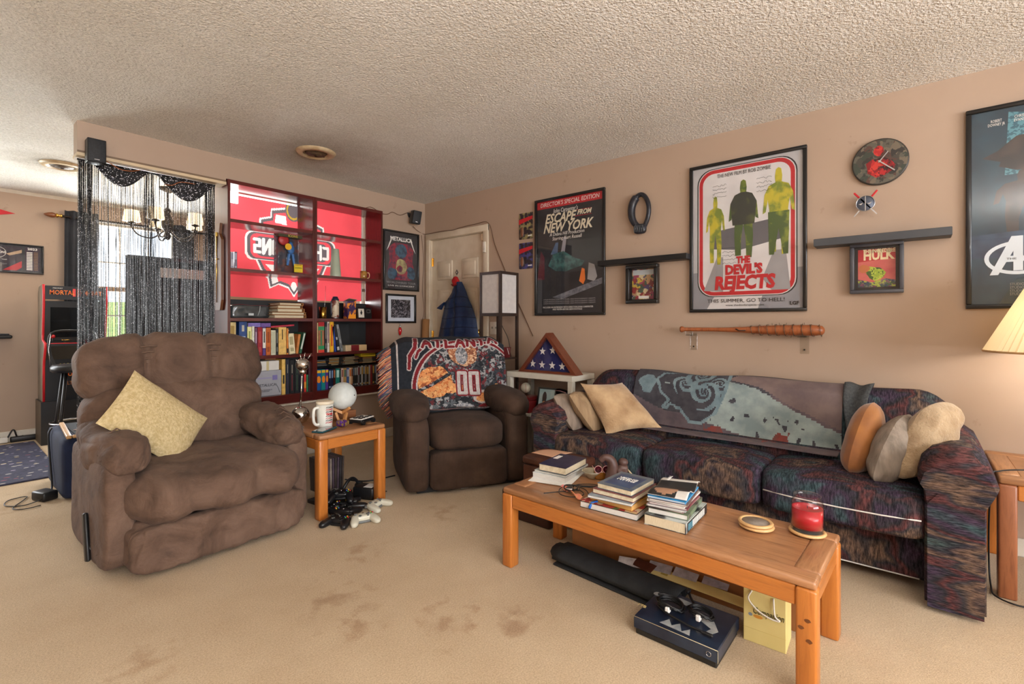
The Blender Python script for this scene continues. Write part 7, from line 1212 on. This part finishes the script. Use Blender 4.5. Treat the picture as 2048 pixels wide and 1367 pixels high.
o = thing('travel_mug', 'large white plastic mug with red and black lettering on the oak side table', 'mug', (-1.845, -1.225, zs)); MUG = M('white_mug_plastic', (222, 222, 214), .35); mb(MUG).lathe([(.043, 0), (.045, .003), (.051, .145), (.049, .145), (.047, .135)], n=36).build('body', o); mb(M('cream_lid', (226, 214, 190), .4)).lathe([(.052, .142), (.054, .15), (.052, .160), (.040, .162), (.001, .157)], n=36).build('lid', o); mb(MUG).tube(spline([(-.046, -.008, .125), (-.075, -.012, .122), (-.083, -.013, .09), (-.08, -.013, .045), (-.065, -.012, .022), (-.045, -.008, .022)], 5), .009, 8).build('handle', o)
for k in range(8):
    zz = .125-.0135*k; tt = 'ATLANTA' if k != 3 else 'Varsity'; m_ = (INK, PR)[k % 2] if k != 3 else PR; r_ = .0455+.006*zz/.145; t_ = text(tt, .013 if k != 3 else .02, m_, o, (0, 0, 0), maxw=.05, shear=.2, ext=.0004, bold=.0004 if k != 3 else .001)
    for vtx in t_.data.vertices:                                  # bend the printed line round the mug
        a = vtx.co.x*t_.scale.x/r_+R(-84); vtx.co = Vector(((r_+.0006+vtx.co.z)*math.cos(a), (r_+.0006+vtx.co.z)*math.sin(a), zz+vtx.co.y))
    t_.scale = (1, 1, 1); t_.rotation_euler = (0, 0, 0)
o = thing('moon_lamp', 'round white moon lamp on a small crossed wooden stand', 'lamp', (-1.715, -1.215, zs)); mb(M('moon_white', (214, 220, 218), .6, c2=(188, 194, 192), scale=9, detail=5, lo=.35, hi=.6, bump=.4, bscale=26, bdist=.004)).sph((0, 0, .178), .088, 36, 24).build('globe', o); mb(INK).cyl((.035, -.081, .185), (.0355, -.0825, .186), .004, n=10).build('port', o); ST = wood('stand_wood', (190, 130, 74), (206, 148, 90), .5, 0)
for a in (35, 155, 275): mb(ST).box((math.cos(R(a))*.035, math.sin(R(a))*.035, .085), (.085, .014, .016), (0, R(-28), R(a))).build('stand_arm', o); mb(ST).box((math.cos(R(a))*.03, math.sin(R(a))*.03, .036), (.014, .014, .078), (0, R(18), R(a))).build('stand_leg', o)
o = thing('smartphone', 'black smartphone in a dark teal case lying on the oak side table', 'phone', (-1.905, -1.33, zs), 28); mb(M('teal_case', (24, 74, 84), .4)).rbox((0, 0, .005), (.155, .076, .010), .004, 2).build('case', o); mb(M('phone_glass', (24, 22, 26), .05, coat=.8)).rbox((0, 0, .0102), (.148, .069, .001), .0004, 1).build('screen', o)
o = thing('foil_pouch', 'crumpled purple and gold foil pouch beside the moon lamp stand', 'wrapper', (-1.775, -1.31, zs), 15); mb(M('purple_gold_foil', (84, 40, 120), .25, .3, c2=(150, 120, 70), scale=40, lo=.45, hi=.55)).soft((0, 0, .022), (.07, .05, .044), 3, 10, .008, 40).build('pouch', o); mb(M('gold_foil_edge', (170, 140, 80), .3, .5)).box((.034, 0, .02), (.01, .04, .02)).build('crimp', o)
o = thing('toy_gadget', 'flat black and white toy buggy with four wheels on the oak side table', 'toy', (-1.635, -1.315, zs), 20); mb(BLACK).rbox((0, 0, .022), (.125, .085, .022), .005, 2).build('chassis', o); mb(M('toy_white_plate', (222, 220, 214), .4)).rbox((0, 0, .036), (.135, .095, .006), .003, 1).build('top_plate', o)
for sx in (-1, 1):
    for sy in (-1, 1): mb(BLACK).cyl((sx*.052, sy*.058, .014), (sx*.052, sy*.04, .014), .0138, n=14).build('wheel', o)
for k in range(7): mb(BLACK).rbox((-.05+.033*(k % 4), -.025+.04*(k//4), .041), (.022, .022, .006), .002, 1, (0, 0, R(k*20))).build('control_pad', o)
o = thing('wooden_tray', 'shallow brown wooden tray at the back of the oak side table', 'tray', (-1.635, -1.02, zs), -4); WTM = wood('tray_wood', (120, 72, 40), (140, 88, 52), .45, 0); mb(WTM).rbox((0, 0, .006), (.17, .20, .012), .002, 1).build('bottom', o)
for s_, d_ in (((0, .096), (.17, .008)), ((0, -.096), (.17, .008))): mb(WTM).rbox((s_[0], s_[1], .028), (d_[0], d_[1], .055), .003, 1).build('side', o)
for x in (-.081, .081): mb(WTM).rbox((x, 0, .028), (.008, .186, .055), .003, 1).build('side', o)
# ---- heap under the side table --------------------------------------------------------
WP = M('white_pad_plastic', (214, 212, 196), .35, c2=(204, 200, 182), scale=9); BP2 = M('black_pad_plastic', (22, 22, 25), .3); GP = M('grey_pad_trim', (104, 106, 104), .4)
def gamepad(label, loc, rot, m, trim):
    o = thing('game_controller', label, 'controller', loc); o.rotation_euler = rot; b = mb(m); b.soft((0, .008, .026), (.10, .062, .036), 3.2, 10)
    for sx in (-1, 1): b.soft((sx*.054, -.022, .021), (.046, .112, .038), 2.6, 10, rot=(R(7), 0, R(sx*17)))
    b.build('shell', o); mb(trim).soft((0, .032, .022), (.125, .026, .022), 4, 8).build('bumper', o); mb(trim).soft((0, -.004, .009), (.085, .045, .016), 4, 6).build('underside', o)
    for x, y in ((-.042, .012), (.022, -.014)): mb(GP if m is WP else BLACK).lathe([(.006, .038), (.006, .046), (.0105, .048), (.0105, .051), (.001, .050)], (x, y, 0), 14).build('thumbstick', o)
    q = mb(GP); q.box((-.022, -.014, .044), (.018, .006, .004)); q.box((-.022, -.014, .044), (.006, .018, .004)); q.build('direction_pad', o)
    for (dx, dy), c in zip(((0, -.01), (.01, 0), (0, .01), (-.01, 0)), ((60, 150, 60), (190, 40, 40), (210, 180, 50), (50, 80, 180))): mb(M('pad_button_%d' % c[0], c, .3)).lathe([(.0042, .04), (.0042, .0455), (.001, .0465)], (.044+dx, .012+dy, 0), 10).build('button', o)
    mb(STEEL).lathe([(.007, .042), (.006, .0455), (.001, .046)], (0, .018, 0), 12).build('guide_button', o); return o
p = onZ(727, 1036, .02); gamepad('white game controller lying in front of the black heap under the oak side table', (p.x, p.y, .0), (0, 0, R(-20)), WP, GP); p = onZ(752, 1009, .02); gamepad('white game controller beside the front table leg, under the oak side table', (p.x, p.y, .0), (0, 0, R(20)), WP, GP)
p = onZ(668, 1043, .02); gamepad('black game controller in front of the oak table leg', (p.x+.02, p.y-.01, .0), (0, 0, R(-60)), BP2, BLACK)
for k, (px, py, dz, rx, rz, lb) in enumerate(((672, 1016, .0, 6, 30, 'black game controller lying flat in the heap next to the front table leg'), (690, 1022, .0, 0, 120, 'black game controller lying flat in the heap behind the front white controller'), (682, 1006, .054, 14, -40, 'black game controller lying tilted on top of the heap'), (705, 1008, .0, -6, 75, 'black game controller in the heap beside the charger bricks'))): p = onZ(px, py, .02); gamepad(lb, (p.x, p.y, dz), (R(rx), 0, R(rz)), BP2, BLACK)
p = onZ(733, 985, .03); o = thing('charger_brick', 'large black power brick with a white label under the oak side table', 'adapter', (p.x, p.y, 0), 25); mb(BLACK).rbox((0, 0, .04), (.10, .15, .08), .012, 2).build('brick', o); mb(PW).box((0, -.03, .0806), (.075, .06, .001)).build('label', o); mb(BLACK).tube(spline([(0, .07, .04), (.03, .11, .03), (.09, .10, .008), (.14, .04, .006), (.12, -.08, .006)], 5), .004).build('lead', o)
p = onZ(705, 985, .03); o = thing('headset', 'black gaming headset lying in the heap under the oak side table', 'headset', (p.x, p.y+.02, 0), 10); mb(BLACK).tube([(.075*math.cos(R(t)), .01*math.sin(R(t*2)), .035+.085*math.sin(R(t))) for t in range(0, 181, 12)], .010, 8).build('headband', o)
for sx in (-1, 1): mb(M('ear_pad', (30, 30, 32), .8)).lathe([(.012, -.014), (.036, -.012), (.04, 0), (.036, .012), (.012, .014)], (sx*.075, 0, .042), 18, (0, R(90), 0)).build('ear_cup', o)
p = onZ(664, 990, .03); o = thing('small_gadget', 'silver and black action camera half buried beside the black controllers', 'gadget', (p.x+.02, p.y, .0), 40); mb(BLACK).rbox((0, 0, .03), (.08, .05, .06), .008, 2).build('body', o); mb(STEEL).lathe([(.016, 0), (.018, .01), (.012, .012)], (0, -.025, .035), 16, (R(90), 0, 0)).build('lens', o); mb(M('white_speckle_sticker', (190, 190, 186), .5, c2=(40, 40, 42), scale=120, lo=.48, hi=.52)).box((.01, 0, .0606), (.05, .04, .001)).build('sticker', o)
rd = random.Random(21)
for k in range(9):
    x = -1.76+.0165*k; c = rd.choice(((92, 74, 66), (60, 50, 46), (130, 116, 104), (74, 60, 70), (46, 42, 44))); o = tag(mb(M('mag_spine_%d' % c[0], c, .5, c2=[v*1.2 for v in c], scale=30)).rbox((0, 0, .115), (.013, .16, .23), .001, 1).build('magazine', None, (x, -.98, 0), (0, R(1.5*(k-4)*.4), R(3))), {92: 'brown', 60: 'dark brown', 130: 'taupe', 74: 'plum', 46: 'black'}[c[0]]+' upright magazine in the row on the floor under the oak side table', 'magazine', 'upright magazines under the side table')
o = tag(mb(M('flat_mag', (40, 36, 34), .4)).rbox((0, 0, .012), (.24, .19, .024), .003, 1).build('game_case', None, (-1.77, -1.19, 0), (0, 0, R(8))), 'black flat game case lying under the heap of controllers', 'case')
o = tag(mb(M('manila_card', (206, 180, 120), .7)).rbox((0, 0, .004), (.17, .06, .008), .002, 1).build('envelope', None, (-1.77, -1.18, .026), (0, 0, R(4))), 'cream envelope on the flat game case under the oak side table', 'envelope')
wire('floor_cable', [onZ(690, 958, .006), onZ(715, 961, .006), onZ(735, 961, .006), onZ(760, 957, .006), onZ(790, 950, .006)], 'black cable lying on the carpet behind the oak side table', .005, BLACK)
o = tag(mb(M('white_paper', (232, 230, 224), .8)).box((0, 0, .002), (.14, .012, .003)).build('paper_strip', None, (-1.02, -1.70, 0), (0, 0, R(-22))), 'narrow white paper strip on the carpet under the corner recliner', 'paper')
